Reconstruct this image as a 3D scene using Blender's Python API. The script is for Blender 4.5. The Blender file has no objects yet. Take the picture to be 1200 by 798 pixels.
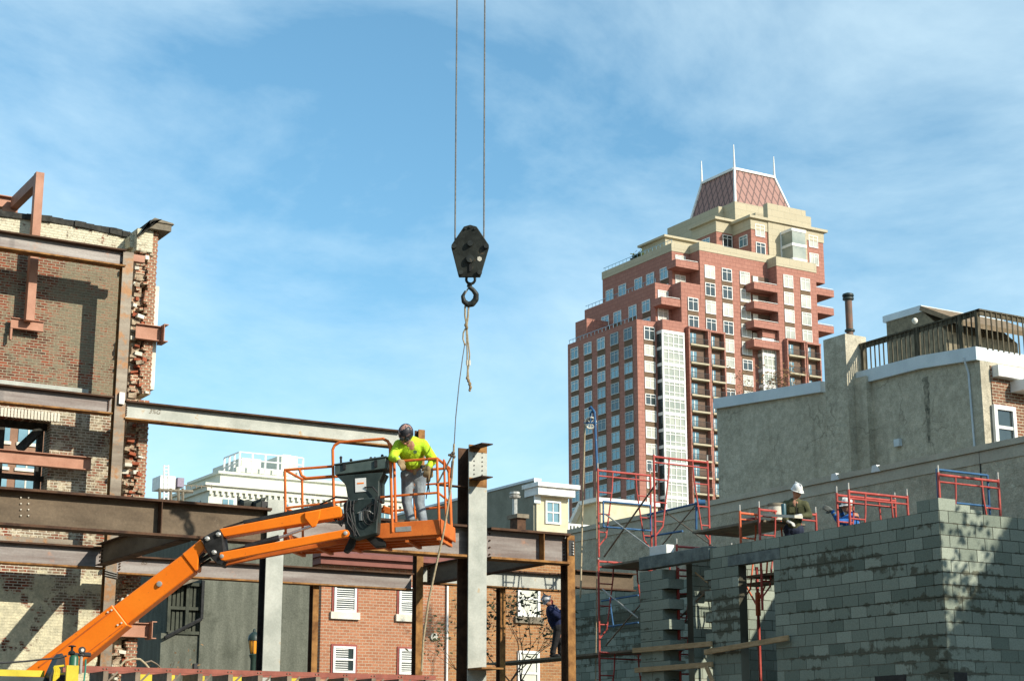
import bpy, bmesh, math, random
from mathutils import Vector, Matrix, noise as mnoise
random.seed(7)
rad = math.radians
# ---------------------------------------------------------------- camera, sky, sun
scn = bpy.context.scene
FPX = 2000.0
TILT = math.atan(491/2000.0); HEAD = rad(31.2)
CAMP = Vector((0, 0, 1.7))
FH = Vector((math.sin(HEAD), math.cos(HEAD), 0)); RT = Vector((math.cos(HEAD), -math.sin(HEAD), 0))
FW = FH*math.cos(TILT) + Vector((0, 0, math.sin(TILT))); UP = RT.cross(FW)
cam_d = bpy.data.cameras.new("camera"); cam = bpy.data.objects.new("camera", cam_d)
scn.collection.objects.link(cam); scn.camera = cam
cam_d.sensor_width = 36; cam_d.lens = 60.0; cam_d.clip_start = 0.1; cam_d.clip_end = 5000
cam.matrix_world = Matrix(((RT.x, UP.x, -FW.x, CAMP.x), (RT.y, UP.y, -FW.y, CAMP.y), (RT.z, UP.z, -FW.z, CAMP.z), (0, 0, 0, 1)))
SUN = Vector((0.42, -1.0, 0.56)).normalized()
elev = math.asin(SUN.z)
world = bpy.data.worlds.new("World"); scn.world = world; world.use_nodes = True
wn = world.node_tree; wn.nodes.clear()
def wnode(t): return wn.nodes.new(t)
w_out = wnode('ShaderNodeOutputWorld'); w_bg = wnode('ShaderNodeBackground'); sky = wnode('ShaderNodeTexSky')
sky.sky_type = 'NISHITA'; sky.sun_disc = False; sky.sun_elevation = elev
sky.sun_rotation = math.atan2(SUN.x, SUN.y)
sky.air_density = 1.0; sky.dust_density = 0.4; sky.ozone_density = 2.2
w_bg.inputs['Strength'].default_value = 0.15
tc = wnode('ShaderNodeTexCoord'); mp = wnode('ShaderNodeMapping')
mp.inputs['Rotation'].default_value = (rad(20), rad(-35), rad(15)); mp.inputs['Scale'].default_value = (2.0, 3.0, 4.6)
n1 = wnode('ShaderNodeTexNoise'); n1.inputs['Scale'].default_value = 1.35; n1.inputs['Detail'].default_value = 9; n1.inputs['Roughness'].default_value = 0.60; n1.inputs['Distortion'].default_value = 0.35
rp = wnode('ShaderNodeValToRGB'); rp.color_ramp.elements[0].position = 0.38; rp.color_ramp.elements[1].position = 0.74
rp.color_ramp.elements[0].color = (0.06, 0.06, 0.06, 1); rp.color_ramp.elements[1].color = (0.72, 0.72, 0.72, 1)
mx = wnode('ShaderNodeMix'); mx.data_type = 'RGBA'
mx.inputs[7].default_value = (5.1, 6.4, 6.9, 1)
hsv = wnode('ShaderNodeHueSaturation'); hsv.inputs['Saturation'].default_value = 1.22; hsv.inputs['Hue'].default_value = 0.483
wn.links.new(tc.outputs['Generated'], mp.inputs['Vector']); wn.links.new(mp.outputs[0], n1.inputs['Vector'])
wn.links.new(n1.outputs[0], rp.inputs[0]); wn.links.new(rp.outputs[0], mx.inputs[0])
wn.links.new(sky.outputs[0], hsv.inputs['Color']); wn.links.new(hsv.outputs[0], mx.inputs[6])
wn.links.new(mx.outputs[2], w_bg.inputs['Color']); wn.links.new(w_bg.outputs[0], w_out.inputs['Surface'])
sl = bpy.data.lights.new("sun", 'SUN'); sl.energy = 5.0; sl.angle = rad(0.5); sl.color = (1.0, 0.93, 0.80)
so = bpy.data.objects.new("sun", sl); scn.collection.objects.link(so)
so.rotation_euler = SUN.to_track_quat('Z', 'Y').to_euler()
scn.view_settings.view_transform = 'Standard'; scn.view_settings.look = 'None'
scn.view_settings.exposure = 0.30; scn.view_settings.gamma = 1.0
scn.render.resolution_x = 1024; scn.render.resolution_y = 680

# ---------------------------------------------------------------- helpers
def ray(x, y): return FW + RT*((x-600)/FPX) - UP*((y-399)/FPX)
def D(x, y, d): return CAMP + ray(x, y)*d
def onX(x, y, X): r = ray(x, y); return CAMP + r*(X/r.x)
def onY(x, y, Y): r = ray(x, y); return CAMP + r*(Y/r.y)
def onZ(x, y, Z): r = ray(x, y); return CAMP + r*((Z-CAMP.z)/r.z)
def depth(p): return (Vector(p)-CAMP).dot(FW)

def tag(o, label=None, cat=None, group=None, kind=None):
    if cat and not kind: kind = 'thing'
    if label: o['label'] = label
    if cat: o['category'] = cat
    if group: o['group'] = group
    if kind: o['kind'] = kind
    return o
class MB:
    def __init__(s): s.v = []; s.f = []; s.m = []; s.c = []
    def add(s, vs, fs, mi=0, col=None):
        b = len(s.v); s.v += [Vector(v) for v in vs]
        s.f += [tuple(i+b for i in f) for f in fs]; s.m += [mi]*len(fs)
        s.c += [col if col is not None else 0.5]*len(vs)
        return s
    def obox(s, c, ax, ay, az, mi=0, col=None):      # centre and three half-axis vectors
        c = Vector(c); vs = []
        for k in (-1, 1):
            for j in (-1, 1):
                for i in (-1, 1): vs.append(c+ax*i+ay*j+az*k)
        return s.add(vs, [(0, 2, 3, 1), (4, 5, 7, 6), (0, 1, 5, 4), (2, 6, 7, 3), (0, 4, 6, 2), (1, 3, 7, 5)], mi, col)
    def box(s, a, b, mi=0, col=None):
        a = Vector(a); b = Vector(b); h = (b-a)/2
        return s.obox((a+b)/2, Vector((abs(h.x), 0, 0)), Vector((0, abs(h.y), 0)), Vector((0, 0, abs(h.z))), mi, col)
    def bar(s, p0, p1, w, t, ref=None, mi=0):        # t thickness along ref, w across
        p0 = Vector(p0); p1 = Vector(p1); d = (p1-p0)/2
        r = Vector(ref) if ref is not None else FH
        n = d.cross(r).normalized(); q = n.cross(d).normalized()
        return s.obox((p0+p1)/2, d, n*(w/2), q*(t/2), mi)
    def tube(s, p0, p1, r, n=8, r1=None, mi=0, cap=True):
        p0 = Vector(p0); p1 = Vector(p1); d = (p1-p0)
        if d.length < 1e-6: return s
        d.normalize(); a = d.orthogonal().normalized(); b = d.cross(a); r1 = r if r1 is None else r1
        vs = []
        for i in range(n):
            t = 2*math.pi*i/n; o = a*math.cos(t)+b*math.sin(t); vs.append(p0+o*r)
        for i in range(n):
            t = 2*math.pi*i/n; o = a*math.cos(t)+b*math.sin(t); vs.append(p1+o*r1)
        fs = [(i, (i+1) % n, n+(i+1) % n, n+i) for i in range(n)]
        if cap: fs += [tuple(range(n))[::-1], tuple(range(n, 2*n))]
        return s.add(vs, fs, mi)
    def path(s, pts, r, n=8, mi=0):
        for a, b in zip(pts[:-1], pts[1:]): s.tube(a, b, r, n, mi=mi)
        for p in pts[1:-1]: s.ball(p, r*1.0, 6, 5, mi=mi)
        return s
    def ball(s, c, r, n=10, m=7, sc=(1, 1, 1), mi=0, rot=None):
        c = Vector(c); vs = []; fs = []
        for j in range(1, m):
            ph = math.pi*j/m
            for i in range(n):
                t = 2*math.pi*i/n
                o = Vector((math.sin(ph)*math.cos(t)*sc[0], math.sin(ph)*math.sin(t)*sc[1], math.cos(ph)*sc[2]))*r
                vs.append(c+(rot @ o if rot else o))
        o = Vector((0, 0, r*sc[2])); o2 = Vector((0, 0, -r*sc[2]))
        vs.append(c+(rot @ o if rot else o)); vs.append(c+(rot @ o2 if rot else o2))
        T = len(vs)-2
        for j in range(m-2):
            for i in range(n): fs.append((j*n+i, (j+1)*n+i, (j+1)*n+(i+1) % n, j*n+(i+1) % n))
        for i in range(n):
            fs.append((T, i, (i+1) % n)); fs.append((T+1, (m-2)*n+(i+1) % n, (m-2)*n+i))
        return s.add(vs, fs, mi)
    def prism(s, pts, off, mi=0):                    # polygon extruded by off
        off = Vector(off); n = len(pts); pts = [Vector(p) for p in pts]
        vs = pts+[p+off for p in pts]
        fs = [tuple(range(n)), tuple(range(n, 2*n))[::-1]]+[(i, n+i, n+(i+1) % n, (i+1) % n) for i in range(n)]
        return s.add(vs, fs, mi)
    def lathe(s, c, prof, n=16, mi=0, axis=None):
        c = Vector(c); z = Vector(axis).normalized() if axis is not None else Vector((0, 0, 1))
        a = z.orthogonal().normalized(); b = z.cross(a); vs = []; fs = []
        for (r, h) in prof:
            for i in range(n):
                t = 2*math.pi*i/n; vs.append(c+z*h+(a*math.cos(t)+b*math.sin(t))*max(r, 1e-4))
        for j in range(len(prof)-1):
            for i in range(n): fs.append((j*n+i, j*n+(i+1) % n, (j+1)*n+(i+1) % n, (j+1)*n+i))
        fs.append(tuple(range(n))[::-1]); fs.append(tuple(range((len(prof)-1)*n, len(prof)*n)))
        return s.add(vs, fs, mi)
    def build(s, name, mats, parent=None, label=None, cat=None, group=None, kind=None, smooth=False, bevel=0, origin=None):
        if not isinstance(mats, (list, tuple)): mats = [mats]
        if parent is not None: org = wloc(parent) if origin is None else Vector(origin)
        elif origin is not None: org = Vector(origin)
        else:
            xs = [v.x for v in s.v]; ys = [v.y for v in s.v]; zs = [v.z for v in s.v]
            org = Vector(((min(xs)+max(xs))/2, (min(ys)+max(ys))/2, min(zs)))
        me = bpy.data.meshes.new(name); me.from_pydata([tuple(v-org) for v in s.v], [], s.f)
        for m in mats: me.materials.append(m)
        me.polygons.foreach_set('material_index', s.m)
        ca = me.color_attributes.new('tone', 'FLOAT_COLOR', 'POINT')
        buf = []
        for c in s.c: buf += [c, c, c, 1]
        ca.data.foreach_set('color', buf)
        if smooth: me.polygons.foreach_set('use_smooth', [True]*len(me.polygons))
        me.update()
        bm = bmesh.new(); bm.from_mesh(me); bmesh.ops.recalc_face_normals(bm, faces=bm.faces); bm.to_mesh(me); bm.free()
        o = bpy.data.objects.new(name, me); scn.collection.objects.link(o)
        if parent is not None:
            o.parent = parent
            o.location = org-wloc(parent)
        else: o.location = org
        if smooth and not bevel: me.set_sharp_from_angle(angle=rad(40))
        if bevel:
            b = o.modifiers.new('bevel', 'BEVEL'); b.width = bevel; b.segments = 1; b.limit_method = 'ANGLE'
        return tag(o, label, cat, group, kind)
def wloc(o):
    l = Vector(o.location)
    while o.parent: o = o.parent; l += Vector(o.location)
    return l
def thing(name, loc, label, cat, group=None):
    o = bpy.data.objects.new(name, None); scn.collection.objects.link(o); o.location = loc
    o.empty_display_size = 0.3
    return tag(o, label, cat, group)
def children(o): return [c for c in bpy.data.objects if c.parent == o]
def copy_tree(o, parent=None, **kw):
    c = o.copy(); scn.collection.objects.link(c); c.parent = parent
    for ch in children(o): copy_tree(ch, c)
    for k, v in kw.items():
        if v is None and k in c: del c[k]
        elif v is not None: c['category' if k == 'cat' else k] = v
    return c

# ---------------------------------------------------------------- materials
def newmat(name):
    m = bpy.data.materials.new(name); m.use_nodes = True; nt = m.node_tree; nt.nodes.clear()
    out = nt.nodes.new('ShaderNodeOutputMaterial'); b = nt.nodes.new('ShaderNodeBsdfPrincipled')
    nt.links.new(b.outputs[0], out.inputs[0]); return m, nt, b
def N(nt, t, **kw):
    n = nt.nodes.new(t)
    for k, v in kw.items():
        if k in n.inputs: n.inputs[k].default_value = v
        else: setattr(n, k, v)
    return n
def rgba(c): return (c[0], c[1], c[2], 1)
def mixc(nt, fac, a, b, bt='MIX'):
    m = nt.nodes.new('ShaderNodeMix'); m.data_type = 'RGBA'; m.blend_type = bt
    for i, v in ((0, fac), (6, a), (7, b)):
        if isinstance(v, bpy.types.NodeSocket): nt.links.new(v, m.inputs[i])
        elif i == 0: m.inputs[0].default_value = v
        else: m.inputs[i].default_value = rgba(v)
    return m.outputs[2]
def pos(nt):
    g = nt.nodes.new('ShaderNodeNewGeometry'); return g.outputs['Position'], g.outputs['Normal']
def ramp(nt, src, p0, p1, c0=0.0, c1=1.0):
    r = nt.nodes.new('ShaderNodeMapRange'); r.inputs[1].default_value = p0; r.inputs[2].default_value = p1
    r.inputs[3].default_value = c0; r.inputs[4].default_value = c1; nt.links.new(src, r.inputs[0]); return r.outputs[0]
def math2(nt, op, a, b=None):
    n = nt.nodes.new('ShaderNodeMath'); n.operation = op
    for i, v in enumerate((a, b)):
        if v is None: continue
        if isinstance(v, bpy.types.NodeSocket): nt.links.new(v, n.inputs[i])
        else: n.inputs[i].default_value = v
    return n.outputs[0]
def noise_fac(nt, P, scale, detail=6, rough=0.6, stretch=None, dist=0.0):
    n = N(nt, 'ShaderNodeTexNoise', Scale=scale, Detail=detail, Roughness=rough, Distortion=dist)
    if stretch:
        mpn = nt.nodes.new('ShaderNodeMapping'); mpn.inputs['Scale'].default_value = stretch
        nt.links.new(P, mpn.inputs[0]); nt.links.new(mpn.outputs[0], n.inputs[0])
    else: nt.links.new(P, n.inputs[0])
    return n.outputs[0]
def mat_noise(name, c1, c2, scale=3, rough=0.8, bump=0.0, bscale=None, metallic=0.0, lo=0.35, hi=0.65, c3=None, s3=9, lo3=0.6, hi3=0.66, stretch=None, spec=0.3, fine=0.0):
    m, nt, b = newmat(name); P, Nn = pos(nt)
    f = ramp(nt, noise_fac(nt, P, scale, stretch=stretch), lo, hi)
    col = mixc(nt, f, c1, c2)
    if c3 is not None:
        g = ramp(nt, noise_fac(nt, P, s3, 8, 0.65), lo3, hi3); col = mixc(nt, g, col, c3)
    if fine:
        h = ramp(nt, noise_fac(nt, P, scale*14, 4), 0.3, 0.7, 1-fine, 1+fine)
        cb = nt.nodes.new('ShaderNodeVectorMath'); cb.operation = 'SCALE'; nt.links.new(col, cb.inputs[0]); nt.links.new(h, cb.inputs[3]); col = cb.outputs[0]
    nt.links.new(col, b.inputs['Base Color']); b.inputs['Roughness'].default_value = rough
    b.inputs['Metallic'].default_value = metallic; b.inputs['Specular IOR Level'].default_value = spec
    if bump:
        bn = N(nt, 'ShaderNodeBump', Strength=1.0, Distance=bump); nt.links.new(noise_fac(nt, P, bscale or scale*3, 8), bn.inputs['Height']); nt.links.new(bn.outputs[0], b.inputs['Normal'])
    return m
def wallvec(nt):        # (horizontal along the wall, z) whichever way the wall faces
    P, Nn = pos(nt)
    s = nt.nodes.new('ShaderNodeSeparateXYZ'); nt.links.new(P, s.inputs[0])
    g = nt.nodes.new('ShaderNodeNewGeometry'); sn = nt.nodes.new('ShaderNodeSeparateXYZ'); nt.links.new(g.outputs['True Normal'], sn.inputs[0])
    a = math2(nt, 'GREATER_THAN', math2(nt, 'ABSOLUTE', sn.outputs[0]), 0.6)
    h = math2(nt, 'ADD', math2(nt, 'MULTIPLY', s.outputs[1], a), math2(nt, 'MULTIPLY', s.outputs[0], math2(nt, 'SUBTRACT', 1.0, a)))
    c = nt.nodes.new('ShaderNodeCombineXYZ'); nt.links.new(h, c.inputs[0]); nt.links.new(s.outputs[2], c.inputs[1])
    return c.outputs[0], P, s
def brick_nodes(nt, V, c1, c2, mortar, bw, rh, ms, bias=0.0):
    t = nt.nodes.new('ShaderNodeTexBrick'); nt.links.new(V, t.inputs['Vector'])
    t.inputs['Color1'].default_value = rgba(c1); t.inputs['Color2'].default_value = rgba(c2); t.inputs['Mortar'].default_value = rgba(mortar)
    t.inputs['Scale'].default_value = 1; t.inputs['Mortar Size'].default_value = ms; t.inputs['Mortar Smooth'].default_value = 0.2
    t.inputs['Bias'].default_value = bias; t.inputs['Brick Width'].default_value = bw; t.inputs['Row Height'].default_value = rh
    return t
def mat_brick(name, c1, c2, mortar, bw=0.21, rh=0.07, ms=0.006, dirt=(0.1, 0.08, 0.06), dirtamt=0.4, bump=0.004, bias=0.0):
    m, nt, b = newmat(name); V, P, s = wallvec(nt)
    t = brick_nodes(nt, V, c1, c2, mortar, bw, rh, ms, bias)
    f = ramp(nt, noise_fac(nt, P, 1.3, 8, 0.6), 0.45, 0.75, 0, dirtamt)
    col = mixc(nt, f, t.outputs[0], dirt)
    f2 = ramp(nt, noise_fac(nt, P, 22, 3), 0.3, 0.7, 0.78, 1.2)
    cb = nt.nodes.new('ShaderNodeVectorMath'); cb.operation = 'SCALE'; nt.links.new(col, cb.inputs[0]); nt.links.new(f2, cb.inputs[3])
    nt.links.new(cb.outputs[0], b.inputs['Base Color']); b.inputs['Roughness'].default_value = 0.9; b.inputs['Specular IOR Level'].default_value = 0.2
    bn = N(nt, 'ShaderNodeBump', Strength=1.0, Distance=bump, invert=True); nt.links.new(t.outputs['Fac'], bn.inputs['Height']); nt.links.new(bn.outputs[0], b.inputs['Normal'])
    return m
def mat_plain(name, c, rough=0.5, metallic=0.0, spec=0.5, coat=0.0):
    return mat_noise(name, tuple(x*0.86 for x in c), tuple(min(1, x*1.1) for x in c), 6, rough, metallic=metallic, spec=spec, fine=0.08)
M = {}
M['mill'] = mat_noise('mill_scale_steel', (0.13, 0.10, 0.07), (0.24, 0.205, 0.155), 1.6, 0.5, 0.002, 30, 0.15, c3=(0.24, 0.115, 0.04), s3=4, lo3=0.50, hi3=0.62, stretch=(0.35, 0.35, 2.5), fine=0.1)
M['millpink'] = mat_noise('pinkish_steel', (0.13, 0.098, 0.085), (0.26, 0.24, 0.22), 1.3, 0.5, 0.002, 30, 0.1, c3=(0.30, 0.15, 0.09), s3=4, lo3=0.6, hi3=0.75, stretch=(0.3, 0.3, 3.5), fine=0.1)
M['pale'] = mat_noise('pale_galvanised_steel', (0.27, 0.285, 0.25), (0.39, 0.40, 0.355), 2, 0.55, 0.001, 30, 0.1, c3=(0.33, 0.22, 0.10), s3=4, lo3=0.62, hi3=0.7, fine=0.08)
M['rust'] = mat_noise('orange_rust', (0.14, 0.062, 0.02), (0.34, 0.17, 0.055), 5, 0.9, 0.002, 60, fine=0.2)
M['rustshade'] = mat_noise('dark_rust_and_shade', (0.04, 0.02, 0.012), (0.10, 0.052, 0.028), 4, 0.85, 0.002, 60, fine=0.2)  # rust, also the columns' open sides with shade put into the tone
M['brownsteel'] = mat_noise('brown_weathered_steel', (0.075, 0.052, 0.03), (0.145, 0.105, 0.065), 1.6, 0.7, 0.002, 40, c3=(0.19, 0.145, 0.095), s3=7, lo3=0.6, hi3=0.8, fine=0.14, stretch=(0.6, 0.6, 1.6))
M['salmon'] = mat_noise('salmon_primer', (0.32, 0.145, 0.085), (0.42, 0.21, 0.135), 3, 0.6, fine=0.08, c3=(0.25, 0.12, 0.07), s3=7, lo3=0.66, hi3=0.72)
M['orange'] = mat_noise('orange_paint', (0.90, 0.20, 0.008), (0.96, 0.24, 0.012), 2, 0.42, spec=0.5, c3=(0.55, 0.14, 0.02), s3=13, lo3=0.64, hi3=0.70, fine=0.03)
M['dorange'] = mat_noise('dull_orange_paint', (0.50, 0.11, 0.02), (0.66, 0.17, 0.03), 4, 0.5, c3=(0.25, 0.09, 0.03), s3=14, lo3=0.62, hi3=0.72, fine=0.08)
M['black'] = mat_noise('black_rubber_and_shade', (0.012, 0.012, 0.012), (0.03, 0.03, 0.03), 8, 0.55)
M['dgreen'] = mat_noise('dark_green_plastic', (0.016, 0.026, 0.024), (0.036, 0.05, 0.046), 5, 0.5, fine=0.1)
M['chrome'] = mat_plain('polished_rod', (0.7, 0.7, 0.7), 0.25, 0.8)
M['white'] = mat_noise('white_paint', (0.62, 0.62, 0.58), (0.78, 0.78, 0.75), 2, 0.6, fine=0.05)
M['offwhite'] = mat_noise('cream_panel', (0.55, 0.52, 0.42), (0.68, 0.65, 0.55), 2, 0.7, fine=0.06)
M['red'] = mat_noise('red_scaffold_paint', (0.33, 0.045, 0.035), (0.46, 0.085, 0.065), 5, 0.5, c3=(0.50, 0.28, 0.22), s3=14, lo3=0.62, hi3=0.7, fine=0.1)
M['redorange'] = mat_noise('orange_red_scaffold_paint', (0.52, 0.10, 0.035), (0.66, 0.15, 0.06), 5, 0.5, c3=(0.45, 0.28, 0.18), s3=14, lo3=0.62, hi3=0.7, fine=0.1)
M['blue'] = mat_noise('blue_steel_paint', (0.02, 0.08, 0.19), (0.045, 0.14, 0.28), 5, 0.5, c3=(0.25, 0.3, 0.34), s3=14, lo3=0.64, hi3=0.7, fine=0.1)
M['galv'] = mat_noise('galvanised_tube', (0.32, 0.32, 0.29), (0.46, 0.45, 0.41), 9, 0.45, metallic=0.4)
M['brace'] = mat_noise('weathered_brace_tube', (0.11, 0.085, 0.06), (0.22, 0.17, 0.12), 9, 0.6, metallic=0.2)
M['wood'] = mat_noise('scaffold_plank_wood', (0.33, 0.22, 0.11), (0.48, 0.34, 0.19), 4, 0.85, 0.002, 30, stretch=(1, 1, 6), fine=0.15)
M['greywood'] = mat_noise('grey_weathered_wood', (0.13, 0.11, 0.08), (0.22, 0.19, 0.14), 5, 0.9, 0.002, 30, fine=0.2)
M['deckwood'] = mat_noise('dark_deck_wood', (0.04, 0.034, 0.022), (0.13, 0.11, 0.07), 6, 0.9, 0.002, 30, stretch=(3, 3, 0.6), fine=0.2)

def mat_render(name, c1, c2, dark, crack=0.5):
    m, nt, b = newmat(name); V, P, sp = wallvec(nt)
    f1 = ramp(nt, noise_fac(nt, P, 0.7, 9, 0.68), 0.36, 0.66); col = mixc(nt, f1, c1, c2)
    st = ramp(nt, noise_fac(nt, V, 1.0, 6, 0.6, stretch=(2.4, 0.16, 1)), 0.52, 0.74, 0, 0.5); col = mixc(nt, st, col, dark)
    f3 = ramp(nt, noise_fac(nt, P, 4.5, 8, 0.72), 0.42, 0.62, 0.83, 1.12); f4 = ramp(nt, noise_fac(nt, P, 30, 4, 0.6), 0.35, 0.65, 0.84, 1.16)
    vo = nt.nodes.new('ShaderNodeTexVoronoi'); vo.feature = 'DISTANCE_TO_EDGE'; vo.inputs['Scale'].default_value = 0.55
    wv = nt.nodes.new('ShaderNodeVectorMath'); wv.operation = 'ADD'; nz = N(nt, 'ShaderNodeTexNoise', Scale=1.6, Detail=6); nt.links.new(P, nz.inputs[0])
    nt.links.new(P, wv.inputs[0]); nt.links.new(nz.outputs['Color'], wv.inputs[1]); nt.links.new(wv.outputs[0], vo.inputs['Vector'])
    ck = math2(nt, 'MULTIPLY', ramp(nt, vo.outputs['Distance'], 0.0, 0.016, 1, 0), ramp(nt, noise_fac(nt, P, 0.6, 2), 0.46, 0.56, 0, crack))
    col = mixc(nt, ck, col, tuple(x*0.45 for x in dark))
    cb = nt.nodes.new('ShaderNodeVectorMath'); cb.operation = 'SCALE'; nt.links.new(col, cb.inputs[0]); nt.links.new(math2(nt, 'MULTIPLY', f3, f4), cb.inputs[3])
    nt.links.new(cb.outputs[0], b.inputs['Base Color']); b.inputs['Roughness'].default_value = 0.95; b.inputs['Specular IOR Level'].default_value = 0.1
    bn = N(nt, 'ShaderNodeBump', Strength=1.0, Distance=0.05); nt.links.new(noise_fac(nt, P, 5, 8, 0.6), bn.inputs['Height']); nt.links.new(bn.outputs[0], b.inputs['Normal'])
    return m
M['stucco'] = mat_render('grey_stucco', (0.42, 0.38, 0.285), (0.52, 0.475, 0.365), (0.25, 0.23, 0.17))
M['coping'] = mat_noise('white_metal_coping', (0.50, 0.56, 0.58), (0.62, 0.67, 0.68), 1.2, 0.45, fine=0.04)
M['concrete'] = mat_render('smooth_grey_render', (0.50, 0.44, 0.32), (0.58, 0.515, 0.38), (0.34, 0.305, 0.22), 0.35)
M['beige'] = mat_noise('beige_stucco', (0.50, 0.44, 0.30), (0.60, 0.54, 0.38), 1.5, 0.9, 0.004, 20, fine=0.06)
M['darkstucco'] = mat_noise('dark_grey_stucco', (0.085, 0.09, 0.07), (0.135, 0.14, 0.11), 1.4, 0.95, 0.01, 12, c3=(0.05, 0.055, 0.04), s3=1.1, lo3=0.55, hi3=0.75, stretch=(2.5, 2.5, 0.35), fine=0.2)
M['glassdark'] = mat_plain('dark_window_glass', (0.03, 0.045, 0.045), 0.08, 0.0, 0.9)
M['glassblue'] = mat_noise('sky_reflecting_glass', (0.10, 0.20, 0.24), (0.20, 0.33, 0.37), 0.35, 0.12, metallic=0.35, spec=0.8)  # blue in the base colour adds to the sky reflection
M['blind'] = mat_noise('window_with_pale_blinds', (0.46, 0.46, 0.37), (0.68, 0.67, 0.58), 0.5, 0.35, spec=0.6)
M['skin'] = mat_noise('skin', (0.36, 0.17, 0.10), (0.45, 0.23, 0.15), 20, 0.6)
M['rope'] = mat_noise('tan_rope', (0.30, 0.24, 0.15), (0.46, 0.38, 0.25), 30, 0.9)
M['cable'] = mat_noise('steel_wire_rope', (0.12, 0.115, 0.10), (0.22, 0.21, 0.19), 30, 0.5, metallic=0.5)
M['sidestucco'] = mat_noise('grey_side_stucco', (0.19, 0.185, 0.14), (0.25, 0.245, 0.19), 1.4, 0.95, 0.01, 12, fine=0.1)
M['ground'] = mat_noise('bare_earth_ground', (0.12, 0.10, 0.075), (0.22, 0.19, 0.14), 0.8, 0.95, 0.03, 4, fine=0.2)
M['bark'] = mat_noise('dark_bark', (0.05, 0.04, 0.03), (0.11, 0.085, 0.06), 12, 0.9)
M['leaf'] = mat_noise('dark_green_leaf', (0.04, 0.06, 0.015), (0.09, 0.11, 0.03), 8, 0.7)
M['leafbrown'] = mat_noise('brown_autumn_leaf', (0.16, 0.09, 0.04), (0.28, 0.16, 0.07), 8, 0.8)
M['yellow'] = mat_noise('yellow_paint', (0.46, 0.37, 0.015), (0.62, 0.48, 0.03), 5, 0.5, fine=0.06)
# ---------------------------------------------------------------- ground and far buildings
g = MB(); g.add([(-900, -900, 0), (1500, -900, 0), (1500, 1500, 0), (-900, 1500, 0)], [(0, 1, 2, 3)])
g.build('ground', M['ground'], kind='structure', origin=(0, 0, 0))

M['tbrick'] = mat_brick('tower_red_brick', (0.37, 0.178, 0.135), (0.34, 0.158, 0.12), (0.22, 0.10, 0.078), 1.4, 0.73, 0.035, (0.27, 0.125, 0.09), 0.6, 0.01)
M['tspan'] = mat_brick('tower_brown_spandrel', (0.17, 0.12, 0.075), (0.15, 0.10, 0.065), (0.10, 0.065, 0.04), 0.8, 0.24, 0.03, (0.12, 0.08, 0.05), 0.3, 0.01)
M['tstone'] = mat_brick('tower_beige_stone', (0.45, 0.40, 0.285), (0.42, 0.375, 0.265), (0.31, 0.28, 0.20), 3.0, 1.3, 0.03, (0.40, 0.34, 0.22), 0.3, 0.01)
M['tglassfront'] = mat_noise('pale_blinds_behind_glass', (0.26, 0.28, 0.235), (0.52, 0.52, 0.45), 0.2, 0.3, spec=0.7)
M['tglassside'] = mat_noise('tower_side_glass', (0.09, 0.20, 0.24), (0.20, 0.34, 0.38), 0.11, 0.15, metallic=0.3, spec=0.8)  # teal base colour carries the reflected sky
M['tdark'] = mat_plain('balcony_inner_shade', (0.12, 0.075, 0.05), 0.8)  # dark brown carries the shade inside the balconies
# roof with diamond pattern
m, nt, b = newmat('diamond_pattern_roof'); V, P, s = wallvec(nt)
mpn = N(nt, 'ShaderNodeMapping'); mpn.inputs['Rotation'].default_value = (0, 0, 0); nt.links.new(V, mpn.inputs[0])
sv = nt.nodes.new('ShaderNodeSeparateXYZ'); nt.links.new(V, sv.inputs[0])
d1 = math2(nt, 'ADD', math2(nt, 'MULTIPLY', sv.outputs[0], 0.62), math2(nt, 'MULTIPLY', sv.outputs[1], 0.30))
d2 = math2(nt, 'SUBTRACT', math2(nt, 'MULTIPLY', sv.outputs[0], 0.62), math2(nt, 'MULTIPLY', sv.outputs[1], 0.30))
def tri(x): return math2(nt, 'ABSOLUTE', math2(nt, 'SUBTRACT', math2(nt, 'FRACT', x), 0.5))
ln = math2(nt, 'GREATER_THAN', math2(nt, 'MAXIMUM', tri(d1), tri(d2)), 0.40)
nt.links.new(mixc(nt, ln, (0.30, 0.16, 0.13), (0.12, 0.065, 0.055)), b.inputs['Base Color']); b.inputs['Roughness'].default_value = 0.7
M['troof'] = m
M['baypane'] = mat_noise('bay_glass_with_blinds', (0.17, 0.21, 0.18), (0.34, 0.36, 0.30), 0.25, 0.3, spec=0.7)
M['shadeframe'] = mat_plain('shaded_side_window_frame', (0.42, 0.45, 0.44), 0.6)  # grey copy of the white frames, the side's shade put into the colour

Y0 = 237.07; XA = 169.18
tower = thing('apartment_tower', (XA, Y0, 0), 'tall stepped red brick apartment tower with beige crown and diamond patterned roof', 'building')
def XF(px, py, Y=Y0): return onY(px, py, Y).x
def ZF(px, py, Y=Y0): return onY(px, py, Y).z
def YL(px, py, X): return onX(px, py, X).y
zwin = onX(741, 382.7, XA).z          # window-top height of the first row under the lowest terrace
def ztop(k): return zwin-3.33*k if k <= 1 else zwin-3.33-2.93*(k-1)
walls = MB(); stone = MB()
# lowest step
zA = onX(746, 374, XA).z; yA1 = YL(665.3, 403.8, XA)
walls.box((XA, Y0, 0), (XA+14, yA1, zA))
XMain = XF(776, 380)
walls.box((XF(772, 400), Y0+0.02, 0), (XF(957, 320)-0.05, yA1-1, zA-0.3))
# second step
XB = onY(767.5, 331, Y0+3).x; zB = onX(767.5, 331, XB).z; yB1 = YL(685, 362, XB)
walls.box((XB, Y0+3, zA-1), (XB+14, yB1, zB)); walls.box((XF(798, 333), Y0+0.04, zA-4), (XF(870, 333), yB1-1, zB-0.02))
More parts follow.
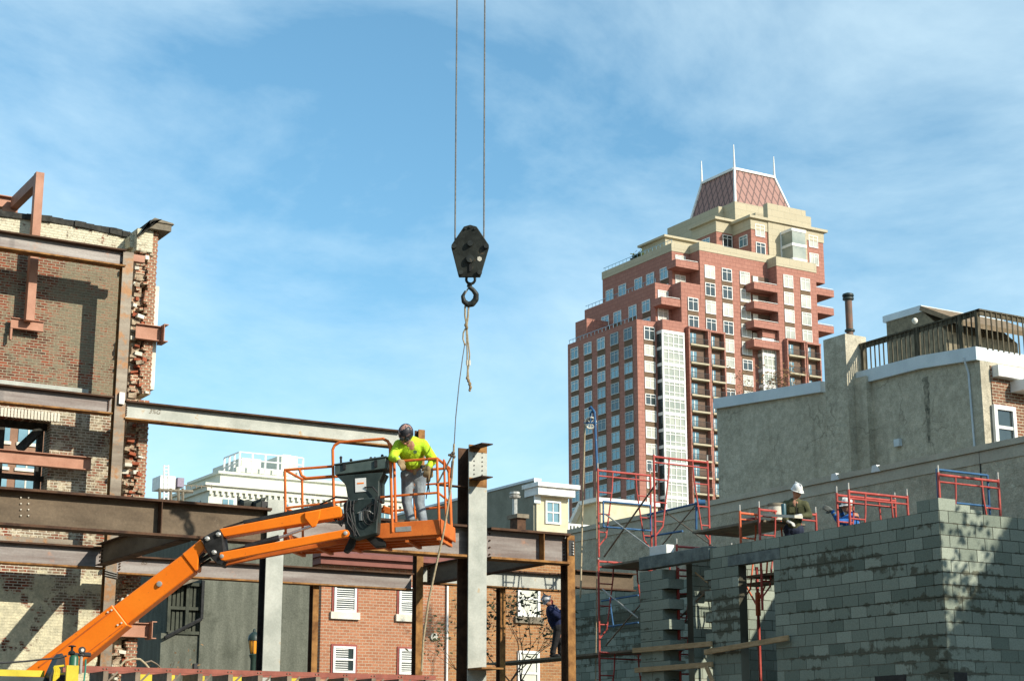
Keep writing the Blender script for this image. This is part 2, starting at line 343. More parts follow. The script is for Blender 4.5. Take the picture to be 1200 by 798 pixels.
# third step
XC = onY(787, 287, Y0+3).x; zC = onX(787, 285, XC).z; yC1 = YL(706, 324, XC)
walls.box((XC, Y0+3, zB-1), (XC+14, yC1, zC-1.5)); stone.box((XC-0.1, Y0+2.9, zC-1.5), (XC+14, yC1+0.1, zC))
XM0 = XF(819.5, 290); XM1 = XF(908, 300)
walls.box((XM0, Y0, zB-4), (XM1, yC1-1, zC-1.5)); stone.box((XM0-0.1, Y0-0.1, zC-1.5), (XM1+0.0, yC1-1, zC+0.05))
# main front, right part that stands forward
YP = Y0-2.5
XP0 = XF(910, 315, YP); XP1 = XF(956, 320, YP); zP = ZF(912, 301, YP)
walls.box((XP0, YP, 0), (XP1, yC1-2, zP-1.8)); stone.box((XP0-0.1, YP-0.1, zP-1.8), (XP1+0.1, yC1-2, zP))
# bay on the left of the front : red head, glazing below
bays = []
XG0 = XF(776.5, 385, Y0-1.8); XG1 = XF(801, 385, Y0-1.8); zG = ZF(777, 374, Y0-1.8)
walls.box((XG0, Y0-1.8, zG-1.9), (XG1, Y0+1, zG))
# upper block
YU = Y0+4; XU0 = onY(879.5, 256, YU).x; zU = onX(879.5, 253, XU0).z; XU1 = XF(964, 272, YU)
zUw = zU-2.6
walls.box((XU0, YU, zC-2), (XU1, YU+22, zUw)); stone.box((XU0-0.12, YU-0.12, zUw), (XU1+0.12, YU+22, zU-0.5)); stone.box((XU0-0.7, YU-0.7, zU-0.5), (XU1+0.7, YU+22.3, zU))
# stone centre of upper block
xa, xb = XF(900, 290, YU), XF(945, 300, YU)
stone.box((xa, YU-0.3, zC-2), (xb, YU+1, zU+3.2))
stone.box((xa+0.2, YU+3.6, zU), (XU1-1.5, YU+20, ZF(930, 250, YU)))
# second smaller wing of the upper block, farther back to the left
YV = YU+5.5; XV0 = onY(839, 258, YV).x; zV = onX(839, 255, XV0).z; yVe = YL(811, 266, XV0)
walls.box((XV0, YV, zC-2), (XU0+0.5, yVe, zV-2.8)); stone.box((XV0-0.12, YV-0.12, zV-2.8), (XU0+0.5, yVe, zV-0.5)); stone.box((XV0-0.7, YV-0.7, zV-0.5), (XU0+0.5, yVe+0.3, zV))
YR = YU+9; XR = onY(861, 236, YR).x; zR = onX(861, 236, XR).z
XR1 = XF(950, 249, YR)
yRe = YL(789.5, 262, XR)
stone.box((XR, YR, zC-2), (XR1, yRe, zR))
stone.box((onY(855, 240, YR+1.5).x-1.2, YR+3.5, zC-2), (XR+6, yRe+0.5, zR-0.25))
# low penthouse on third step
XQ = onY(779.5, 279, Y0+10).x; zQ = onX(779.5, 276, XQ).z
stone.box((XQ, Y0+10, zC-1), (XQ+16, YL(752, 290, XQ), zQ-0.4)); stone.box((XQ-0.6, Y0+9.4, zQ-0.4), (XQ+16, YL(752, 290, XQ)+0.6, zQ))
# ledge steps on the left side
p = onX(677, 377, XA+1.5); walls.box((XA+1.5, p.y-3, zA-1), (XA+8, p.y+0.8, p.z))
walls.build('wall', M['tbrick'], tower); stone.build('stone_crown', M['tstone'], tower)
# crown roof
rf = MB()
def P3(px, py, X=None, Y=None): return onX(px, py, X) if X is not None else onY(px, py, Y)
zb_ = zR-0.3; bx0 = XR+0.6; by0 = YR+0.6; bx1 = onY(928.7, 247, by0).x; by1 = YL(808, 250, bx0)
zt_ = 0
# apex frame: front corner of the top at px 859.5,197.6
ins = 1.9; tx0 = bx0+ins; ty0 = by0+ins*1.2
zt_ = onX(859.5, 198.5, tx0).z; tx1 = onY(907.5, 210, ty0).x; ty1 = YL(822.6, 216, tx0)
base = [(bx0, by0, zb_), (bx1, by0, zb_), (bx1, by1, zb_), (bx0, by1, zb_)]; top = [(tx0, ty0, zt_), (tx1, ty0, zt_), (tx1, ty1, zt_), (tx0, ty1, zt_)]
rf.add(base+top, [(0, 1, 5, 4), (1, 2, 6, 5), (2, 3, 7, 6), (3, 0, 4, 7), (4, 5, 6, 7)])
roof = rf.build('roof', M['troof'], tower)
tr = MB()
for i in range(4):
    tr.tube(base[i], top[i], 0.30, 6); tr.bar(top[i], top[(i+1) % 4], 0.7, 0.5, (0, 0, 1))
tr.build('roof_trim', M['white'], roof)
for i, hh in enumerate((4.2, 3.6, 3.4, 4.0)):
    s_ = MB(); t_ = Vector(top[i]); s_.tube(t_, t_+Vector((0, 0, hh+0.9)), 0.26, 6, 0.10); s_.build('spire', M['white'], roof)
# windows: one mesh per size, frame with pane child
def win_mesh(name, w, h, face, bars_v=(0.5,), bars_h=(0.28,), fw=0.13, pane=None):
    fr = MB(); pn = MB(); d = 0.12
    def b(u0, u1, z0, z1, mb, y0, y1):
        if face == 'Y': mb.box((u0, y0, z0), (u1, y1, z1))
        else: mb.box((y0, u0, z0), (y1, u1, z1))
    b(0, fw, 0, h, fr, -d, 0); b(w-fw, w, 0, h, fr, -d, 0); b(fw, w-fw, 0, fw, fr, -d, 0); b(fw, w-fw, h-fw, h, fr, -d, 0)
    for v in bars_v: b(w*v-fw*0.4, w*v+fw*0.4, fw, h-fw, fr, -d*0.9, 0)
    for q in bars_h: b(fw, w-fw, h*(1-q)-fw*0.35, h*(1-q)+fw*0.35, fr, -d*0.8, 0)
    b(0.02, w-0.02, 0.02, h-0.02, pn, -0.05, 0.0)
    f = fr.build(name, M['white'] if face == 'Y' else M['shadeframe'], origin=(0, 0, 0)); p = pn.build('pane', pane, origin=(0, 0, 0)); p.parent = f
    return f
protoF = win_mesh('window', 2.3, 2.45, 'Y', pane=M['tglassfront']); protoFs = win_mesh('window', 2.3, 2.0, 'Y', pane=M['tglassfront'])
protoL = win_mesh('window', 2.45, 2.2, 'X', pane=M['tglassside']); protoLs = win_mesh('window', 2.45, 2.0, 'X', pane=M['tglassside'])
wjobs = []
def addwin(proto, x, y, z): wjobs.append((proto, Vector((x, y, z))))
def colF(px0, py, rows, Y=Y0, first=True, x=None):
    X = XF(px0, py, Y) if x is None else x
    if len(rows) > 1: sp_ = MB(); sp_.box((X-0.05, Y-0.025, ztop(rows[-1])-2.0), (X+2.35, Y+0.02, ztop(rows[0])-0.1)); sp_.build('spandrel', M['tspan'], tower)
    for k in rows:
        pr, h = (protoF, 2.45) if k <= 0 else (protoFs, 2.0)
        z = ztop(k)-h; addwin(pr, X, Y-0.03, z)
def colL(y, X, rows):
    sp_ = MB(); sp_.box((X-0.025, y-0.05, ztop(rows[-1])-2.0), (X+0.02, y+2.5, ztop(rows[0])-0.1)); sp_.build('spandrel', M['tspan'], tower)
    for k in rows:
        pr, h = (protoL, 2.2) if k <= 1 else (protoLs, 2.0)
        z = ztop(k)-h; addwin(pr, X-0.03, y, z)
# left side
yl = [YL(p, 400, XA) for p in (741.2, 725, 709.2, 693.5, 677.9)]
for y in yl: colL(y, XA, range(0, 12))
# B row pair, C row pair (pixel columns of the right edges)
for p in (762, 744.5, 729, 724, 713, 698): pass
kB = -2
yb = [YL(p, 345, XB) for p in (762.0, 746.0, 728.0, 713.5, 698.5)]
for y in yb: colL(y, XB, (-2, -1))
yc = [YL(p, 305, XC) for p in (783.0, 766.5, 752.5, 733.5, 718.5)]
for y in yc: colL(y, XC, (-4, -3))
# front
colF(754.2, 385, range(0, 13))
def k_at(px, py, Y=Y0): return (zwin-ZF(px, py, Y))/3.33
colF(825, 300, range(-4, -0)); colF(845, 302, range(-4, 10)); colF(866, 305, range(-4, 10))
colF(805.5, 341, (-2, -1))
colF(825, 300, ())
colF(917, 312, range(-4, 0), YP); colF(937, 316, range(-4, 0), YP)
for px, py in ((884.5, 262), (947, 275)):
    X = XF(px, py, YU); z = ZF(px, py, YU)-2.5
    addwin(protoF, X, YU-0.03, z); addwin(protoF, X, YU-0.03, z-3.6)
X = onY(846, 264, YV).x; addwin(protoF, X, YV-0.05, zV-5.6); addwin(protoL, XU0-0.03, YL(876, 272, XU0), zU-5.6); addwin(protoL, XV0-0.03, YL(832, 272, XV0), zV-5.6)
# recessed doors behind balconies, step B and C and front
for px, py, YY in ((791, 299, Y0+3), (770.5, 340, Y0+3), (791, 322, Y0+3), (770.5, 360, Y0+3)):
    addwin(protoF, onY(px, py, YY).x, YY-0.03, onY(px, py, YY).z-2.4)
n = 0; rest = MB(); restp = MB()
used = {}; vmesh = {}; orig = {}; rvar = random.Random(77); VM = {'v0F': M['glassdark'], 'v1F': mat_plain('pale_curtain', (0.40, 0.40, 0.35), 0.5), 'v0L': mat_plain('deep_side_glass', (0.05, 0.11, 0.14), 0.15), 'v1L': mat_plain('lighter_side_glass', (0.24, 0.36, 0.38), 0.3)}
wjobs.sort(key=lambda t: depth(t[1]+Vector((0, 0, 0)))*(1 if t[0] in (protoF, protoFs) else 1.35))
for pr, loc in wjobs:
    if n < 100:
        if pr not in used: used[pr] = True; w = pr
        else: w = copy_tree(pr, None)
        w.parent = tower; w.location = loc-Vector(tower.location); n += 1
        rk_ = rvar.random(); cp_ = [c for c in scn.collection.objects if c.parent == w][0]
        if pr not in orig: orig[pr] = cp_.data
        cp_.data = orig[pr]
        if rk_ < 0.34:
            key = 'v%d' % (rk_ > 0.20)+('F' if pr in (protoF, protoFs) else 'L')+str(pr in (protoFs, protoLs))
            if key not in vmesh: vm = orig[pr].copy(); vm.materials[0] = VM[key[:3]]; vmesh[key] = vm
            cp_.data = vmesh[key]
    else:
        me = pr.data
        rest.add([v.co+loc for v in me.vertices], [tuple(p.vertices) for p in me.polygons], 0)
        me = children(pr)[0].data
        rest.add([v.co+loc for v in me.vertices], [tuple(p.vertices) for p in me.polygons], 1 if pr in (protoF, protoFs) else 2)
for pr in (protoF, protoFs, protoL, protoLs):
    if pr not in used:
        for c in children(pr): bpy.data.objects.remove(c)
        bpy.data.objects.remove(pr)
if rest.v: rest.build('lesser_window', [M['white'], M['tglassfront'], M['tglassside']], tower, kind='stuff')
# glazed bays
def bay(x0, x1, Y, z0, z1, name='glazed_bay'):
    pn = MB(); fr = MB()
    pn.box((x0+0.1, Y+0.1, z0), (x1-0.1, Y0+0.5, z1))
    k = 0; z = z1
    while z > z0+0.5:
        fr.box((x0-0.05, Y, z-0.55), (x1+0.05, Y0+0.4, z)); fr.box((x0, Y+0.02, z-1.05), (x1, Y+0.2, z-0.93)); fr.box((x0, Y+0.02, z-2.35), (x1, Y+0.2, z-2.23)); z -= 2.93
    nn = 4
    for i in range(nn+1):
        x = x0+(x1-x0)*i/nn; wd = 0.065 if i not in (0, nn) else 0.16
        fr.box((x-wd, Y+0.01, z0), (x+wd, Y+0.22, z1))
    b_ = fr.build(name, M['white'], tower); pn.build('pane', M['baypane'], b_)
bay(XG0, XG1, Y0-1.8, ztop(14), zG-1.9)
sidep = MB(); sidep.box((XG0-0.02, Y0-1.5, ztop(14)), (XG0+0.1, Y0-0.05, zG-2)); sidep.build('bay_side_glass', M['glassdark'], tower)
XH0 = XF(894, 400, Y0-1.5); XH1 = XF(913.5, 400, Y0-1.5); zH = ZF(894, 395, Y0-1.5)
bay(XH0, XH1, Y0-1.5, ztop(9), zH); hb = MB(); hb.box((XH0-0.2, Y0-1.7, zH), (XH1+0.2, Y0+0.5, zH+1.9)); hb.build('bay_head', M['tbrick'], tower)
bay(XF(912, 270, YU)+0.3, XF(931, 272, YU)-0.3, YU-0.45, zU-9.0, zU-2.2)
# balcony stacks: flat dark panels put the openings' inner shade into colour, framed by slabs
def stack(px0, px1, py, ztp, k0, k1, Y):
    x0 = XF(px0, py, Y); x1 = XF(px1, py, Y)
    rec = MB(); rec.box((x0, Y-0.06, ztop(k1)-2.2), (x1, Y-0.01, ztp)); rec.build('recess_shade', M['tdark'], tower)
    pr = MB(); pr.box((x0-0.3, Y-1.0, ztop(k1)-2.2), (x0, Y, ztp)); pr.box((x1, Y-1.0, ztop(k1)-2.2), (x1+0.3, Y, ztp)); pr.box((x0-0.3, Y-1.1, ztp), (x1+0.3, Y, ztp+0.35))
    pr.build('balcony_pier', M['tbrick'], tower)
    for k in range(k0, k1+1):
        z = ztop(k)-2.15
        s_ = MB(); s_.box((x0, Y-1.25, z-0.3), (x1, Y-0.06, z)); bo = s_.build('balcony', M['tstone'], tower)
        r_ = MB(); r_.box((x0, Y-1.2, z+1.0), (x1, Y-1.14, z+1.08))
        t = x0
        while t < x1: r_.box((t, Y-1.19, z), (t+0.05, Y-1.15, z+1.0)); t += 0.28
        r_.build('railing', M['black'], bo)
        d_ = MB(); d_.box((x0+0.2, Y-0.12, z+0.05), (x0+(x1-x0)*0.5, Y-0.07, z+2.2)); d_.build('balcony_door', M['glassblue'], bo)
        d_ = MB(); d_.box((x0+0.15, Y-0.15, z+0.05), (x0+0.5, Y-0.13, z+2.0)); d_.box((x0+(x1-x0)*0.3, Y-0.15, z+0.05), (x0+(x1-x0)*0.3+0.15, Y-0.13, z+2.2)); d_.build('door_frame', M['white'], bo)
zs = ZF(804, 386)
stack(804.5, 825.5, 386, zs, 0, 12, Y0); stack(829.0, 845-0.8, 388, zs-0.1, 0, 12, Y0)
zs2 = ZF(920, 400, YP)
stack(919.5, 938, 400, zs2, 0, 5, YP); stack(942, 956, 402, zs2-0.1, 0, 5, YP)
# solid parapet balconies
def solid_balc(x0, x1, Y, yb_, z, h=1.35):
    s_ = MB(); s_.box((x0, Y, z-0.35), (x1, yb_, z-0.1)); s_.box((x0, Y, z-0.1), (x1, Y+0.25, z+h-0.35)); s_.box((x0, Y+0.25, z-0.1), (x0+0.25, yb_, z+h-0.35)); s_.box((x1-0.25, Y+0.25, z-0.1), (x1, yb_, z+h-0.35))
    b_ = s_.build('balcony', M['tbrick'], tower); r_ = MB(); r_.box((x0+0.1, Y+0.05, z+h-0.2), (x1-0.1, Y+0.12, z+h-0.12)); r_.build('rail', M['white'], b_)
    return b_
for py in (330, 352.5, 374.5, 397):
    x0 = XF(883.5, py, Y0-2.6); z = ZF(884, py, Y0-2.6)-1.0; x1 = XP0
    solid_balc(x0, x1, Y0-2.6, Y0, z)
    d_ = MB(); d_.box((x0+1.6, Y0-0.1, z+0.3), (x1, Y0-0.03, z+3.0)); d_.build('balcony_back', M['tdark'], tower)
    addp = MB(); addp.box((x0+1.8, Y0-0.2, z+0.3), (x0+3.0, Y0-0.12, z+2.9)); addp.build('balcony_door', M['blind'], tower)
for py in (338, 359.5, 380.5):
    x0 = XP1; p = onY(957, py, Y0+3); z = p.z-0.8
    solid_balc(x0-0.2, XF(977, py, Y0+3), Y0+3, Y0+9, z)
walls2 = MB(); walls2.box((XP1-1, Y0+9, 0), (XP1+1.8, Y0+22, ZF(960, 330, Y0+9))); walls2.build('wing_wall', M['tstone'], tower)
for px0, px1, py, YY in ((797-5, 818.5, 309, Y0+0.2), (775, 797.5, 352, Y0+0.2)):
    z = ZF(px1, py, YY)-0.9; solid_balc(XF(px0, py, YY), XF(px1, py, YY), YY, Y0+3, z)
# planting on the terrace
rnd = random.Random(3); pl = MB()
for i in range(260):
    c = onX(rnd.uniform(741, 754), 301, XC+1.0); c = Vector((XC+1+rnd.uniform(-.6, .6), c.y, zC+abs(rnd.gauss(0.5, 0.5)))); d = Vector((rnd.uniform(-1, 1), rnd.uniform(-1, 1), rnd.uniform(-1, 1))).normalized()*0.25; e = d.orthogonal()
    pl.add([c-d, c+e, c+d, c-e], [(0, 1, 2, 3)])
pl.build('terrace_shrub', M['leaf'], tower)
rl = MB()
for (xx, ya, yb2, zz) in ((XC+0.2, Y0+3.2, yC1, zC), (XB+0.2, Y0+3.2, yB1, zB), (XA+0.2, Y0+0.3, yA1, zA)):
    rl.box((xx, ya, zz+0.75), (xx+0.06, yb2, zz+0.83)); y = ya
    while y < yb2: rl.box((xx, y, zz), (xx+0.05, y+0.06, zz+0.75)); y += 1.2
rl.build('terrace_railing', M['glassblue'], tower)

# ---------------------------------------------------------------- white office building
M['wwall'] = mat_noise('cream_terracotta', (0.52, 0.53, 0.45), (0.64, 0.64, 0.55), 0.3, 0.8, fine=0.08)
YW = 190.0
pc = onY(245, 566, YW); XW = pc.x
wb = thing('office_building', (XW, YW, 0), 'large cream white office block with ornate cornice and roof railings behind the steel', 'building')
w_ = MB(); zc = pc.z; XW1 = onY(470, 590, YW).x; yW1 = onX(176, 592, XW).y
w_.box((XW, YW, 0), (XW1, yW1, zc-0.9))
w_.build('wall', M['wwall'], wb)
c_ = MB(); c_.box((XW-0.7, YW-0.7, zc-0.32), (XW1, yW1, zc)); c_.box((XW-0.35, YW-0.35, zc-0.9), (XW1, yW1, zc-0.32))
x = XW
while x < XW1: c_.box((x, YW-0.33, zc-1.35), (x+0.35, YW-0.02, zc-0.905)); x += 0.75

c_.build('cornice', M['wwall'], wb)
q = onY(258, 560, YW+6); a_ = MB(); XQ0 = q.x; a_.box((XQ0, YW+6, 0), (XW1, yW1-4, onY(258, 555, YW+6).z)); 
a_.box((XQ0-0.4, YW+5.6, onY(258, 555, YW+6).z), (XW1, yW1-4, onY(258, 552, YW+6).z)); a_.build('attic_storey', M['wwall'], wb)
q0 = onY(277, 552, YW+12); b_ = MB(); b_.box((q0.x, YW+12, 0), (onY(350, 560, YW+12).x, YW+30, onY(280, 547, YW+12).z))
b_.box((onY(283, 540, YW+14).x, YW+14, 0), (onY(306, 540, YW+14).x, YW+24, onY(283, 536, YW+14).z)); b_.box((onY(330, 536, YW+14).x, YW+14, 0), (onY(349, 536, YW+14).x, YW+24, onY(331, 533, YW+14).z))
b_.box((onY(335, 532, YW+14).x, YW+15, 0), (onY(345, 532, YW+14).x, YW+20, onY(336, 531, YW+14).z))
b_.build('roof_house', M['wwall'], wb)
r_ = MB(); zt = onY(281, 529.5, YW+11).z
xr0 = onY(281, 530, YW+11).x; xr1 = onY(355, 540, YW+11).x
for i in range(6):
    x = xr0+(xr1-xr0)*i/5; r_.tube((x, YW+11, zt-4.5), (x, YW+11, zt), 0.14, 5)
for dz in (0, 0.95, 1.9): r_.tube((xr0, YW+11, zt-dz), (xr1, YW+11, zt-dz), 0.09, 5)
yr1 = onX(263, 537, xr0).y
for dz in (0, 1.3, 2.6): r_.tube((xr0, YW+11, zt-dz), (xr0, yr1, zt-dz), 0.10, 5)
for i in range(1, 4): r_.tube((xr0, YW+11+(yr1-YW-11)*i/3, zt-4.5), (xr0, YW+11+(yr1-YW-11)*i/3, zt), 0.14, 5)
r_.build('roof_railing', M['white'], wb)
wj = MB(); wp = MB()
for row in range(3):
    z1 = zc-1.75-4.2*row; i = 0
    x = XW+1.8
    while x < XW1-2:
        for dx in (0, 1.9):
            f_ = MB(); f_.box((x+dx, YW-0.08, z1-2.6), (x+dx+1.35, YW-0.02, z1)); ww = f_.build('window', M['glassblue'], wb)
            f_ = MB(); f_.box((x+dx-0.12, YW-0.3, z1-2.8), (x+dx+1.47, YW-0.02, z1-2.62)); f_.box((x+dx+0.62, YW-0.14, z1-2.6), (x+dx+0.73, YW-0.09, z1)); f_.build('sill', M['wwall'], ww)
        x += 5.2
    y = YW+2.5
    if row < 2:
        while y < yW1-3:
            f_ = MB(); f_.box((XW-0.08, y, z1-2.6), (XW-0.02, y+1.6, z1)); f_.build('window', M['glassdark'], wb); y += 4.0
# antenna hut on a roof at the left
YQ = 150.0
rq = thing('rooftop_equipment', onY(200, 590, YQ), 'white rooftop cabin with a lattice mast beside the cream office block', 'roof equipment')
e_ = MB(); a0 = onY(187.5, 572, YQ); a1 = onY(206, 557, YQ)
e_.box((a0.x, YQ, a0.z), (a1.x, YQ+2.2, a1.z-0.1)); e_.build('cabin', M['white'], rq)
e_ = MB(); a2 = onY(208, 570, YQ); a3 = onY(216, 560, YQ); e_.box((a2.x, YQ, a2.z), (a3.x, YQ+2, a3.z)); e_.build('vent_box', mat_plain('purple_grey_metal', (0.22, 0.18, 0.24), 0.6), rq)
e_ = MB()
for px in (192, 197): e_.tube(onY(px, 600, YQ), onY(px, 545, YQ), 0.09, 5)
for py in range(546, 600, 4): e_.tube(onY(192, py, YQ), onY(197, py, YQ), 0.05, 4)
e_.build('mast', M['white'], rq)
e_ = MB()
for px in (187, 200, 209, 214): e_.tube(onY(px, 640, YQ), onY(px, 572, YQ), 0.14, 5)
e_.tube(onY(186, 574, YQ), onY(226, 576, YQ), 0.16, 5)
for px in range(206, 250, 6): e_.tube(onY(px, 572, YQ+1), onY(px, 568, YQ+1), 0.05, 4)
e_.tube(onY(206, 568, YQ+1), onY(248, 570, YQ+1), 0.06, 4)
e_.build('support_frame', M['greywood'], rq)
hb_ = MB(); p0 = onY(186, 600, YQ+2); p1 = onY(228, 610, YQ+2)
hb_.box((p0.x, YQ+2, 0), (p1.x+4, YQ+12, onY(190, 604, YQ+2).z)); hb_.build('rooftop_building', M['darkstucco'], label='dark flat roofed building under the rooftop cabin', cat='building')
# green netted building glimpsed between beams
gb = MB(); p0 = onY(193, 650, 120); gb.box((p0.x, 120, 0), (onY(210, 650, 120).x, 128, onY(195, 628, 120).z)); gb.build('green_hoarding', mat_plain('green_hoarding_paint', (0.02, 0.12, 0.07), 0.6), label='narrow dark green hoarding glimpsed between the lower beams', cat='hoarding')

# ---------------------------------------------------------------- houses in the middle distance
def window(parent, x0, x1, z0, z1, Y, fmat, pmat, face='Y', fw=0.09, sill=True, sillmat=None, blinds=False, casing=None, mid=True, vert=False):
    f = MB()
    def b(mb, u0, u1, za, zb, d0, d1, mi=0):
        if face == 'Y': mb.box((u0, Y-d1, za), (u1, Y-d0, zb), mi)
        else: mb.box((Y-d1, u0, za), (Y-d0, u1, zb), mi)
    b(f, x0, x0+fw, z0, z1, 0, 0.09); b(f, x1-fw, x1, z0, z1, 0, 0.09); b(f, x0+fw, x1-fw, z0, z0+fw, 0, 0.09); b(f, x0+fw, x1-fw, z1-fw, z1, 0, 0.09)
    if mid: b(f, x0+fw, x1-fw, (z0+z1)/2-fw*.35, (z0+z1)/2+fw*.35, 0, 0.07)
    if vert: b(f, (x0+x1)/2-fw*.25, (x0+x1)/2+fw*.25, z0+fw, z1-fw, 0, 0.06)
    w = f.build('window', fmat, parent)
    p = MB(); b(p, x0+0.02, x1-0.02, z0+0.02, z1-0.02, 0.003, 0.025); p.build('pane', pmat, w)
    if blinds:
        s = MB(); z = z0+fw+0.03
        while z < z1-fw: b(s, x0+fw, x1-fw-(x1-x0)*0.22*(blinds == 2), z, z+0.035, 0.026, 0.05); z += 0.085
        s.build('blind', M['white'], w)
    if casing:
        c = MB(); t = 0.08; b(c, x0-t, x0-0.002, z0-0.05, z1+t, 0, 0.05); b(c, x1+0.002, x1+t, z0-0.05, z1+t, 0, 0.05); b(c, x0-0.002, x1+0.002, z1+0.002, z1+t, 0, 0.05); c.build('casing', casing, w)
    if sill:
        s = MB(); b(s, x0-0.15, x1+0.15, z0-0.28, z0-0.004, 0, 0.13); s.build('sill', sillmat or M['offwhite'], w)
    return w
M['redbrick'] = mat_brick('red_row_house_brick', (0.40, 0.17, 0.09), (0.31, 0.125, 0.065), (0.40, 0.30, 0.21), 0.29, 0.118, 0.016, (0.24, 0.13, 0.08), 0.35)
M['orangebrick'] = mat_brick('orange_row_house_brick', (0.37, 0.175, 0.07), (0.23, 0.105, 0.05), (0.33, 0.23, 0.13), 0.29, 0.118, 0.016, (0.2, 0.11, 0.05), 0.4)
M['maroon'] = mat_noise('maroon_trim', (0.22, 0.045, 0.035), (0.30, 0.07, 0.05), 4, 0.6)
YH = 62.0
h0 = onY(376, 720, YH); h1 = onY(524.5, 700, YH)
zt = onY(450, 662, YH).z
rh = thing('brick_row_house', (h0.x, YH, 0), 'red brick row house with white sash windows and maroon eaves', 'house')
w_ = MB(); w_.box((h0.x, YH, 0), (h1.x, YH+10, zt)); w_.build('wall', M['redbrick'], rh)
r_ = MB(); zr = onY(450, 640, YH).z
r_.prism([(h0.x-0.3, YH-0.5, zt+0.15), (h0.x-0.3, YH-0.5, zt+0.32), (h0.x-0.3, YH+2.0, zt+1.15), (h0.x-0.3, YH+10, zt+1.15), (h0.x-0.3, YH+10, zt)], (h1.x-h0.x+1.0, 0, 0))
r_.box((h0.x-0.2, YH-0.3, zt-0.12), (h1.x+0.3, YH+1, zt+0.148)); r_.build('roof', mat_noise('red_metal_roof', (0.17, 0.06, 0.045), (0.22, 0.08, 0.06), 2, 0.7), rh)
# pixel corners (left, right, top, bottom) of the row house windows
for i, (a, b_, t, bo, bl) in enumerate(((391, 417, 684, 717, 1), (467, 490, 688, 720, 1), (389.5, 415.5, 757, 788, 2), (467, 490, 760, 790, 2))):
    p = onY(a, (t+bo)/2, YH); q = onY(b_, (t+bo)/2, YH); zt_w = onY((a+b_)/2, t, YH).z; zb_w = onY((a+b_)/2, bo, YH).z
    window(rh, p.x, q.x, zb_w, zt_w, YH, M['white'], M['glassdark'], blinds=bl, casing=M['maroon'], sill=(i < 2))
v_ = MB(); c = onY(508, 746, YH); v_.lathe(c, [(0.16, 0), (0.16, 0.08), (0.06, 0.1)], 14, axis=(0, -1, 0)); v_.build('wall_vent', M['offwhite'], rh)
d_ = MB(); d_.tube((h1.x-0.05, YH-0.08, 0), (h1.x-0.05, YH-0.08, zt), 0.05, 6); d_.build('downpipe', M['white'], rh)
o1 = onY(700, 720, YH+0.15)
oh = thing('orange_brick_house', (h1.x, YH, 0), 'orange brick house with tall white windows behind the bare tree', 'house')
w_ = MB(); w_.box((h1.x+0.003, YH+0.15, 0), (o1.x+8, YH+10, onY(600, 655, YH).z)); w_.build('wall', M['orangebrick'], oh)
for (a, b_, t, bo) in ((606, 632, 680, 722), (606, 631, 762, 815)):
    p = onY(a, 700, YH+0.15); q = onY(b_, 700, YH+0.15)
    window(oh, p.x, q.x, onY(620, bo, YH).z, onY(620, t, YH).z, YH+0.15, M['white'], M['blind'], fw=0.12, sillmat=M['greywood'])
# dark stucco building with boarded frame
YD = 52.0
k0 = onY(236, 700, YD); k1 = onY(365, 700, YD); zk = onY(300, 655, YD).z
ds = thing('dark_stucco_building', (k0.x, YD, 0), 'dark grey rendered building with a boarded timber screen', 'building')
w_ = MB(); w_.box((k0.x, YD, 0), (k1.x, YD+9, zk+0.6)); pl_ = onY(190, 745, YD+0.0)
w_.box((pl_.x, YD+0.1, 0), (k0.x-0.003, YD+8, onY(215, 742, YD).z)); w_.build('wall', M['darkstucco'], ds)
s_ = MB(); sx0 = onY(197.5, 710, YD+0.1).x; sx1 = onY(239.5, 710, YD+0.1).x; zs0 = onY(220, 741, YD).z; zs1 = onY(220, 684, YD).z
s_.box((sx0, YD+0.2, zs0), (sx1, YD+0.3, zs1)); x = sx0
while x < sx1: s_.box((x, YD+0.15, zs0), (x+0.09, YD+0.2, zs1)); x += 0.14
for fx in (0, 0.5, 1): xx = sx0+(sx1-sx0)*fx; s_.box((xx-0.05, YD+0.02, zs0), (xx+0.05, YD+0.15, zs1))
for fz in (0, 0.5, 1): zz = zs0+(zs1-zs0)*fz; s_.box((sx0, YD+0.03, zz-0.05), (sx1, YD+0.145, zz+0.05))
s_.build('timber_screen', mat_noise('dark_green_boards', (0.035, 0.04, 0.03), (0.07, 0.075, 0.055), 3, 0.9, fine=0.2), ds)
s_ = MB(); s_.tube(onY(193, 747, YD-0.05), onY(236, 725, YD-0.05), 0.06, 6); s_.tube(onY(236, 725, YD-0.05), onY(238, 680, YD-0.05), 0.06, 6); s_.build('drain_pipe', M['black'], ds)
s_ = MB(); s_.box((onY(228, 780, YD-0.02).x, YD+0.02, onY(232, 787, YD).z), (onY(235, 780, YD).x, YD+0.098, onY(232, 777, YD).z)); s_.build('hatch', M['black'], ds)
s_ = MB(); s_.prism([onY(190, 690, YD-0.4), onY(232, 676, YD-0.4), onY(234, 679, YD-0.4), onY(192, 693, YD-0.4)], (0, 2.5, 0)); s_.build('lean_to_roof', M['greywood'], ds)
# low houses glimpsed left of it
lo_ = MB(); p = onY(160, 740, 75); q = onY(200, 740, 75); lo_.box((p.x-6, 75, 0), (q.x+3, 82, onY(180, 738, 75).z)); lh = thing('low_brick_house', (p.x, 75, 0), 'low brick house with white trim glimpsed beside the ruined wall', 'house')
lo_.build('wall', M['redbrick'], lh); lo_ = MB(); lo_.box((p.x-6, 74.7, onY(180, 738, 75).z), (q.x+3, 82, onY(180, 730, 75).z)); lo_.build('parapet', M['white'], lh)
window(lh, onY(176, 760, 75).x, onY(186, 760, 75).x, onY(180, 776, 75).z, onY(180, 755, 75).z, 75, M['white'], M['blind'])
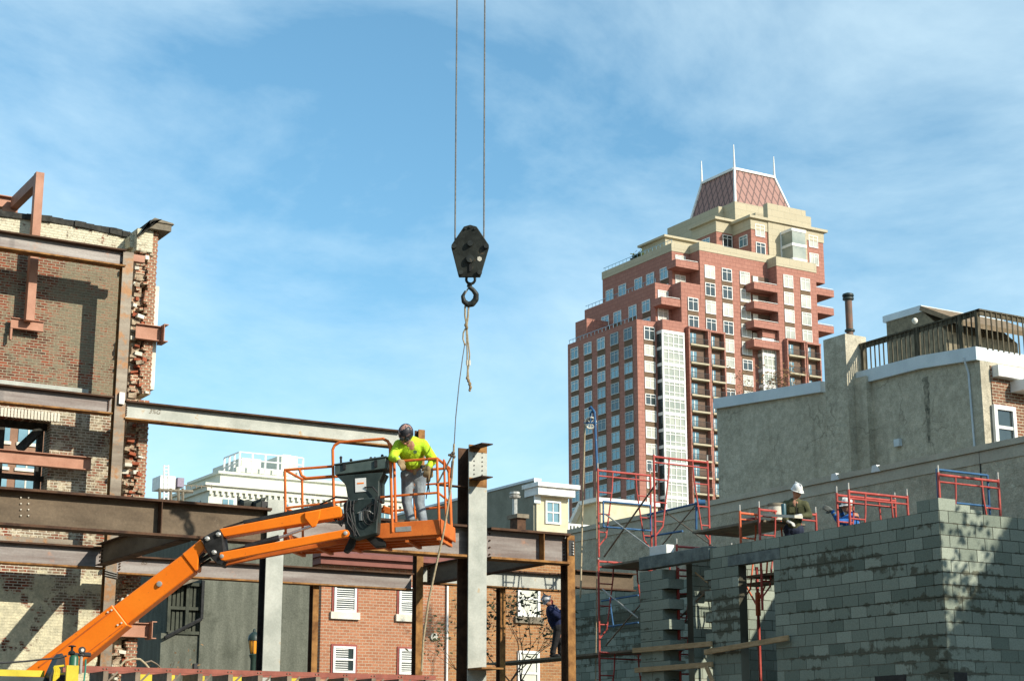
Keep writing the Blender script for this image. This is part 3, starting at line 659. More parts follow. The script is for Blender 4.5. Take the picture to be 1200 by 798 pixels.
# beige house with grey side
YB_ = 76.0
c0 = onY(626.5, 600, YB_); XBh = c0.x; zh = onX(626, 563, XBh).z; c1 = onY(666, 600, YB_)
bh = thing('beige_house', (XBh, YB_, 0), 'beige stucco house with grey side wall and white box cornice', 'house')
w_ = MB(); w_.box((XBh+0.12, YB_, 0), (c1.x, YB_+16, zh-0.1)); w_.build('front_wall', M['beige'], bh)
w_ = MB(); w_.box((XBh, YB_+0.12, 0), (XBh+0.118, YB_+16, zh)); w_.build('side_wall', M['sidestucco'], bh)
w_ = MB(); w_.box((XBh-0.06, YB_-0.05, zh), (XBh+0.4, YB_+16.05, zh+0.13)); w_.box((XBh-0.05, YB_-0.06, zh-1.2), (XBh+0.35, YB_-0.003, zh)); w_.build('parapet_cap', M['coping'], bh)
w_ = MB(); q = onY(629, 576, YB_-0.5); zq = onY(640, 565, YB_-.6).z; zq2 = onY(640, 577, YB_-.6).z
w_.box((q.x, YB_-0.65, zq-0.22), (c1.x+0.35, YB_+1, zq)); w_.box((q.x+0.1, YB_-0.5, zq2-0.1), (c1.x+0.12, YB_+0.9, zq-0.222)); w_.build('cornice', M['white'], bh)
window(bh, onY(638.5, 600, YB_).x, onY(656.5, 600, YB_).x, onY(648, 614, YB_).z, onY(648, 587, YB_).z, YB_, M['white'], M['glassblue'], sill=False, vert=True, fw=0.1)
# vent and chimney in front of grey side
ch = thing('roof_chimney', onX(604, 640, XBh-3), 'short rust red chimney with a metal cowl before the grey side wall', 'chimney')
cc = onX(607, 622, XBh-3); w_ = MB(); w_.box((cc.x-0.25, cc.y-0.35, cc.z-4), (cc.x+0.25, cc.y+0.35, cc.z+0.6)); w_.build('stack', M['rustshade'], ch)
w_ = MB(); w_.box((cc.x-0.35, cc.y-0.5, cc.z+0.602), (cc.x+0.35, cc.y+0.5, cc.z+0.8)); w_.build('cap', M['greywood'], ch)
w_ = MB(); w_.tube((cc.x, cc.y+0.3, cc.z+0.7), (cc.x, cc.y+0.3, cc.z+1.7), 0.13, 8); w_.lathe((cc.x, cc.y+0.3, cc.z+1.7), [(0.27, 0), (0.3, 0.1), (0.2, 0.16), (0.27, 0.2), (0.25, 0.3)], 10); w_.build('cowl', M['galv'], ch)
lw = MB(); p = onX(560, 640, XBh-4); p2 = onX(626, 625, XBh-4)
lw.box((XBh-5, YB_-2, 0), (XBh+7.5, YB_-0.8, onX(600, 622, XBh-4).z-0.4)); lw.build('low_roof_wall', M['darkstucco'], label='low dark rendered wall below the rust red chimney', cat='wall')
# second beige gable with balustrade
YG = 86.0
p = onY(727, 600, YG); q = onY(737.5, 600, YG); XGh = onY(704, 600, YG).x
gh = thing('beige_gable_house', (XGh, YG, 0), 'beige house with sloping parapet and white balustrade left of the red scaffold', 'house')
zg = onX(706, 587, XGh).z; w_ = MB(); ye = onX(664, 618, XGh).y; ym = onX(684, 597, XGh).y
w_.prism([(XGh, YG, 0), (XGh, YG, zg), (XGh, ym, zg), (XGh, ye, zg-2.2), (XGh, ye, 0)], (4.3, 0, 0)); w_.build('wall', M['beige'], gh)
w_ = MB(); w_.bar((XGh+2, YG-0.2, zg+0.1), (XGh+2, ym, zg+0.1), 0.25, 4.7, (1, 0, 0)); w_.bar((XGh+2, ym, zg+0.1), (XGh+2, ye+0.2, zg-2.1), 0.25, 4.7, (1, 0, 0)); w_.build('parapet_cap', M['white'], gh)
w_ = MB(); p = onY(666, 612, YG-3); q = onY(696, 616, YG-3); z1 = onY(666, 613, YG-3).z
w_.box((p.x, YG-3, z1-0.12), (q.x, YG-2.9, z1)); x = p.x
while x < q.x: w_.box((x, YG-3, z1-1.6), (x+0.09, YG-2.91, z1-0.12)); x += 0.24
w_.build('balustrade', M['white'], gh)
window(gh, XGh+1.0, XGh+3.2, zg-3.2, zg-1.4, YG, M['white'], M['blind'], fw=0.14, sill=False)
# far brown flats seen through the ruined window
YF = 110.0
p = onY(-25, 540, YF); q = onY(62, 540, YF)
fb = thing('brown_flats', (p.x, YF, 0), 'brown block of flats with paired blue windows seen through the ruined opening', 'building')
w_ = MB(); w_.box((p.x, YF, 0), (q.x, YF+8, onY(20, 470, YF).z)); w_.build('wall', mat_noise('brown_brick_far', (0.20, 0.11, 0.07), (0.27, 0.155, 0.10), 1, 0.9, fine=0.1), fb)
for r in range(5):
    for c in range(3):
        x = p.x+0.55+c*1.85; z = onY(20, 500, YF).z-r*0.98*1.7
        f_ = MB(); f_.box((x, YF-0.06, z-1.0), (x+1.3, YF-0.01, z)); ww = f_.build('window', M['glassblue'], fb)
        f_ = MB(); f_.box((x+0.6, YF-0.1, z-1.0), (x+0.7, YF-0.061, z)); f_.box((x-0.1, YF-0.12, z-1.22), (x+1.4, YF-0.01, z-1.01)); f_.build('window_trim', M['offwhite'], ww)
# ---------------------------------------------------------------- ruined brick wall on the left
# brick with whitewash at the top, grey mortar smears in the middle and plaster low down
m, nt, b = newmat('ruined_party_wall_brick'); V, P, s = wallvec(nt)
t = brick_nodes(nt, V, (0.27, 0.075, 0.04), (0.09, 0.042, 0.028), (0.31, 0.28, 0.20), 0.17, 0.058, 0.009)
z = s.outputs[2]
nz = noise_fac(nt, P, 1.2, 8, 0.65); n5 = noise_fac(nt, P, 6, 6, 0.7); n20 = noise_fac(nt, P, 26, 4)
speck = ramp(nt, n20, 0.3, 0.7, 0.84, 1.16)
smear = math2(nt, 'ADD', math2(nt, 'MULTIPLY', nz, 0.5), math2(nt, 'MULTIPLY', n5, 0.5))
Z0 = [onY(60, y, 34.3).z for y in (300, 440, 480, 650)]
band = math2(nt, 'MULTIPLY', ramp(nt, z, Z0[1]-0.3, Z0[1]+0.1), ramp(nt, z, Z0[0]-1.2, Z0[0], 1, 1))
f_s = math2(nt, 'MULTIPLY', ramp(nt, math2(nt, 'ADD', smear, math2(nt, 'MULTIPLY', ramp(nt, s.outputs[0], onY(40, 350, 34.3).x, onY(70, 350, 34.3).x), 0.09)), 0.50, 0.58), 1.0)
col = mixc(nt, math2(nt, 'MULTIPLY', f_s, ramp(nt, t.outputs['Fac'], 0, 1, 0.62, 1.0)), t.outputs[0], (0.235, 0.225, 0.155))
# whitewash
ww = math2(nt, 'MULTIPLY', ramp(nt, z, Z0[0]+0.0, Z0[0]+0.08), ramp(nt, n5, 0.36, 0.46))
col = mixc(nt, math2(nt, 'MULTIPLY', ww, ramp(nt, t.outputs['Fac'], 0, 1, 1.0, 0.75)), col, (0.58, 0.54, 0.40))
# whitish painted brick around the window
w2 = math2(nt, 'MULTIPLY', math2(nt, 'MULTIPLY', ramp(nt, z, Z0[2]+0.2, Z0[2]), ramp(nt, z, Z0[3]-0.2, Z0[3]+0.1)), ramp(nt, n5, 0.5, 0.62, 0.0, 0.75))
col = mixc(nt, w2, col, (0.55, 0.48, 0.34))
zone = math2(nt, 'MULTIPLY', ramp(nt, z, Z0[2]+0.2, Z0[2]), ramp(nt, nz, 0.36, 0.5)); col = mixc(nt, math2(nt, 'MULTIPLY', math2(nt, 'MULTIPLY', zone, t.outputs['Fac']), 0.85), col, (0.58, 0.53, 0.42))
# low plaster
pz = math2(nt, 'ADD', nz, math2(nt, 'MULTIPLY', ramp(nt, z, Z0[3], Z0[3]-1.6), 0.20))
pl_ = math2(nt, 'MULTIPLY', ramp(nt, z, Z0[3]+0.1, Z0[3]-0.1), ramp(nt, pz, 0.60, 0.63))
plc = mixc(nt, ramp(nt, n5, 0.4, 0.6), (0.44, 0.41, 0.29), (0.60, 0.55, 0.38))
col = mixc(nt, pl_, col, plc)
cb = nt.nodes.new('ShaderNodeVectorMath'); cb.operation = 'SCALE'; nt.links.new(col, cb.inputs[0]); nt.links.new(speck, cb.inputs[3])
nt.links.new(cb.outputs[0], b.inputs['Base Color']); b.inputs['Roughness'].default_value = 0.95; b.inputs['Specular IOR Level'].default_value = 0.1
hh = math2(nt, 'ADD', math2(nt, 'MULTIPLY', t.outputs['Fac'], -0.006), math2(nt, 'MULTIPLY', n20, 0.010))
bn = N(nt, 'ShaderNodeBump', Strength=1.0, Distance=1.0); nt.links.new(hh, bn.inputs['Height']); nt.links.new(bn.outputs[0], b.inputs['Normal'])
M['ruin'] = m
M['facebrick'] = mat_brick('face_brick', (0.36, 0.15, 0.085), (0.24, 0.10, 0.06), (0.52, 0.43, 0.30), 0.13, 0.062, 0.012, (0.3, 0.25, 0.18), 0.3)
M['rubble'] = mat_noise('rubble_core', (0.22, 0.15, 0.10), (0.48, 0.40, 0.28), 7, 0.95, 0.03, 18, c3=(0.30, 0.11, 0.06), s3=11, lo3=0.55, hi3=0.6, fine=0.25)
M['tar'] = mat_noise('black_tar_edge', (0.02, 0.02, 0.018), (0.05, 0.048, 0.04), 9, 0.9, 0.02, 10)
YWL = 34.3; TH = 0.45
rw = thing('ruined_brick_wall', onY(90, 790, YWL), 'tall ruined brick party wall with whitewashed top, torn edge and window opening', 'wall')
XL = onY(-120, 400, YWL).x; XR_ = onY(158, 500, YWL).x
def wz(px, py, Y=YWL): return onY(px, py, Y).z
# parapet line descending in kinks
tops = [(-120, 236), (0, 252), (60, 259), (100, 266), (128, 272), (150, 277), (158, 284)]
tp = [onY(a, b_, YWL) for a, b_ in tops]
zw0 = wz(30, 603); zw1 = wz(30, 491)     # window opening bottom and top
xw0 = onY(-34, 540, YWL).x; xw1 = onY(57, 540, YWL).x
wl = MB()
wl.prism([(XL, YWL, zw1)]+[tuple(p) for p in tp]+[(XR_, YWL, zw1)], (0, TH, 0))
wl.box((xw1, YWL, zw0), (XR_, YWL+TH, zw1)); wl.box((XL, YWL, zw0), (xw0, YWL+TH, zw1)); wl.box((XL, YWL, 0), (XR_, YWL+TH, zw0))
wl.build('brick_wall', M['ruin'], rw)
c = MB(); rnd = random.Random(5)
for i in range(len(tp)-1):
    a, b2 = tp[i], tp[i+1]; nseg = 2 if i < 2 else 3
    for k in range(nseg):
        p = a.lerp(b2, k/nseg); q = a.lerp(b2, (k+1)/nseg); hgt = 0.075+rnd.uniform(0, 0.03); dy = rnd.uniform(0.02, 0.07)
        c.prism([(p.x, YWL-dy, p.z-0.04), (q.x, YWL-dy, q.z-0.04), (q.x, YWL-dy, q.z+hgt), (p.x, YWL-dy, p.z+hgt*rnd.uniform(0.8, 1.1))], (0, TH+0.1, 0))
c.build('tar_capping', M['tar'], rw)
# window frame inside the opening, soldier course, diagonal brace
f = MB(); yi = YWL+0.28
for x in (xw0+0.05, onY(4, 540, YWL).x, xw1-0.12): f.box((x-0.06, yi, zw0), (x+0.06, yi+0.1, zw1))
f.box((xw0, yi-0.01, zw1-0.14), (xw1, yi+0.11, zw1)); f.box((xw0, yi-0.01, (zw0+zw1)/2-0.22), (xw1, yi+0.11, (zw0+zw1)/2-0.12))
f.bar(onY(22, 527, yi-0.02), onY(47, 503, yi-0.02), 0.16, 0.1)
f.build('window_frame', M['tar'], rw)
sc = MB(); x = xw0-0.1
while x < xw1+0.15: sc.box((x, YWL-0.02, zw1+0.01), (x+0.05, YWL-0.001, zw1+0.19)); x += 0.068
sc.build('soldier_course', M['offwhite'], rw)
# return pier at the torn right edge: core pieces and outer face brick
YPf = 33.85
pr = MB()
def zpy(py): return onY(165, py, YPf).z
xa = onY(153, 400, YPf).x
z = 0.0; ztop_p = zpy(283); rnd = random.Random(11)
while z < ztop_p:
    h_ = rnd.uniform(0.07, 0.17); wd = 0.26+rnd.uniform(-0.09, 0.10)
    if z > zpy(330): wd += 0.04
    lean = 0.0
    pr.box((xa+rnd.uniform(0, 0.05), YPf+rnd.uniform(0, 0.12), z), (xa+wd, YWL+TH, min(z+h_-0.008, ztop_p)), rnd.choice((0, 0, 0, 1)))
    z += h_
for i in range(240):      # loose bricks and mortar lumps standing out of the broken core
    zz = rnd.uniform(0, ztop_p); x = xa+rnd.uniform(0.02, 0.36)
    s_ = Vector((rnd.uniform(0.03, 0.085), rnd.uniform(0.05, 0.10), rnd.uniform(0.018, 0.045)))
    r = Matrix.Rotation(rnd.uniform(-0.4, 0.4), 3, 'Z') @ Matrix.Rotation(rnd.uniform(-0.25, 0.25), 3, 'Y')
    pr.obox((x, YPf+rnd.uniform(-0.05, 0.15), zz), r @ Vector((s_.x, 0, 0)), r @ Vector((0, s_.y, 0)), r @ Vector((0, 0, s_.z)), rnd.choice((0, 2, 1, 3)))
pr.build('torn_core', [M['rubble'], M['facebrick'], M['offwhite'], mat_noise('torn_red_brick', (0.24, 0.06, 0.03), (0.36, 0.11, 0.055), 6, 0.95)], rw)
pf = MB(); z = 0; k = 0
xo = onY(184.5, 300, YPf).x
while z < zpy(272):
    e = 0.012 if k % 2 else 0.0
    gap = zpy(470) < z < zpy(463)
    inner = xa+0.25+rnd.uniform(-0.04, 0.06)
    ex = xo+e-0.03
    if not gap: pf.box((inner, YPf-0.06, z), (ex, YWL+TH-0.05, z+0.052))
    z += 0.062; k += 1
pf.build('face_brick_edge', M['facebrick'], rw)
ts = MB(); ts.box((xo-0.02, YPf-0.02, zpy(455)), (xo+0.07, YWL+TH, zpy(333))); ts.build('edge_trim', M['offwhite'], rw)
hd = MB(); hd.box((onY(160, 285, YPf-0.1).x, YPf-0.12, zpy(296)), (xa+0.33, YWL, zpy(270))); hd.box((onY(152, 285, YPf+.1).x, YPf+0.1, zpy(290)), (onY(160, 285, YPf-0.1).x, YWL, zpy(276)))
hd.build('plaster_head', M['ruin'], rw)
ec = MB(); a = onY(174, 268, YPf-0.2); b2 = onY(200, 268, YPf-0.2)
ec.box((a.x, YPf-0.25, zpy(270)), (b2.x, YWL+0.3, zpy(262))); ec.prism([(a.x, YPf-0.28, zpy(262)), (b2.x+0.05, YPf-0.28, zpy(262)), (b2.x+0.02, YPf-0.28, zpy(260.5)), (a.x+0.1, YPf-0.28, zpy(257.5))], (0, 0.9, 0))
ec.build('broken_cornice', M['greywood'], rw)
ec = MB(); ec.prism([onY(164, 274, YPf-0.29), onY(175, 268, YPf-0.29), onY(176, 258, YPf-0.29), onY(190, 257, YPf-0.29), onY(178, 260, YPf-.29), onY(166, 273, YPf-.29)], (0, 0.7, 0)); ec.build('torn_roofing', M['tar'], rw)

# ---------------------------------------------------------------- structural steel
def ibeam_x(mb, x0, x1, Y, zt, zb, bf=0.2, tf=0.022, tw=0.014, web=0, fl=1):
    mb.box((x0, Y-bf/2, zt-tf), (x1, Y+bf/2, zt), fl); mb.box((x0, Y-bf/2, zb), (x1, Y+bf/2, zb+tf), fl)
    mb.box((x0+0.004, Y-tw/2, zb+tf), (x1-0.004, Y+tw/2, zt-tf), web)
def ibeam_y(mb, X, y0, y1, zt, zb, bf=0.2, tf=0.022, tw=0.014, web=0, fl=1):
    mb.box((X-bf/2, y0, zt-tf), (X+bf/2, y1, zt), fl); mb.box((X-bf/2, y0, zb), (X+bf/2, y1, zb+tf), fl)
    mb.box((X-tw/2, y0+0.004, zb+tf), (X+tw/2, y1-0.004, zt-tf), web)
def hcol(mb, X, Y, z0, z1, w, d, tf=0.03, tw=0.02, face=0, side=1):
    mb.box((X-w/2, Y-d/2, z0), (X+w/2, Y-d/2+tf, z1), face); mb.box((X-w/2, Y+d/2-tf, z0), (X+w/2, Y+d/2, z1), side)
    mb.box((X-tw/2, Y-d/2+tf, z0+0.003), (X+tw/2, Y+d/2-tf, z1-0.003), side)
def bolts(mb, pts, r=0.018, ax=(0, -1, 0), l=0.03):
    for p in pts: mb.tube(p, Vector(p)+Vector(ax)*l, r, 6)
YFp = 28.3; YBp = 33.3
GS = 'steel beams of the frame'; GC = 'steel columns of the frame'
def xbeam(name, px0, px1, yt, yb, Y, label, mats, tf=0.032, bf=0.28, cat='beam', pxr=None, group=GS, stiff=(), boltends=(0, 0), zt=None, zb=None):
    pm = (px0+px1)/2 if pxr is None else pxr
    zt = onY(pm, yt, Y-bf/2).z if zt is None else zt; zb = onY(pm, yb, Y-bf/2).z if zb is None else zb
    x0 = onY(px0, (yt+yb)/2, Y).x; x1 = onY(px1, (yt+yb)/2, Y).x
    root = thing(name, ((x0+x1)/2, Y, zb), label, cat, group)
    w = MB(); w.box((x0, Y-0.007, zb+tf), (x1, Y+0.007, zt-tf)); w.build('web', mats[0], root)
    f = MB(); f.box((x0, Y-bf/2, zt-tf), (x1, Y+bf/2, zt)); f.build('flange', M['rustshade'], root)
    f = MB(); f.box((x0, Y-bf/2, zb), (x1, Y+bf/2, zb+tf)); f.build('flange', mats[1], root)
    for spx in stiff:
        sx = onY(spx, (yt+yb)/2, Y-bf/2).x; s_ = MB(); s_.box((sx-0.008, Y-bf/2+0.005, zb+tf), (sx+0.008, Y-0.008, zt-tf)); s_.build('stiffener', mats[1], root)
    for side, nb in ((0, boltends[0]), (1, boltends[1])):
        if nb:
            bx = x0+0.06 if side == 0 else x1-0.06
            bo = MB(); bolts(bo, [(bx, Y-0.007, zb+0.1+(zt-zb-0.2)*i/(nb-1)) for i in range(nb)]); bo.build('bolts', M['rustshade'], root)
    return root, x0, x1, zt, zb
MP = (M['millpink'], M['rust']); MW = (M['pale'], M['rust'])
xbeam('steel_beam', -60, 146, 280.5, 301, YBp, 'pinkish grey beam running to the top of the left column across the whitewashed bricks', MP, pxr=72, boltends=(0, 2))
xbeam('steel_beam', -60, 130.5, 456.5, 478, YBp, 'grey pink beam under the row of drilled grey angle, above the ruined window', MP, pxr=65, boltends=(0, 5))
xbeam('steel_beam', 143.5, 468, 485.2, 506.4, YBp, 'long pale beam running from the left column to behind the lime shirted worker', MW, pxr=300, boltends=(5, 0))
xbeam('steel_beam', -60, 121, 636.5, 662.5, YBp, 'grey pink beam low on the ruined wall beneath the big brown girder', MP, pxr=60, boltends=(0, 4))
xbeam('steel_beam', 136, 482, 660.5, 681.5, YBp, 'pale grey beam behind the orange boom and grey column', MP, pxr=310, boltends=(4, 0))
xbeam('steel_beam', 494, 660, 668, 689, YBp, 'weathered pale beam over the orange brick house windows', (M['pale'], M['rust']), pxr=600)
xbeam('steel_beam', 672, 742, 669.0, 690.0, YBp, 'short brown beam end passing behind the scaffold towards the block wall', (M['brownsteel'], M['rustshade']), pxr=705)
g_, gx0, gx1, gzt, gzb = xbeam('steel_girder', -60, 314, 577.5, 622, YFp, 'deep brown plate girder across the left with a stiffener plate', (M['brownsteel'], M['rustshade']), tf=0.042, bf=0.38, pxr=60, stiff=(190,), zt=6.06, zb=5.43)
bo = MB(); bolts(bo, [onY(a, b2, YFp-0.01) for a in (24, 33) for b2 in (583, 590, 597, 604)], 0.012); bo.build('bolts', M['offwhite'], g_)
xbeam('steel_girder', 329, 548, 605, 640, YFp, 'pinkish girder passing behind the lift basket to the tall column', (M['millpink'], M['rust']), tf=0.042, bf=0.38, zt=6.04, zb=5.43)
xbeam('steel_girder', 570, 663, 622, 656, YFp, 'pinkish girder with one stiffener between the tall column and the rusty corner column', (M['millpink'], M['rust']), tf=0.042, bf=0.38, zt=6.03, zb=5.43, stiff=(638,), boltends=(4, 7))
# cross beams running away from the front girders to the back row
def ybeam(pxf, label, zt, zb, mats, y0=YFp+0.2, y1=YBp-0.15, bf=0.22):
    X = onY(pxf, 620, YFp).x; root = thing('cross_beam', (X, (y0+y1)/2, zb), label, 'beam', 'cross beams')
    w = MB(); w.box((X-0.007, y0, zb+0.02), (X+0.007, y1, zt-0.02)); w.build('web', mats[0], root)
    for a, b2 in ((zt-0.02, zt), (zb, zb+0.02)):
        f = MB(); f.box((X-bf/2, y0, a), (X+bf/2, y1, b2)); f.build('flange', mats[1], root)
    bo = MB(); bolts(bo, [(X-0.008, y1-0.12, zb+0.08+0.07*i) for i in range(5)], ax=(-1, 0, 0)); bo.build('bolts', M['rustshade'], root)
    return X
Xc1 = onY(131, 650, YBp).x
X_ = ybeam(222, 'dark cross beam running from the left column up to the brown girder', 5.85, 5.42, (M['brownsteel'], M['rustshade']))
X2_ = ybeam(639, 'dark cross beam running behind the tall centre column', 5.85, 5.42, (M['brownsteel'], M['rustshade']))
# columns; a darker second material puts the open side's shade into the colour
def column(name, px, py, Y, w, d, z1, label, mats, cat='column', z0=0, group=GC, extra=None):
    X = onY(px, py, Y-d/2).x; root = thing(name, (X, Y, 0), label, cat, group)
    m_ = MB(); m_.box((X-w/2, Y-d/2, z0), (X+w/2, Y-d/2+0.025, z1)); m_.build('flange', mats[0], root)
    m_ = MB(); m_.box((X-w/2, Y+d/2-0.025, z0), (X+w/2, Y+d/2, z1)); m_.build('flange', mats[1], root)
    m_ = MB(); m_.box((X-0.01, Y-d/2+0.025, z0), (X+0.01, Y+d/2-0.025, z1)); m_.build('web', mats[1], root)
    return root, X
r1, Xk1 = column('steel_column', 139.5, 500, YBp, 0.225, 0.2, onY(150, 297, YBp).z, 'tall rusty grey column standing in front of the ruined brick wall', (M['mill'], M['rust']))
m_ = MB(); zz = onY(138, 468, YBp).z; m_.box((Xk1-0.05, YBp-0.17, zz-0.12), (Xk1+0.06, YBp-0.101, zz+0.12)); m_.build('clip', M['galv'], r1)
m_ = MB(); zz = onY(128, 675, YBp).z
for k in range(3): m_.path([(Xk1-0.13, YBp-0.12, zz+0.05*k), (Xk1+0.13, YBp-0.13, zz-0.04+0.04*k)], 0.012, 5)
m_.build('wire_tie', M['cable'], r1)
zcap = onY(150, 297, YBp).z
m_ = MB(); m_.box((Xk1+0.114, YBp-0.095, onY(160, 308, YBp).z), (onY(170, 302, YBp-0.1).x, YBp+0.05, onY(160, 300, YBp).z)); m_.build('stub_beam', M['salmon'], r1)
def chalk(txt, px, py, Y, h, mat, parent):
    cu = bpy.data.curves.new('chalk_mark', 'FONT'); cu.body = txt; cu.size = h; cu.extrude = 0.0008; cu.shear = 0.3
    to = bpy.data.objects.new('tmp', cu); scn.collection.objects.link(to); dg = bpy.context.evaluated_depsgraph_get(); me = bpy.data.meshes.new_from_object(to.evaluated_get(dg)); bpy.data.objects.remove(to)
    me.materials.clear(); me.materials.append(mat); o = bpy.data.objects.new('chalk_mark', me); scn.collection.objects.link(o); o.parent = parent
    p = onY(px, py, Y); o.location = p-wloc(parent); o.rotation_euler = (rad(90), 0, 0)
pale_b = [o for o in bpy.data.objects if 'long pale beam' in str(o.get('label'))][0]; chalk('3%G', 174, 484, YBp-0.010, 0.13, M['brownsteel'], pale_b)
pale_b = [o for o in bpy.data.objects if 'behind the orange boom' in str(o.get('label'))][0]; chalk('6S', 165, 661, YBp-0.010, 0.13, M['brownsteel'], pale_b)
r2, Xk2 = column('steel_column', 320.5, 700, YFp, 0.33, 0.30, 6.22, 'pale grey column left of the amber street lamp, under the boom', (M['pale'], M['black']))  # black web and rear flange: shade put into the colour
r3, Xk3 = column('steel_column', 559.5, 700, YFp, 0.40, 0.44, onY(560, 522, YFp-0.2).z, 'tall pale column in the middle with open top and stub plates', (M['pale'], M['rustshade']))
m_ = MB(); zb_ = onY(560, 562, YFp-0.22).z; zt_ = onY(560, 524, YFp-0.22).z
m_.box((Xk3-0.195, YFp-0.70, zt_-0.02), (Xk3+0.05, YFp-0.222, zt_)); m_.build('stub_plate', M['rustshade'], r3)
m_ = MB(); m_.box((Xk3-0.195, YFp-0.70, zb_-0.02), (Xk3+0.05, YFp-0.222, zb_)); m_.build('stub_plate', M['rustshade'], r3)
m_ = MB(); z_ = onY(540, 569.5, YFp).z; m_.box((Xk3-0.75, YFp-0.06, z_-0.02), (Xk3-0.011, YFp+0.10, z_)); m_.build('side_plate', M['rustshade'], r3)
m_ = MB(); m_.box((Xk3-0.197, YFp-0.224, zt_-0.1), (Xk3+0.197, YFp-0.2205, zt_+0.04)); m_.build('rust_patch', M['rust'], r3); m_ = MB(); m_.box((Xk3-0.197, YFp-0.224, zb_-0.14), (Xk3+0.197, YFp-0.2205, zb_+0.03)); m_.build('rust_patch', M['rust'], r3)
m_ = MB()
for c_ in (-0.09, 0.09): bolts(m_, [(Xk3+c_, YFp-0.2205, zb_+0.10+0.085*i) for i in range(6)], 0.015, l=0.008)
m_.build('bolt_holes', M['black'], r3)
m_ = MB(); bolts(m_, [(Xk3-0.0105, YFp-0.06, zb_+0.02+0.075*i) for i in range(6)], 0.017, ax=(-1, 0, 0), l=0.006); m_.build('bolt_holes', M['coping'], r3)
m_ = MB(); z_ = onY(556, 783, YFp-0.2).z
m_.box((Xk3-0.21, YFp-0.75, z_-0.03), (Xk3+0.26, YFp-0.222, z_)); m_.build('base_bracket', M['rust'], r3)
r4, Xk4 = column('steel_column', 670.0, 720, YFp, 0.17, 0.26, onY(668, 628, YFp).z, 'rusty brown corner column at the right end of the pink girder', (M['rust'], M['rustshade']))
m_ = MB(); m_.box((Xk4-0.06, YFp-0.135, onY(668, 652, YFp).z), (Xk4+0.07, YFp-0.131, onY(668, 634, YFp).z)); m_.build('splice_hole', M['black'], r4)
m_ = MB(); bolts(m_, [(Xk4+0.03, YFp-0.137, onY(668, 650-3.2*i, YFp).z) for i in range(5)], 0.016); m_.build('bolts', M['galv'], r4)
column('steel_column', 491.5, 730, YBp, 0.16, 0.2, onY(490, 504, YBp).z, 'brown column rising behind the lift basket and worker', (M['rust'], M['rustshade']))
column('steel_post', 369.5, 730, YBp+0.1, 0.13, 0.2, onY(369, 680.8, YBp).z, 'thin rust post beside the dark rendered building', (M['rust'], M['rustshade']), cat='post')
column('steel_post', 589.5, 730, YBp+0.1, 0.13, 0.2, onY(589, 683.5, YBp).z, 'orange brown post standing before the bare tree', (M['rust'], M['rustshade']), cat='post')
# grey drilled angles on the wall
def angle(px0, px1, yt, yb, Y, label, mat):
    pm = (px0+px1)/2; x0 = onY(px0, yt, Y).x; x1 = onY(px1, yt, Y).x; a = MB(); a.box((x0, Y, onY(pm, yb, Y).z), (x1, Y+0.02, onY(pm, yt, Y).z)); a.box((x0, Y+0.02, onY(pm, yb, Y).z), (x1, YWL-0.002, onY(pm, yb, Y).z+0.02))
    root = a.build('ledger_angle', mat, label=label, cat='angle', group='ledger angles on the ruined wall')
    bo = MB(); bolts(bo, [(x0+(x1-x0)*(0.12+0.2*i), Y, (onY(pm, yb, Y).z+onY(pm, yt, Y).z)/2) for i in range(5)], 0.015, l=0.012); bo.build('bolts', M['black'], root)
angle(-60, 104.5, 447, 461, YWL-0.14, 'drilled pale grey angle on the ruined wall above the window', M['pale'])
angle(-60, 94, 628, 640, YWL-0.14, 'yellow stained grey angle on plaster below the brown girder', M['mill'])
# salmon painted pieces
def sal(name, label, boxes, group=None, cat='beam'):
    a = MB()
    for q in boxes: q(a)
    return a.build(name, M['salmon'], label=label, cat=cat, group=group)
YS = YWL-0.30
x0 = onY(-60, 540, YS).x; x1 = onY(107, 540, YS).x; zt_ = onY(53, 530.5, YS-0.08).z; zb_ = onY(53, 546, YS-.08).z
sal('lintel_beam', 'salmon primed beam bolted across the ruined window opening', [lambda a: ibeam_x(a, x0, x1, YS, zt_, zb_, 0.16, 0.016, 0.012, 0, 0)])
bf_ = thing('bracing_frame', onY(40, 380, YS), 'salmon primed steel frame rising above the ruined wall top', 'frame')
pt = onY(46, 203.5, YS); pb = onY(39, 377, YS); a = MB()
a.box((pt.x-0.085, YS-0.09, pb.z), (pt.x+0.085, YS+0.09, pt.z)); a.build('post', M['salmon'], bf_)
a = MB(); ye = onX(17, 240, pt.x).y; a.box((pt.x-0.085, YS+0.092, pt.z-0.26), (pt.x+0.085, max(ye, YS+1.6), pt.z-0.02)); a.build('top_arm', M['salmon'], bf_)
ye = max(ye, YS+1.6)
a = MB(); ibeam_x(a, onY(-60, 240, ye+0.1).x, pt.x+0.1, ye+0.12, onY(8, 229, ye).z, onY(8, 243, ye).z, 0.2, 0.02, 0.014, 0, 0); a.box((pt.x-0.25, ye+0.0, onY(8, 262, ye).z), (pt.x+0.08, ye+0.2, onY(8, 243.5, ye).z)); a.build('rear_beam', M['salmon'], bf_)
a = MB(); p = onY(15, 366, YS+.02); q = onY(53, 385, YS); ibeam_x(a, p.x, q.x, YS+0.14, pb.z+0.06, pb.z-0.16, 0.1, 0.015, 0.012, 0, 0); a.box((p.x, YS+0.1, pb.z-0.4), (p.x+0.04, YS+0.2, pb.z-0.16)); a.build('foot_channel', M['salmon'], bf_)
Yq = YPf-0.25
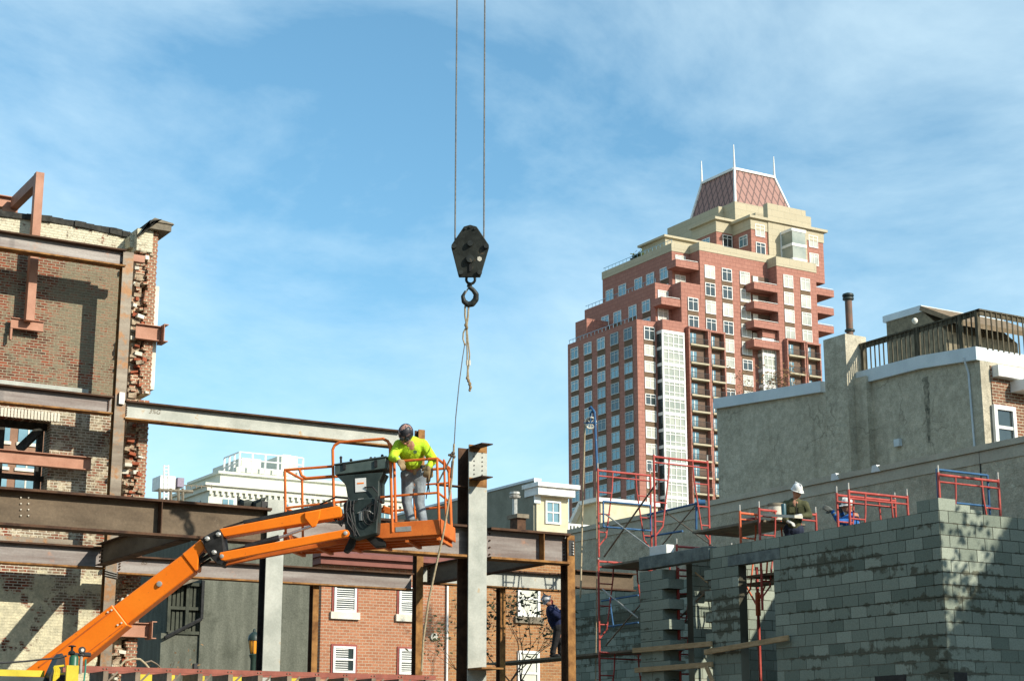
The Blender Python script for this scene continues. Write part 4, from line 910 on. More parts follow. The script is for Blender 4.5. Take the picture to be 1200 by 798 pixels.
def stub(px0, px1, yt, yb, label):
    a = MB(); x0 = onY(px0, yt, Yq).x; x1 = onY(px1, yt, Yq).x; pm = (px0+px1)/2; zt_ = onY(pm, yt, Yq).z; zb_ = onY(pm, yb, Yq).z
    ibeam_x(a, x0, x1-0.1, Yq+0.1, zt_, zb_, 0.14, 0.014, 0.012, 0, 0); a.box((x1-0.098, Yq-0.1, zb_-0.03), (x1-0.082, Yq+0.32, zt_+0.03)); a.box((x1-0.08, Yq-0.1, zt_+0.01), (x1, Yq+0.3, zt_+0.03)); a.box((x1-0.08, Yq-0.1, zb_-0.03), (x1, Yq+0.3, zb_-0.01))
    a.build('bracket_beam', M['salmon'], label=label, cat='bracket', group='salmon stub brackets on the torn edge')
stub(161, 196, 380.5, 398, 'salmon stub bracket jutting from the torn wall edge, halfway up')
stub(140, 182, 729, 746, 'salmon stub bracket jutting low on the torn wall edge, behind the boom')

# ---------------------------------------------------------------- boom lift
dL = 24.4; dN = 25.0
bl = thing('boom_lift', (D(20, 798, dL).x, D(20, 798, dL).y, 0), 'orange articulated boom lift with railed work basket', 'lift')
def px3(pts, d=dL): return [D(a, b2, d) for a, b2 in pts]
def plate(pts, d0, th, mat, name, parent=bl):
    a = MB(); a.prism(px3(pts, d0), FH*th); return a.build(name, mat, parent, bevel=0.012)
lb = plate([(36.2, 780), (131, 708.3), (149.2, 732), (108, 766), (40, 820), (-20, 862), (-46, 840)], dL+0.0, 0.36, M['orange'], 'lower_boom')
a = MB()
bolts(a, [D(x, y, dL-0.005) for x, y in ((126.5, 717), (131, 714.5), (138, 732), (142.5, 729.5))], 0.014, -FH, 0.012); a.build('bolts', M['offwhite'], lb)
a = MB(); a.bar(D(46, 781, dL-0.006), D(133, 714, dL-0.006), 0.02, 0.012); a.bar(D(60, 797, dL-0.006), D(144, 733, dL-0.006), 0.012, 0.01); a.build('weld_seam', M['dorange'], lb)
ib = plate([(133, 710), (213.4, 649.5), (228.4, 669.2), (180, 706.5), (149, 731)], dL+0.04, 0.28, M['orange'], 'inner_boom')
a = MB(); a.lathe(D(187, 684, dL+0.035), [(0.04, 0), (0.04, 0.02), (0.02, 0.024)], 12, axis=-FH); a.build('pin', M['galv'], ib)
plate([(213.2, 649), (235, 631.5), (240.5, 642), (233, 650), (231.5, 667), (228.6, 669)], dL+0.02, 0.32, M['orange'], 'boom_knuckle')
ep = plate([(236.7, 630), (248, 623.5), (256, 620), (260, 624), (263.8, 656), (258.5, 662), (254, 660.5), (244, 650), (239.7, 642)], dL-0.05, 0.46, M['black'], 'elbow_plate')
a = MB()
for x, y in ((243, 631), (256, 626), (251, 647)): a = MB(); a.lathe(D(x, y, dL-0.052), [(0.035, 0), (0.035, 0.02), (0.015, 0.03)], 8, axis=-FH); a.tube(D(x-3, y-.5, dL-0.07), D(x+3, y+1, dL-0.07), 0.012, 5); a.build('pin', M['galv'], ep)
a = MB(); a.tube(D(232, 659, dL+0.1), D(246, 650, dL+0.1), 0.03, 8); a.tube(D(233, 664, dL+0.2), D(247, 655, dL+0.2), 0.02, 8); a.tube(D(240, 648, dL+.05), D(231, 656, dL+.05), 0.02, 6); a.build('hydraulic_hose', M['black'], bl)
uj = plate([(256.6, 619.6), (396, 592.2), (399.5, 594), (401, 604), (399, 606), (262, 629)], dL+0.02, 0.26, M['orange'], 'upper_jib')
plate([(357, 607), (356.5, 600), (376, 597), (374, 607), (370, 616.5), (365.5, 618)], dL-0.02, 0.05, M['orange'], 'cylinder_lug', uj)
a = MB(); a.bar(D(286, 612, dL+0.12), D(390, 591, dL+0.12), 0.05, 0.12); a.bar(D(262, 618.5, dL+0.12), D(288, 610.5, dL+0.12), 0.02, 0.06); a.build('cable_track', M['black'], uj)
cy = MB(); cy.tube(D(262, 647, dL+0.2), D(290, 640, dL+0.16), 0.02, 8); cy.tube(D(288, 641, dL+0.1), D(327, 630, dL+0.1), 0.045, 12); cyo = cy.build('hydraulic_cylinder', M['black'], bl, smooth=True)
cy = MB(); cy.tube(D(327, 630, dL+0.1), D(366, 616, dL+0.05), 0.022, 10); cy.build('rod', M['chrome'], cyo, smooth=True)
ll = plate([(257.2, 647), (404, 620), (408, 621), (410, 625), (407.5, 629), (263, 657), (258.5, 656), (256.3, 651)], dL-0.06, 0.07, M['orange'], 'lower_link')
a = MB(); 
for x, y in ((260, 651.5), (405, 624.5)): a = MB(); a.lathe(D(x, y, dL-0.063), [(0.03, 0), (0.03, 0.015), (0.014, 0.02)], 10, axis=-FH); a.build('pin', M['galv'], ll)
plate([(262, 656), (404, 631), (407, 632), (405, 636), (300, 655), (262, 663)], dL+0.22, 0.07, M['dorange'], 'rear_link')
# turntable and chassis, standing below the picture
bp = Vector((D(-60, 870, dL).x, D(-60, 870, dL).y, 0))
def lb_(mb, x, y, z, sx, sy, sz): mb.obox(bp+RT*x+FH*y+Vector((0, 0, z)), RT*sx, FH*sy, Vector((0, 0, sz)))
a = MB(); lb_(a, 0.2, 0.2, 1.5, 1.3, 0.55, 0.42); a.build('turntable', M['orange'], bl, bevel=0.03)
a = MB(); lb_(a, 0.2, 0.2, 0.85, 1.5, 0.8, 0.2); a.build('chassis', M['black'], bl, bevel=0.03)
for sx in (-1.1, 1.5):
    for sy in (-0.75, 1.15):
        a = MB(); c = bp+RT*sx+FH*sy+Vector((0, 0, 0.48)); a.lathe(c-FH*0.17, [(0.2, 0), (0.44, 0.02), (0.48, 0.08), (0.48, 0.26), (0.44, 0.32), (0.2, 0.34)], 20, axis=FH); w_ = a.build('wheel', M['black'], bl, smooth=True)
a = MB(); a.bar(bp+RT*0.6+FH*0.2+Vector((0, 0, 1.8)), D(-30, 850, dL+0.18), 0.35, 0.3); a.build('boom_foot', M['orange'], bl)

# basket frame of axes
OB = D(512, 537, dN-0.35)               # near right top corner
ar = rad(10); ro = rad(2.6)
EX = ((RT*math.cos(ar)-FH*math.sin(ar))*math.cos(ro)+Vector((0, 0, math.sin(ro)))).normalized()
EY = (RT*math.sin(ar)+FH*math.cos(ar)).normalized(); EZ = EX.cross(EY).normalized()
LB = 2.28; WB = 0.86; HB = 1.08
OB0 = OB-EX*LB-EZ*HB
def B(u, v, w): return OB0+EX*u+EY*v+EZ*w
def bt(name, paths, r=0.019, mat=None):
    for p in paths:
        a = MB(); a.path([B(*q) for q in p], r, 8); a.build(name, mat or M['dorange'], bl, smooth=True)
ul0, ul1 = 0.74, 1.60
bt('console_guard', [[(ul0, -0.04, 0.42), (ul0, -0.04, HB+0.24), (ul0+0.03, -0.04, HB+0.30), (ul0+0.10, -0.04, HB+0.34), (ul1-0.10, -0.04, HB+0.34), (ul1-0.03, -0.04, HB+0.30), (ul1, -0.04, HB+0.22), (ul1, -0.04, 0.05)], [(ul1+0.045, 0.0, 0.2), (ul1+0.045, 0.0, HB+0.15), (ul1-0.01, -0.02, HB+0.27)]], 0.022)
bt('top_rail', [[(0, WB, HB), (0, 0, HB), (ul0, 0, HB)], [(0, WB, HB), (ul0+0.1, WB, HB)], [(ul1, 0, HB), (LB, 0, HB)], [(ul1+0.13, WB, HB), (LB, WB, HB)], [(0.22, 0, HB), (0.25, 0.0, HB-0.10), (0.32, 0.0, HB-0.145), (ul0, 0.0, HB-0.145)]], 0.021, M['dorange'])
bt('top_rail', [[(LB, 0, HB), (LB, WB, HB)]], 0.021)
bt('mid_rail', [[(0, WB, 0.52), (0, 0, 0.52), (ul1, 0, 0.58), (LB, 0, 0.58), (LB, WB, 0.56)], [(0, WB, 0.50), (LB, WB, 0.50)]], 0.018)
bt('mid_rail', [[(ul1+0.13, WB, 0.86), (LB, WB, 0.86)]], 0.016)
for u, v in ((0, 0), (0, WB), (LB, 0), (LB, WB), (ul1+0.13, WB), (ul0, WB)):
    bt('post', [[(u, v, 0.05), (u, v, HB)]], 0.020)
bt('post', [[(LB+0.03, WB*0.4, 0.05), (LB+0.03, WB*0.4, HB+0.03), (LB+0.03, WB*0.75, HB-0.1), (LB+0.03, WB*0.8, 0.05)]], 0.017)
def bbox(u0, u1, v0, v1, w0, w1, mb, mi=0): mb.obox(B((u0+u1)/2, (v0+v1)/2, (w0+w1)/2), EX*((u1-u0)/2), EY*((v1-v0)/2), EZ*((w1-w0)/2), mi)
a = MB()
a.prism([B(1.30, -0.045, 0.02), B(1.45, -0.045, -0.03), B(LB+0.02, -0.045, -0.03), B(LB+0.02, -0.045, 0.19), B(1.22, -0.045, 0.19), B(1.22, -0.045, 0.12)], EY*0.03)
bbox(LB+0.022, LB+0.05, -0.045, WB+0.04, -0.03, 0.19, a); bbox(0, LB, WB+0.01, WB+0.04, -0.03, 0.17, a); bbox(-0.03, -0.002, -0.03, WB+0.04, -0.03, 0.17, a)
a.build('toe_board', M['dorange'], bl, bevel=0.008)
a = MB(); bbox(1.65, 1.88, -0.052, -0.046, 0.05, 0.12, a); a.build('nameplate', M['galv'], bl)
a = MB(); bbox(0, LB, 0, WB, 0.0, 0.012, a); a.build('floor', M['dorange'], bl)
a = MB()
for v in (0.03, WB*0.35, WB*0.65, WB-0.03): bbox(0.0, LB, v-0.025, v+0.025, -0.06, -0.002, a)
for u in (0.02, 0.45, 0.9, 1.35, 1.8, LB-0.02): bbox(u-0.025, u+0.025, 0.0, WB, -0.10, -0.062, a)
a.build('floor_frame', M['dorange'], bl)
# control console (tilted lid, tapering body)
a = MB(); cu0, cu1 = 0.78, 1.52
a.prism([B(cu0, -0.10, 0.93), B(cu1+0.02, -0.10, 0.97), B(cu1+0.03, -0.10, 1.13), B(cu0, -0.10, 1.07)], EY*0.42)
a.prism([B(cu0-0.01, -0.12, 1.07), B(cu1+0.05, -0.12, 1.13), B(cu1+0.05, -0.12, 1.155), B(cu0-0.01, -0.12, 1.095)], EY*0.46); cons = a.build('control_console', mat_noise('grey_green_console', (0.05, 0.075, 0.07), (0.085, 0.115, 0.105), 5, 0.5, fine=0.1), bl, bevel=0.01)
a = MB()
for u, h_ in ((0.85, 0.09), (1.0, 0.04), (1.3, 0.045), (1.36, 0.04), (1.47, 0.07)): a = MB(); a.tube(B(u, 0, 1.10), B(u, 0, 1.11+h_), 0.018, 8); a.ball(B(u, 0, 1.11+h_), 0.024, 8, 5); a.build('control_lever', M['black'], cons)
for u in (0.93, 1.40): a = MB(); bbox(u-0.02, u+0.02, -0.125, -0.102, 1.0, 1.1, a); a.build('lid_latch', M['black'], cons)
a = MB(); a.prism([B(0.80, -0.08, 0.925), B(0.93, -0.08, 0.78), B(0.97, -0.08, 0.52), B(1.42, -0.08, 0.52), B(1.43, -0.08, 0.80), B(1.50, -0.08, 0.925)], EY*0.36); a.build('console_body', M['dgreen'], bl, bevel=0.01)
a = MB(); bbox(1.08, 1.24, -0.092, -0.081, 0.66, 0.86, a, 0); bbox(1.11, 1.21, -0.095, -0.0922, 0.775, 0.795, a, 1); bbox(1.12, 1.20, -0.10, -0.081, 0.44, 0.56, a, 0); a.build('label_plate', [M['white'], M['orange']], bl)
a = MB(); a.prism([B(0.93, -0.24, 0.48), B(0.96, -0.24, 0.02), B(1.10, -0.24, -0.04), B(1.42, -0.24, 0.02), B(1.46, -0.24, 0.46), B(1.38, -0.24, 0.54), B(1.0, -0.24, 0.53)], EY*0.2); rt_ = a.build('rotator', M['dgreen'], bl, bevel=0.015)
a = MB(); rnd = random.Random(2)
for k in range(5):
    u0 = 1.33+rnd.uniform(-0.06, 0.06); w0 = 0.30+rnd.uniform(-0.05, 0.05); R0 = rnd.uniform(0.07, 0.12); s0 = rnd.uniform(1.2, 2.4); pts = []
    for i in range(11): t = s0+i*0.42; pts.append(B(u0+R0*0.8*math.cos(t), -0.26-0.010*(k % 5), w0+R0*1.35*math.sin(t)))
    pts.append(B(u0+0.1, -0.26, 0.55)); a.path(pts, 0.0075, 5)
for k in range(4): a.path([B(1.0+0.05*k, -0.25, 0.52), B(0.98+rnd.uniform(0, 0.2), -0.265, 0.36), B(1.0+rnd.uniform(0, 0.2), -0.27, 0.2), B(1.08+rnd.uniform(0, 0.1), -0.25, 0.0)], 0.009, 5)
for k in range(4): a.path([B(0.70+0.04*k, -0.1, 0.44-0.02*k), B(0.74+0.04*k, -0.2, 0.33-0.03*k), B(0.84+0.02*k, -0.23, 0.22-0.02*k), B(0.98, -0.24, 0.25+0.03*k)], 0.009, 5)
a.path([B(0.55, -0.1, 0.52), B(0.8, -0.14, 0.60), B(1.0, -0.2, 0.56), B(1.1, -0.27, 0.35)], 0.013, 6); a.path([B(1.22, -0.1, 0.72), B(1.35, -0.13, 0.71), B(1.42, -0.13, 0.62)], 0.01, 5)
a.build('hoses', M['black'], rt_)
a = MB(); a.path([B(1.15, -0.26, 0.33), B(1.25, -0.27, 0.36), B(1.33, -0.27, 0.34), B(1.38, -0.26, 0.3)], 0.008, 5)
bbox(1.17, 1.23, -0.262, -0.245, 0.22, 0.34, a)
a.build('hose_ends', M['galv'], rt_)
plate([(410, 606), (420, 604), (421, 622), (414, 641), (407, 647.5), (402, 646), (411, 627)], dN-0.52, 0.16, M['black'], 'mounting_fork')
plate([(426, 612), (434, 615), (440, 626), (452, 634), (452, 640), (440, 641), (429, 631)], dN-0.5, 0.16, M['black'], 'mounting_fork')
a = MB(); bbox(1.44, 1.9, 0.25, 0.60, 0.05, 0.26, a); a.build('tool_tray', M['greywood'], bl)
plate([(444, 600), (449, 592), (459, 595), (459, 603)], dN-0.1, 0.03, M['dorange'], 'gusset')
# ---------------------------------------------------------------- block walls
def mat_block(name, light, dark, stain, amt):
    m, nt, b = newmat(name); P, Nn = pos(nt)
    at = N(nt, 'ShaderNodeAttribute', attribute_name='tone')
    base = mixc(nt, at.outputs['Fac'], dark, light)
    n1_ = noise_fac(nt, P, 0.75, 3, 0.5, stretch=(0.5, 0.5, 2.6)); n2_ = noise_fac(nt, P, 6, 4, 0.6)
    sp = nt.nodes.new('ShaderNodeSeparateXYZ'); nt.links.new(P, sp.inputs[0])
    zc = math2(nt, 'FRACT', math2(nt, 'DIVIDE', math2(nt, 'SUBTRACT', ZTOPB, sp.outputs[2]), 0.2032))
    edge = math2(nt, 'POWER', math2(nt, 'ABSOLUTE', math2(nt, 'MULTIPLY', math2(nt, 'SUBTRACT', zc, 0.5), 2.0)), 3.0)
    sm_ = math2(nt, 'ADD', math2(nt, 'MULTIPLY', n1_, 0.65), math2(nt, 'MULTIPLY', n2_, 0.35))
    zb_ = math2(nt, 'MULTIPLY', ramp(nt, sp.outputs[2], ZTOPB-0.45, ZTOPB-0.15, 0, -0.06), 1.0); zl_ = ramp(nt, sp.outputs[2], ZTOPB-2.5, ZTOPB-1.9, -0.035, 0.0); sm_ = math2(nt, 'ADD', math2(nt, 'ADD', sm_, zb_), zl_)
    f = ramp(nt, math2(nt, 'ADD', sm_, math2(nt, 'MULTIPLY', edge, 0.09)), 0.56, 0.60, 0, amt)
    col = mixc(nt, f, base, stain)
    g = ramp(nt, noise_fac(nt, P, 40, 3), 0.3, 0.7, 0.86, 1.14)
    cb = nt.nodes.new('ShaderNodeVectorMath'); cb.operation = 'SCALE'; nt.links.new(col, cb.inputs[0]); nt.links.new(g, cb.inputs[3])
    nt.links.new(cb.outputs[0], b.inputs['Base Color']); b.inputs['Roughness'].default_value = 0.95; b.inputs['Specular IOR Level'].default_value = 0.15
    bn = N(nt, 'ShaderNodeBump', Strength=1.0, Distance=0.004); nt.links.new(noise_fac(nt, P, 60, 4), bn.inputs['Height']); nt.links.new(bn.outputs[0], b.inputs['Normal'])
    return m
ZTOPB = onX(1099, 597.5, 20.57).z
M['block'] = mat_block('grey_concrete_block', (0.32, 0.355, 0.29), (0.15, 0.18, 0.145), (0.075, 0.070, 0.045), 0.78)
m, nt, b = newmat('damp_mortar'); P, Nn = pos(nt); sp = nt.nodes.new('ShaderNodeSeparateXYZ'); nt.links.new(P, sp.inputs[0])
zz_ = ramp(nt, math2(nt, 'ADD', sp.outputs[2], math2(nt, 'MULTIPLY', noise_fac(nt, P, 2, 4), 0.5)), ZTOPB-1.9, ZTOPB-1.5)
nt.links.new(mixc(nt, zz_, (0.19, 0.185, 0.14), (0.055, 0.052, 0.034)), b.inputs['Base Color']); b.inputs['Roughness'].default_value = 0.95
M['mortar'] = m
M['lintel'] = mat_noise('dark_precast_lintel', (0.10, 0.12, 0.115), (0.20, 0.23, 0.21), 5, 0.9, 0.004, 30, fine=0.15)
rb = random.Random(21)
BH = 0.2032; BL = 0.406
def blocks(mb, mo, axis, const, a0, a1, ztop_, zbot, thick=0.2, holes=(), off=0, jag0=False, jag1=False, sgn=1, gap=0.014, stepped=None):
    """courses of blocks on the plane axis=const, running a0..a1 along the other axis, thickness away from viewer"""
    k = 0; z1 = ztop_
    def put(s0, s1, z0_, z1_, m_, inset, col=None):
        d0, d1 = const+inset, const+thick*sgn-inset
        if axis == 'X': m_.box((min(d0, d1), s0, z0_), (max(d0, d1), s1, z1_), 0, col)
        else: m_.box((s0, min(d0, d1), z0_), (s1, max(d0, d1), z1_), 0, col)
    while z1 > zbot:
        z0_ = max(z1-BH, zbot); st = ((k+off) % 2)*BL/2
        lo = a0-(BL/2*((k+off) % 2) if jag0 else 0); hi = a1+(BL/2*((k+off+1) % 2) if jag1 else 0)
        cuts = [(lo, hi)]
        for (h0_, h1_, hz0, hz1) in holes:
            if z1-0.1 < hz1 and z0_+0.1 > hz0:
                nc = []
                for c0, c1 in cuts:
                    if h1_ <= c0 or h0_ >= c1: nc.append((c0, c1))
                    else:
                        if h0_ > c0: nc.append((c0, h0_))
                        if h1_ < c1: nc.append((h1_, c1))
                cuts = nc
        for c0, c1 in cuts:
            put(c0+0.004, c1-0.004, z0_, z1, mo, 0.007)
            g = a0-BL*3+st
            while g < c1:
                s0 = max(g, c0); s1 = min(g+BL, c1)
                if s1-s0 > 0.05:
                    tcol = min(1, max(0, rb.gauss(0.5, 0.22)))
                    if rb.random() < 0.06: tcol = 1.15
                    e = rb.uniform(-0.0015, 0.0015)
                    if axis == 'X': mb.box((const+e, s0+gap/2, z0_+gap/2), (const+thick*sgn-e-0.001, s1-gap/2, z1-gap/2+0.001), 0, tcol)
                    else: mb.box((s0+gap/2, const+e, z0_+gap/2), (s1-gap/2, const+thick*sgn-e-0.001, z1-gap/2+0.001), 0, tcol)
                g += BL
        z1 -= BH; k += 1
XWf = 20.57; YC = 20.35
bw = thing('block_wall', (XWf, YC, 0), 'new grey concrete block wall with damp mortar, door opening and lit corner', 'wall')
zt = onX(1099, 597.5, XWf).z
yo0 = onX(907, 690, XWf).y; yo1 = onX(866, 690, XWf).y          # opening
yE = onX(833, 690, XWf).y                                        # toothed end
zo = onX(886, 661, XWf).z; kz = round((zt-zo)/BH); zo = zt-BH*kz
bl_, mo_ = MB(), MB()
yl1 = onX(855, 660, XWf).y
blocks(bl_, mo_, 'X', XWf, YC, yE, zt, zt-BH*(kz-1), jag1=False)
blocks(bl_, mo_, 'X', XWf, YC, yo0-0.2, zt-BH*(kz-1), zt-BH*kz, off=kz-1)
blocks(bl_, mo_, 'X', XWf, yl1+0.05, yE, zt-BH*(kz-1), zt-BH*kz, off=kz-1)
blocks(bl_, mo_, 'X', XWf, YC, yo0, zo, 0.0, off=kz)
blocks(bl_, mo_, 'X', XWf, yo1, yE, zo, 0.0, off=kz, jag1=True)
o_ = bl_.build('blockwork', M['block'], bw); mo_.build('mortar', M['mortar'], bw)
ln = MB(); ln.box((XWf-0.004, yo0-0.2, zo+0.004), (XWf+0.196, yl1+0.05, zo+BH-0.004)); ln.build('lintel', M['lintel'], bw)
# return face of the corner
b2_, m2_ = MB(), MB(); XE = XWf+9
blocks(b2_, m2_, 'Y', YC-0.004, XWf+0.003, XE, zt, 0.0, off=1)
b2_.box((XWf, YC-0.004, zt+0.004), (XWf+0.39, YC+0.2, zt+BH), 0, 0.75); b2_.box((XWf+0.40, YC-0.004, zt+0.004), (XWf+0.72, YC+0.2, zt+BH*0.62), 0, 0.8); b2_.box((XWf+0.73, YC-0.004, zt+0.004), (XWf+1.0, YC+0.2, zt+BH*0.3), 0, 0.8)
b2_.box((XWf, YC+0.21, zt+0.004), (XWf+0.2, YC+0.5, zt+BH), 0, 0.5)
b2_.build('corner_blockwork', M['block'], bw); m2_.build('corner_mortar', M['mortar'], bw)
sl_ = MB()   # small dark slots at the bottom
for (a, b2) in (((1025, 792), (1062, 799)),): p = onX(a[0], a[1], XWf-0.006); q = onX(b2[0], b2[1], XWf-0.006); sl_.box((XWf-0.006, q.y, q.z-0.1), (XWf-0.003, p.y, p.z))
p = onY(1118, 787, YC-0.008); q = onY(1134, 800, YC-0.008); sl_.box((p.x, YC-0.010, q.z-0.1), (q.x, YC-0.006, p.z)); sl_.build('slot', M['black'], bw)
# toothed pier left of the wide opening
pr_ = thing('block_pier', (XWf, onX(766, 700, XWf).y, 0), 'toothed concrete block pier under the left end of the dark lintel', 'wall')
yp0 = onX(776, 700, XWf).y; yp1 = onX(750, 700, XWf).y; zp = onX(765, 668, XWf).z
pb_, pm_ = MB(), MB(); k = 0; z1 = zp
while z1 > 0:
    y0_ = yp0-(0.22 if k % 2 else 0.0)
    pm_.box((XWf+0.008, y0_+0.01, z1-BH), (XWf+0.38, yp1-0.01, z1-0.002)); pb_.box((XWf, y0_, z1-BH+0.006), (XWf+0.385, (y0_+yp1)/2-0.005+(0.08 if k % 2 else 0), z1-0.006), 0, rb.uniform(0.4, 0.8)); pb_.box((XWf, (y0_+yp1)/2+0.005+(0.08 if k % 2 else 0), z1-BH+0.006), (XWf+0.385, yp1, z1-0.006), 0, rb.uniform(0.4, 0.8))
    z1 -= BH; k += 1
pb_.build('blockwork', M['block'], pr_); pm_.build('mortar', M['mortar'], pr_)
lt = MB(); y_a = onX(843, 650, XWf).y; y_b = onX(749.5, 660, XWf).y; za = onX(749.5, 668, XWf).z
lt.box((XWf-0.02, yE-0.02+0.03, za), (XWf+0.19, y_b, za+0.26)); lt.build('precast_lintel', M['lintel'], label='dark precast lintel spanning from the toothed pier to the block wall', cat='lintel', bevel=0.008)
wb_ = MB(); p = onX(783, 630, XWf+0.1); q = onX(763, 630, XWf+0.1); wb_.box((XWf+0.05, p.y, za+0.262), (XWf+0.25, q.y+0.0, za+0.262+0.19)); wb_.build('pale_block', M['white'], label='single pale block standing on the left end of the dark lintel', cat='block', bevel=0.006)
# far long party wall : render above, blocks below
XLW = 25.2
lwp = thing('party_wall', (XLW, 30, 0), 'long grey rendered party wall with coping running behind the scaffold', 'wall')
zL = onX(1030, 553, XLW).z; y_n = 15.0; y_f = onX(668, 640, XLW).y
zmid = onX(700, 694, XLW).z
a = MB(); a.box((XLW, y_n, zmid), (XLW+0.3, y_f, zL)); a.build('rendered_wall', M['concrete'], lwp)
a = MB(); a.box((XLW-0.06, y_n, zL+0.002), (XLW+0.4, y_f+0.05, zL+0.12)); a.box((XLW-0.02, y_n, zL-0.24), (XLW-0.002, y_f, zL-0.002)); a.build('coping', mat_noise('worn_render_coping', (0.46, 0.41, 0.31), (0.56, 0.51, 0.39), 1.5, 0.9, 0.004, 20, fine=0.1), lwp)
a, a2 = MB(), MB(); blocks(a, a2, 'X', XLW-0.05, y_n+8, y_f+0.02, zmid, 0.0, thick=0.3); a.build('blockwork', M['block'], lwp); a2.build('mortar', M['mortar'], lwp)
a = MB()
for py, px in ((552, 978), (548, 1026)):
    p = onX(px, py, XLW-0.1); a.prism([(XLW-0.08, p.y-0.1, zL+0.0), (XLW-0.08, p.y+0.16, zL+0.0), (XLW-0.08, p.y+0.13, zL+0.15), (XLW-0.08, p.y+0.0, zL+0.15)], (0.10, 0, 0))
a.build('coping_clip', M['white'], lwp)
a = MB(); p = onX(1148, 535, XLW-0.01); a.tube((XLW-0.012, p.y, 0), (XLW-0.012, p.y, zL), 0.012, 5); a.build('crack_wire', M['black'], lwp)
# cross wall with sunlit face seen through the openings
cw = thing('cross_wall', (24, 27.6, 0), 'sunlit cross wall of blocks seen through the door opening', 'wall')
a, a2 = MB(), MB(); zc_ = onY(870, 655, 27.6).z
blocks(a, a2, 'Y', 27.6, 20.95, XLW-0.06, zc_, 0.0); a.build('blockwork', M['block'], cw); a2.build('mortar', M['mortar'], cw)

# ---------------------------------------------------------------- grey stucco building with roof deck
XS_ = 33.2
def sx(px, py): return onX(px, py, XS_)
sb = thing('stucco_building', (XS_, sx(1180, 500).y, 0), 'old grey stucco building with white coping, chimney breast and brick end', 'building')
yR = sx(1152, 480).y; yK = sx(1081, 430).y; yC0 = sx(1002, 460).y; yC1 = sx(966, 450).y; yLf = sx(841, 520).y
prof = [(XS_, yR, 0), (XS_, yR, sx(1152, 421).z), (XS_, yK, sx(1081, 432.5).z), (XS_, yC0, sx(997, 454).z), (XS_, yC1, sx(964, 460).z), (XS_, yLf, sx(841, 479).z), (XS_, yLf, 0)]
zr_ = sx(1181, 412).z
a = MB(); a.prism(prof, (8.0, 0, 0)); a.build('stucco_wall', M['stucco'], sb)
cpn = MB()
def cope(p0, p1, h):
    (x0_, y0_, z0_), (x1_, y1_, z1_) = p0, p1
    cpn.prism([(XS_-0.12, y0_, z0_), (XS_-0.12, y1_, z1_), (XS_-0.12, y1_, z1_+h), (XS_-0.12, y0_, z0_+h)], (8.3, 0, 0))
hc = sx(1050, 425).z-sx(1050, 438).z
cope(prof[1], prof[2], hc*1.15); cope(prof[2], (XS_, yC0-0.05, prof[3][2]), hc*1.15); cope((XS_, yC1+0.04, prof[4][2]), prof[5], hc*1.05)
cpn.build('coping', M['coping'], sb)
chm = MB(); Xch = XS_-0.45
q0 = onX(966, 430, Xch); q1 = onX(992, 430, Xch); zch = onX(980, 394, Xch).z
chm.box((Xch, q1.y, 0), (XS_+0.35, q0.y, zch)); chm.box((Xch+0.25, q1.y-0.5, 0), (XS_+0.3, q1.y-0.003, zch-1.3)); cho = chm.build('chimney_breast', M['stucco'], sb)
fl = thing('flue_pipe', (XS_+0.2, q1.y+0.15, zch), 'tall rusty flue pipe with a flared cap on the stucco chimney', 'flue')
cF = onX(996, 392, XS_+0.15); zF = onX(995, 344, XS_+0.15).z
a = MB(); a.lathe((cF.x, cF.y, zch-0.6), [(0.105, 0), (0.105, zF-zch+0.45)], 14); a.build('pipe', mat_noise('rusty_flue', (0.10, 0.08, 0.06), (0.24, 0.11, 0.07), 2, 0.7, c3=(0.10, 0.14, 0.13), s3=1.5, lo3=0.5, hi3=0.6, stretch=(1, 1, 0.7)), fl, smooth=True)
a = MB(); a.lathe((cF.x, cF.y, zF-0.2), [(0.11, 0), (0.165, 0.02), (0.165, 0.08), (0.13, 0.1), (0.175, 0.13), (0.16, 0.19), (0.05, 0.23)], 14); a.lathe((cF.x, cF.y, zch+0.22), [(0.11, 0), (0.15, 0.01), (0.15, 0.06), (0.11, 0.08)], 14); a.build('cap', M['dgreen'], fl, smooth=True)
a = MB(); p = sx(1134, 424); q = sx(1143, 536); a.tube((XS_-0.15, sx(1137, 470).y, p.z+0.1), (XS_-0.03, sx(1138, 470).y, p.z-0.3), 0.03, 6); a.tube((XS_-0.03, sx(1138, 470).y, p.z-0.3), (XS_-0.03, sx(1141.5, 500).y, q.z), 0.03, 6); a.build('conduit', M['coping'], sb)
a = MB(); p = sx(1054, 519); a.box((XS_-0.12, p.y-0.1, p.z-0.1), (XS_-0.002, p.y+0.1, p.z+0.1)); a.build('vent', M['coping'], sb)
M['streak'] = mat_noise('black_water_stain', (0.10, 0.095, 0.07), (0.34, 0.31, 0.23), 7, 0.95)
a = MB(); rnd = random.Random(9)
for (pxs, y0s, y1s, w0) in ((1087, 441, 522, 0.14),):
    z = sx(pxs, y0s).z; ze = sx(pxs, y1s).z; yy = sx(pxs, 480).y; pts0 = []; pts1 = []
    while z > ze:
        t = (z-ze)/(sx(pxs, y0s).z-ze); pts0.append((XS_-0.004, yy-w0*(0.35+0.6*t)*rnd.uniform(0.6, 1.2), z)); pts1.append((XS_-0.004, yy+w0*(0.35+0.6*t)*rnd.uniform(0.6, 1.2), z)); z -= 0.07
    a.add(pts0+pts1, [(i, i+1, len(pts0)+i+1, len(pts0)+i) for i in range(len(pts0)-1)])
a.build('water_stain', M['streak'], sb)
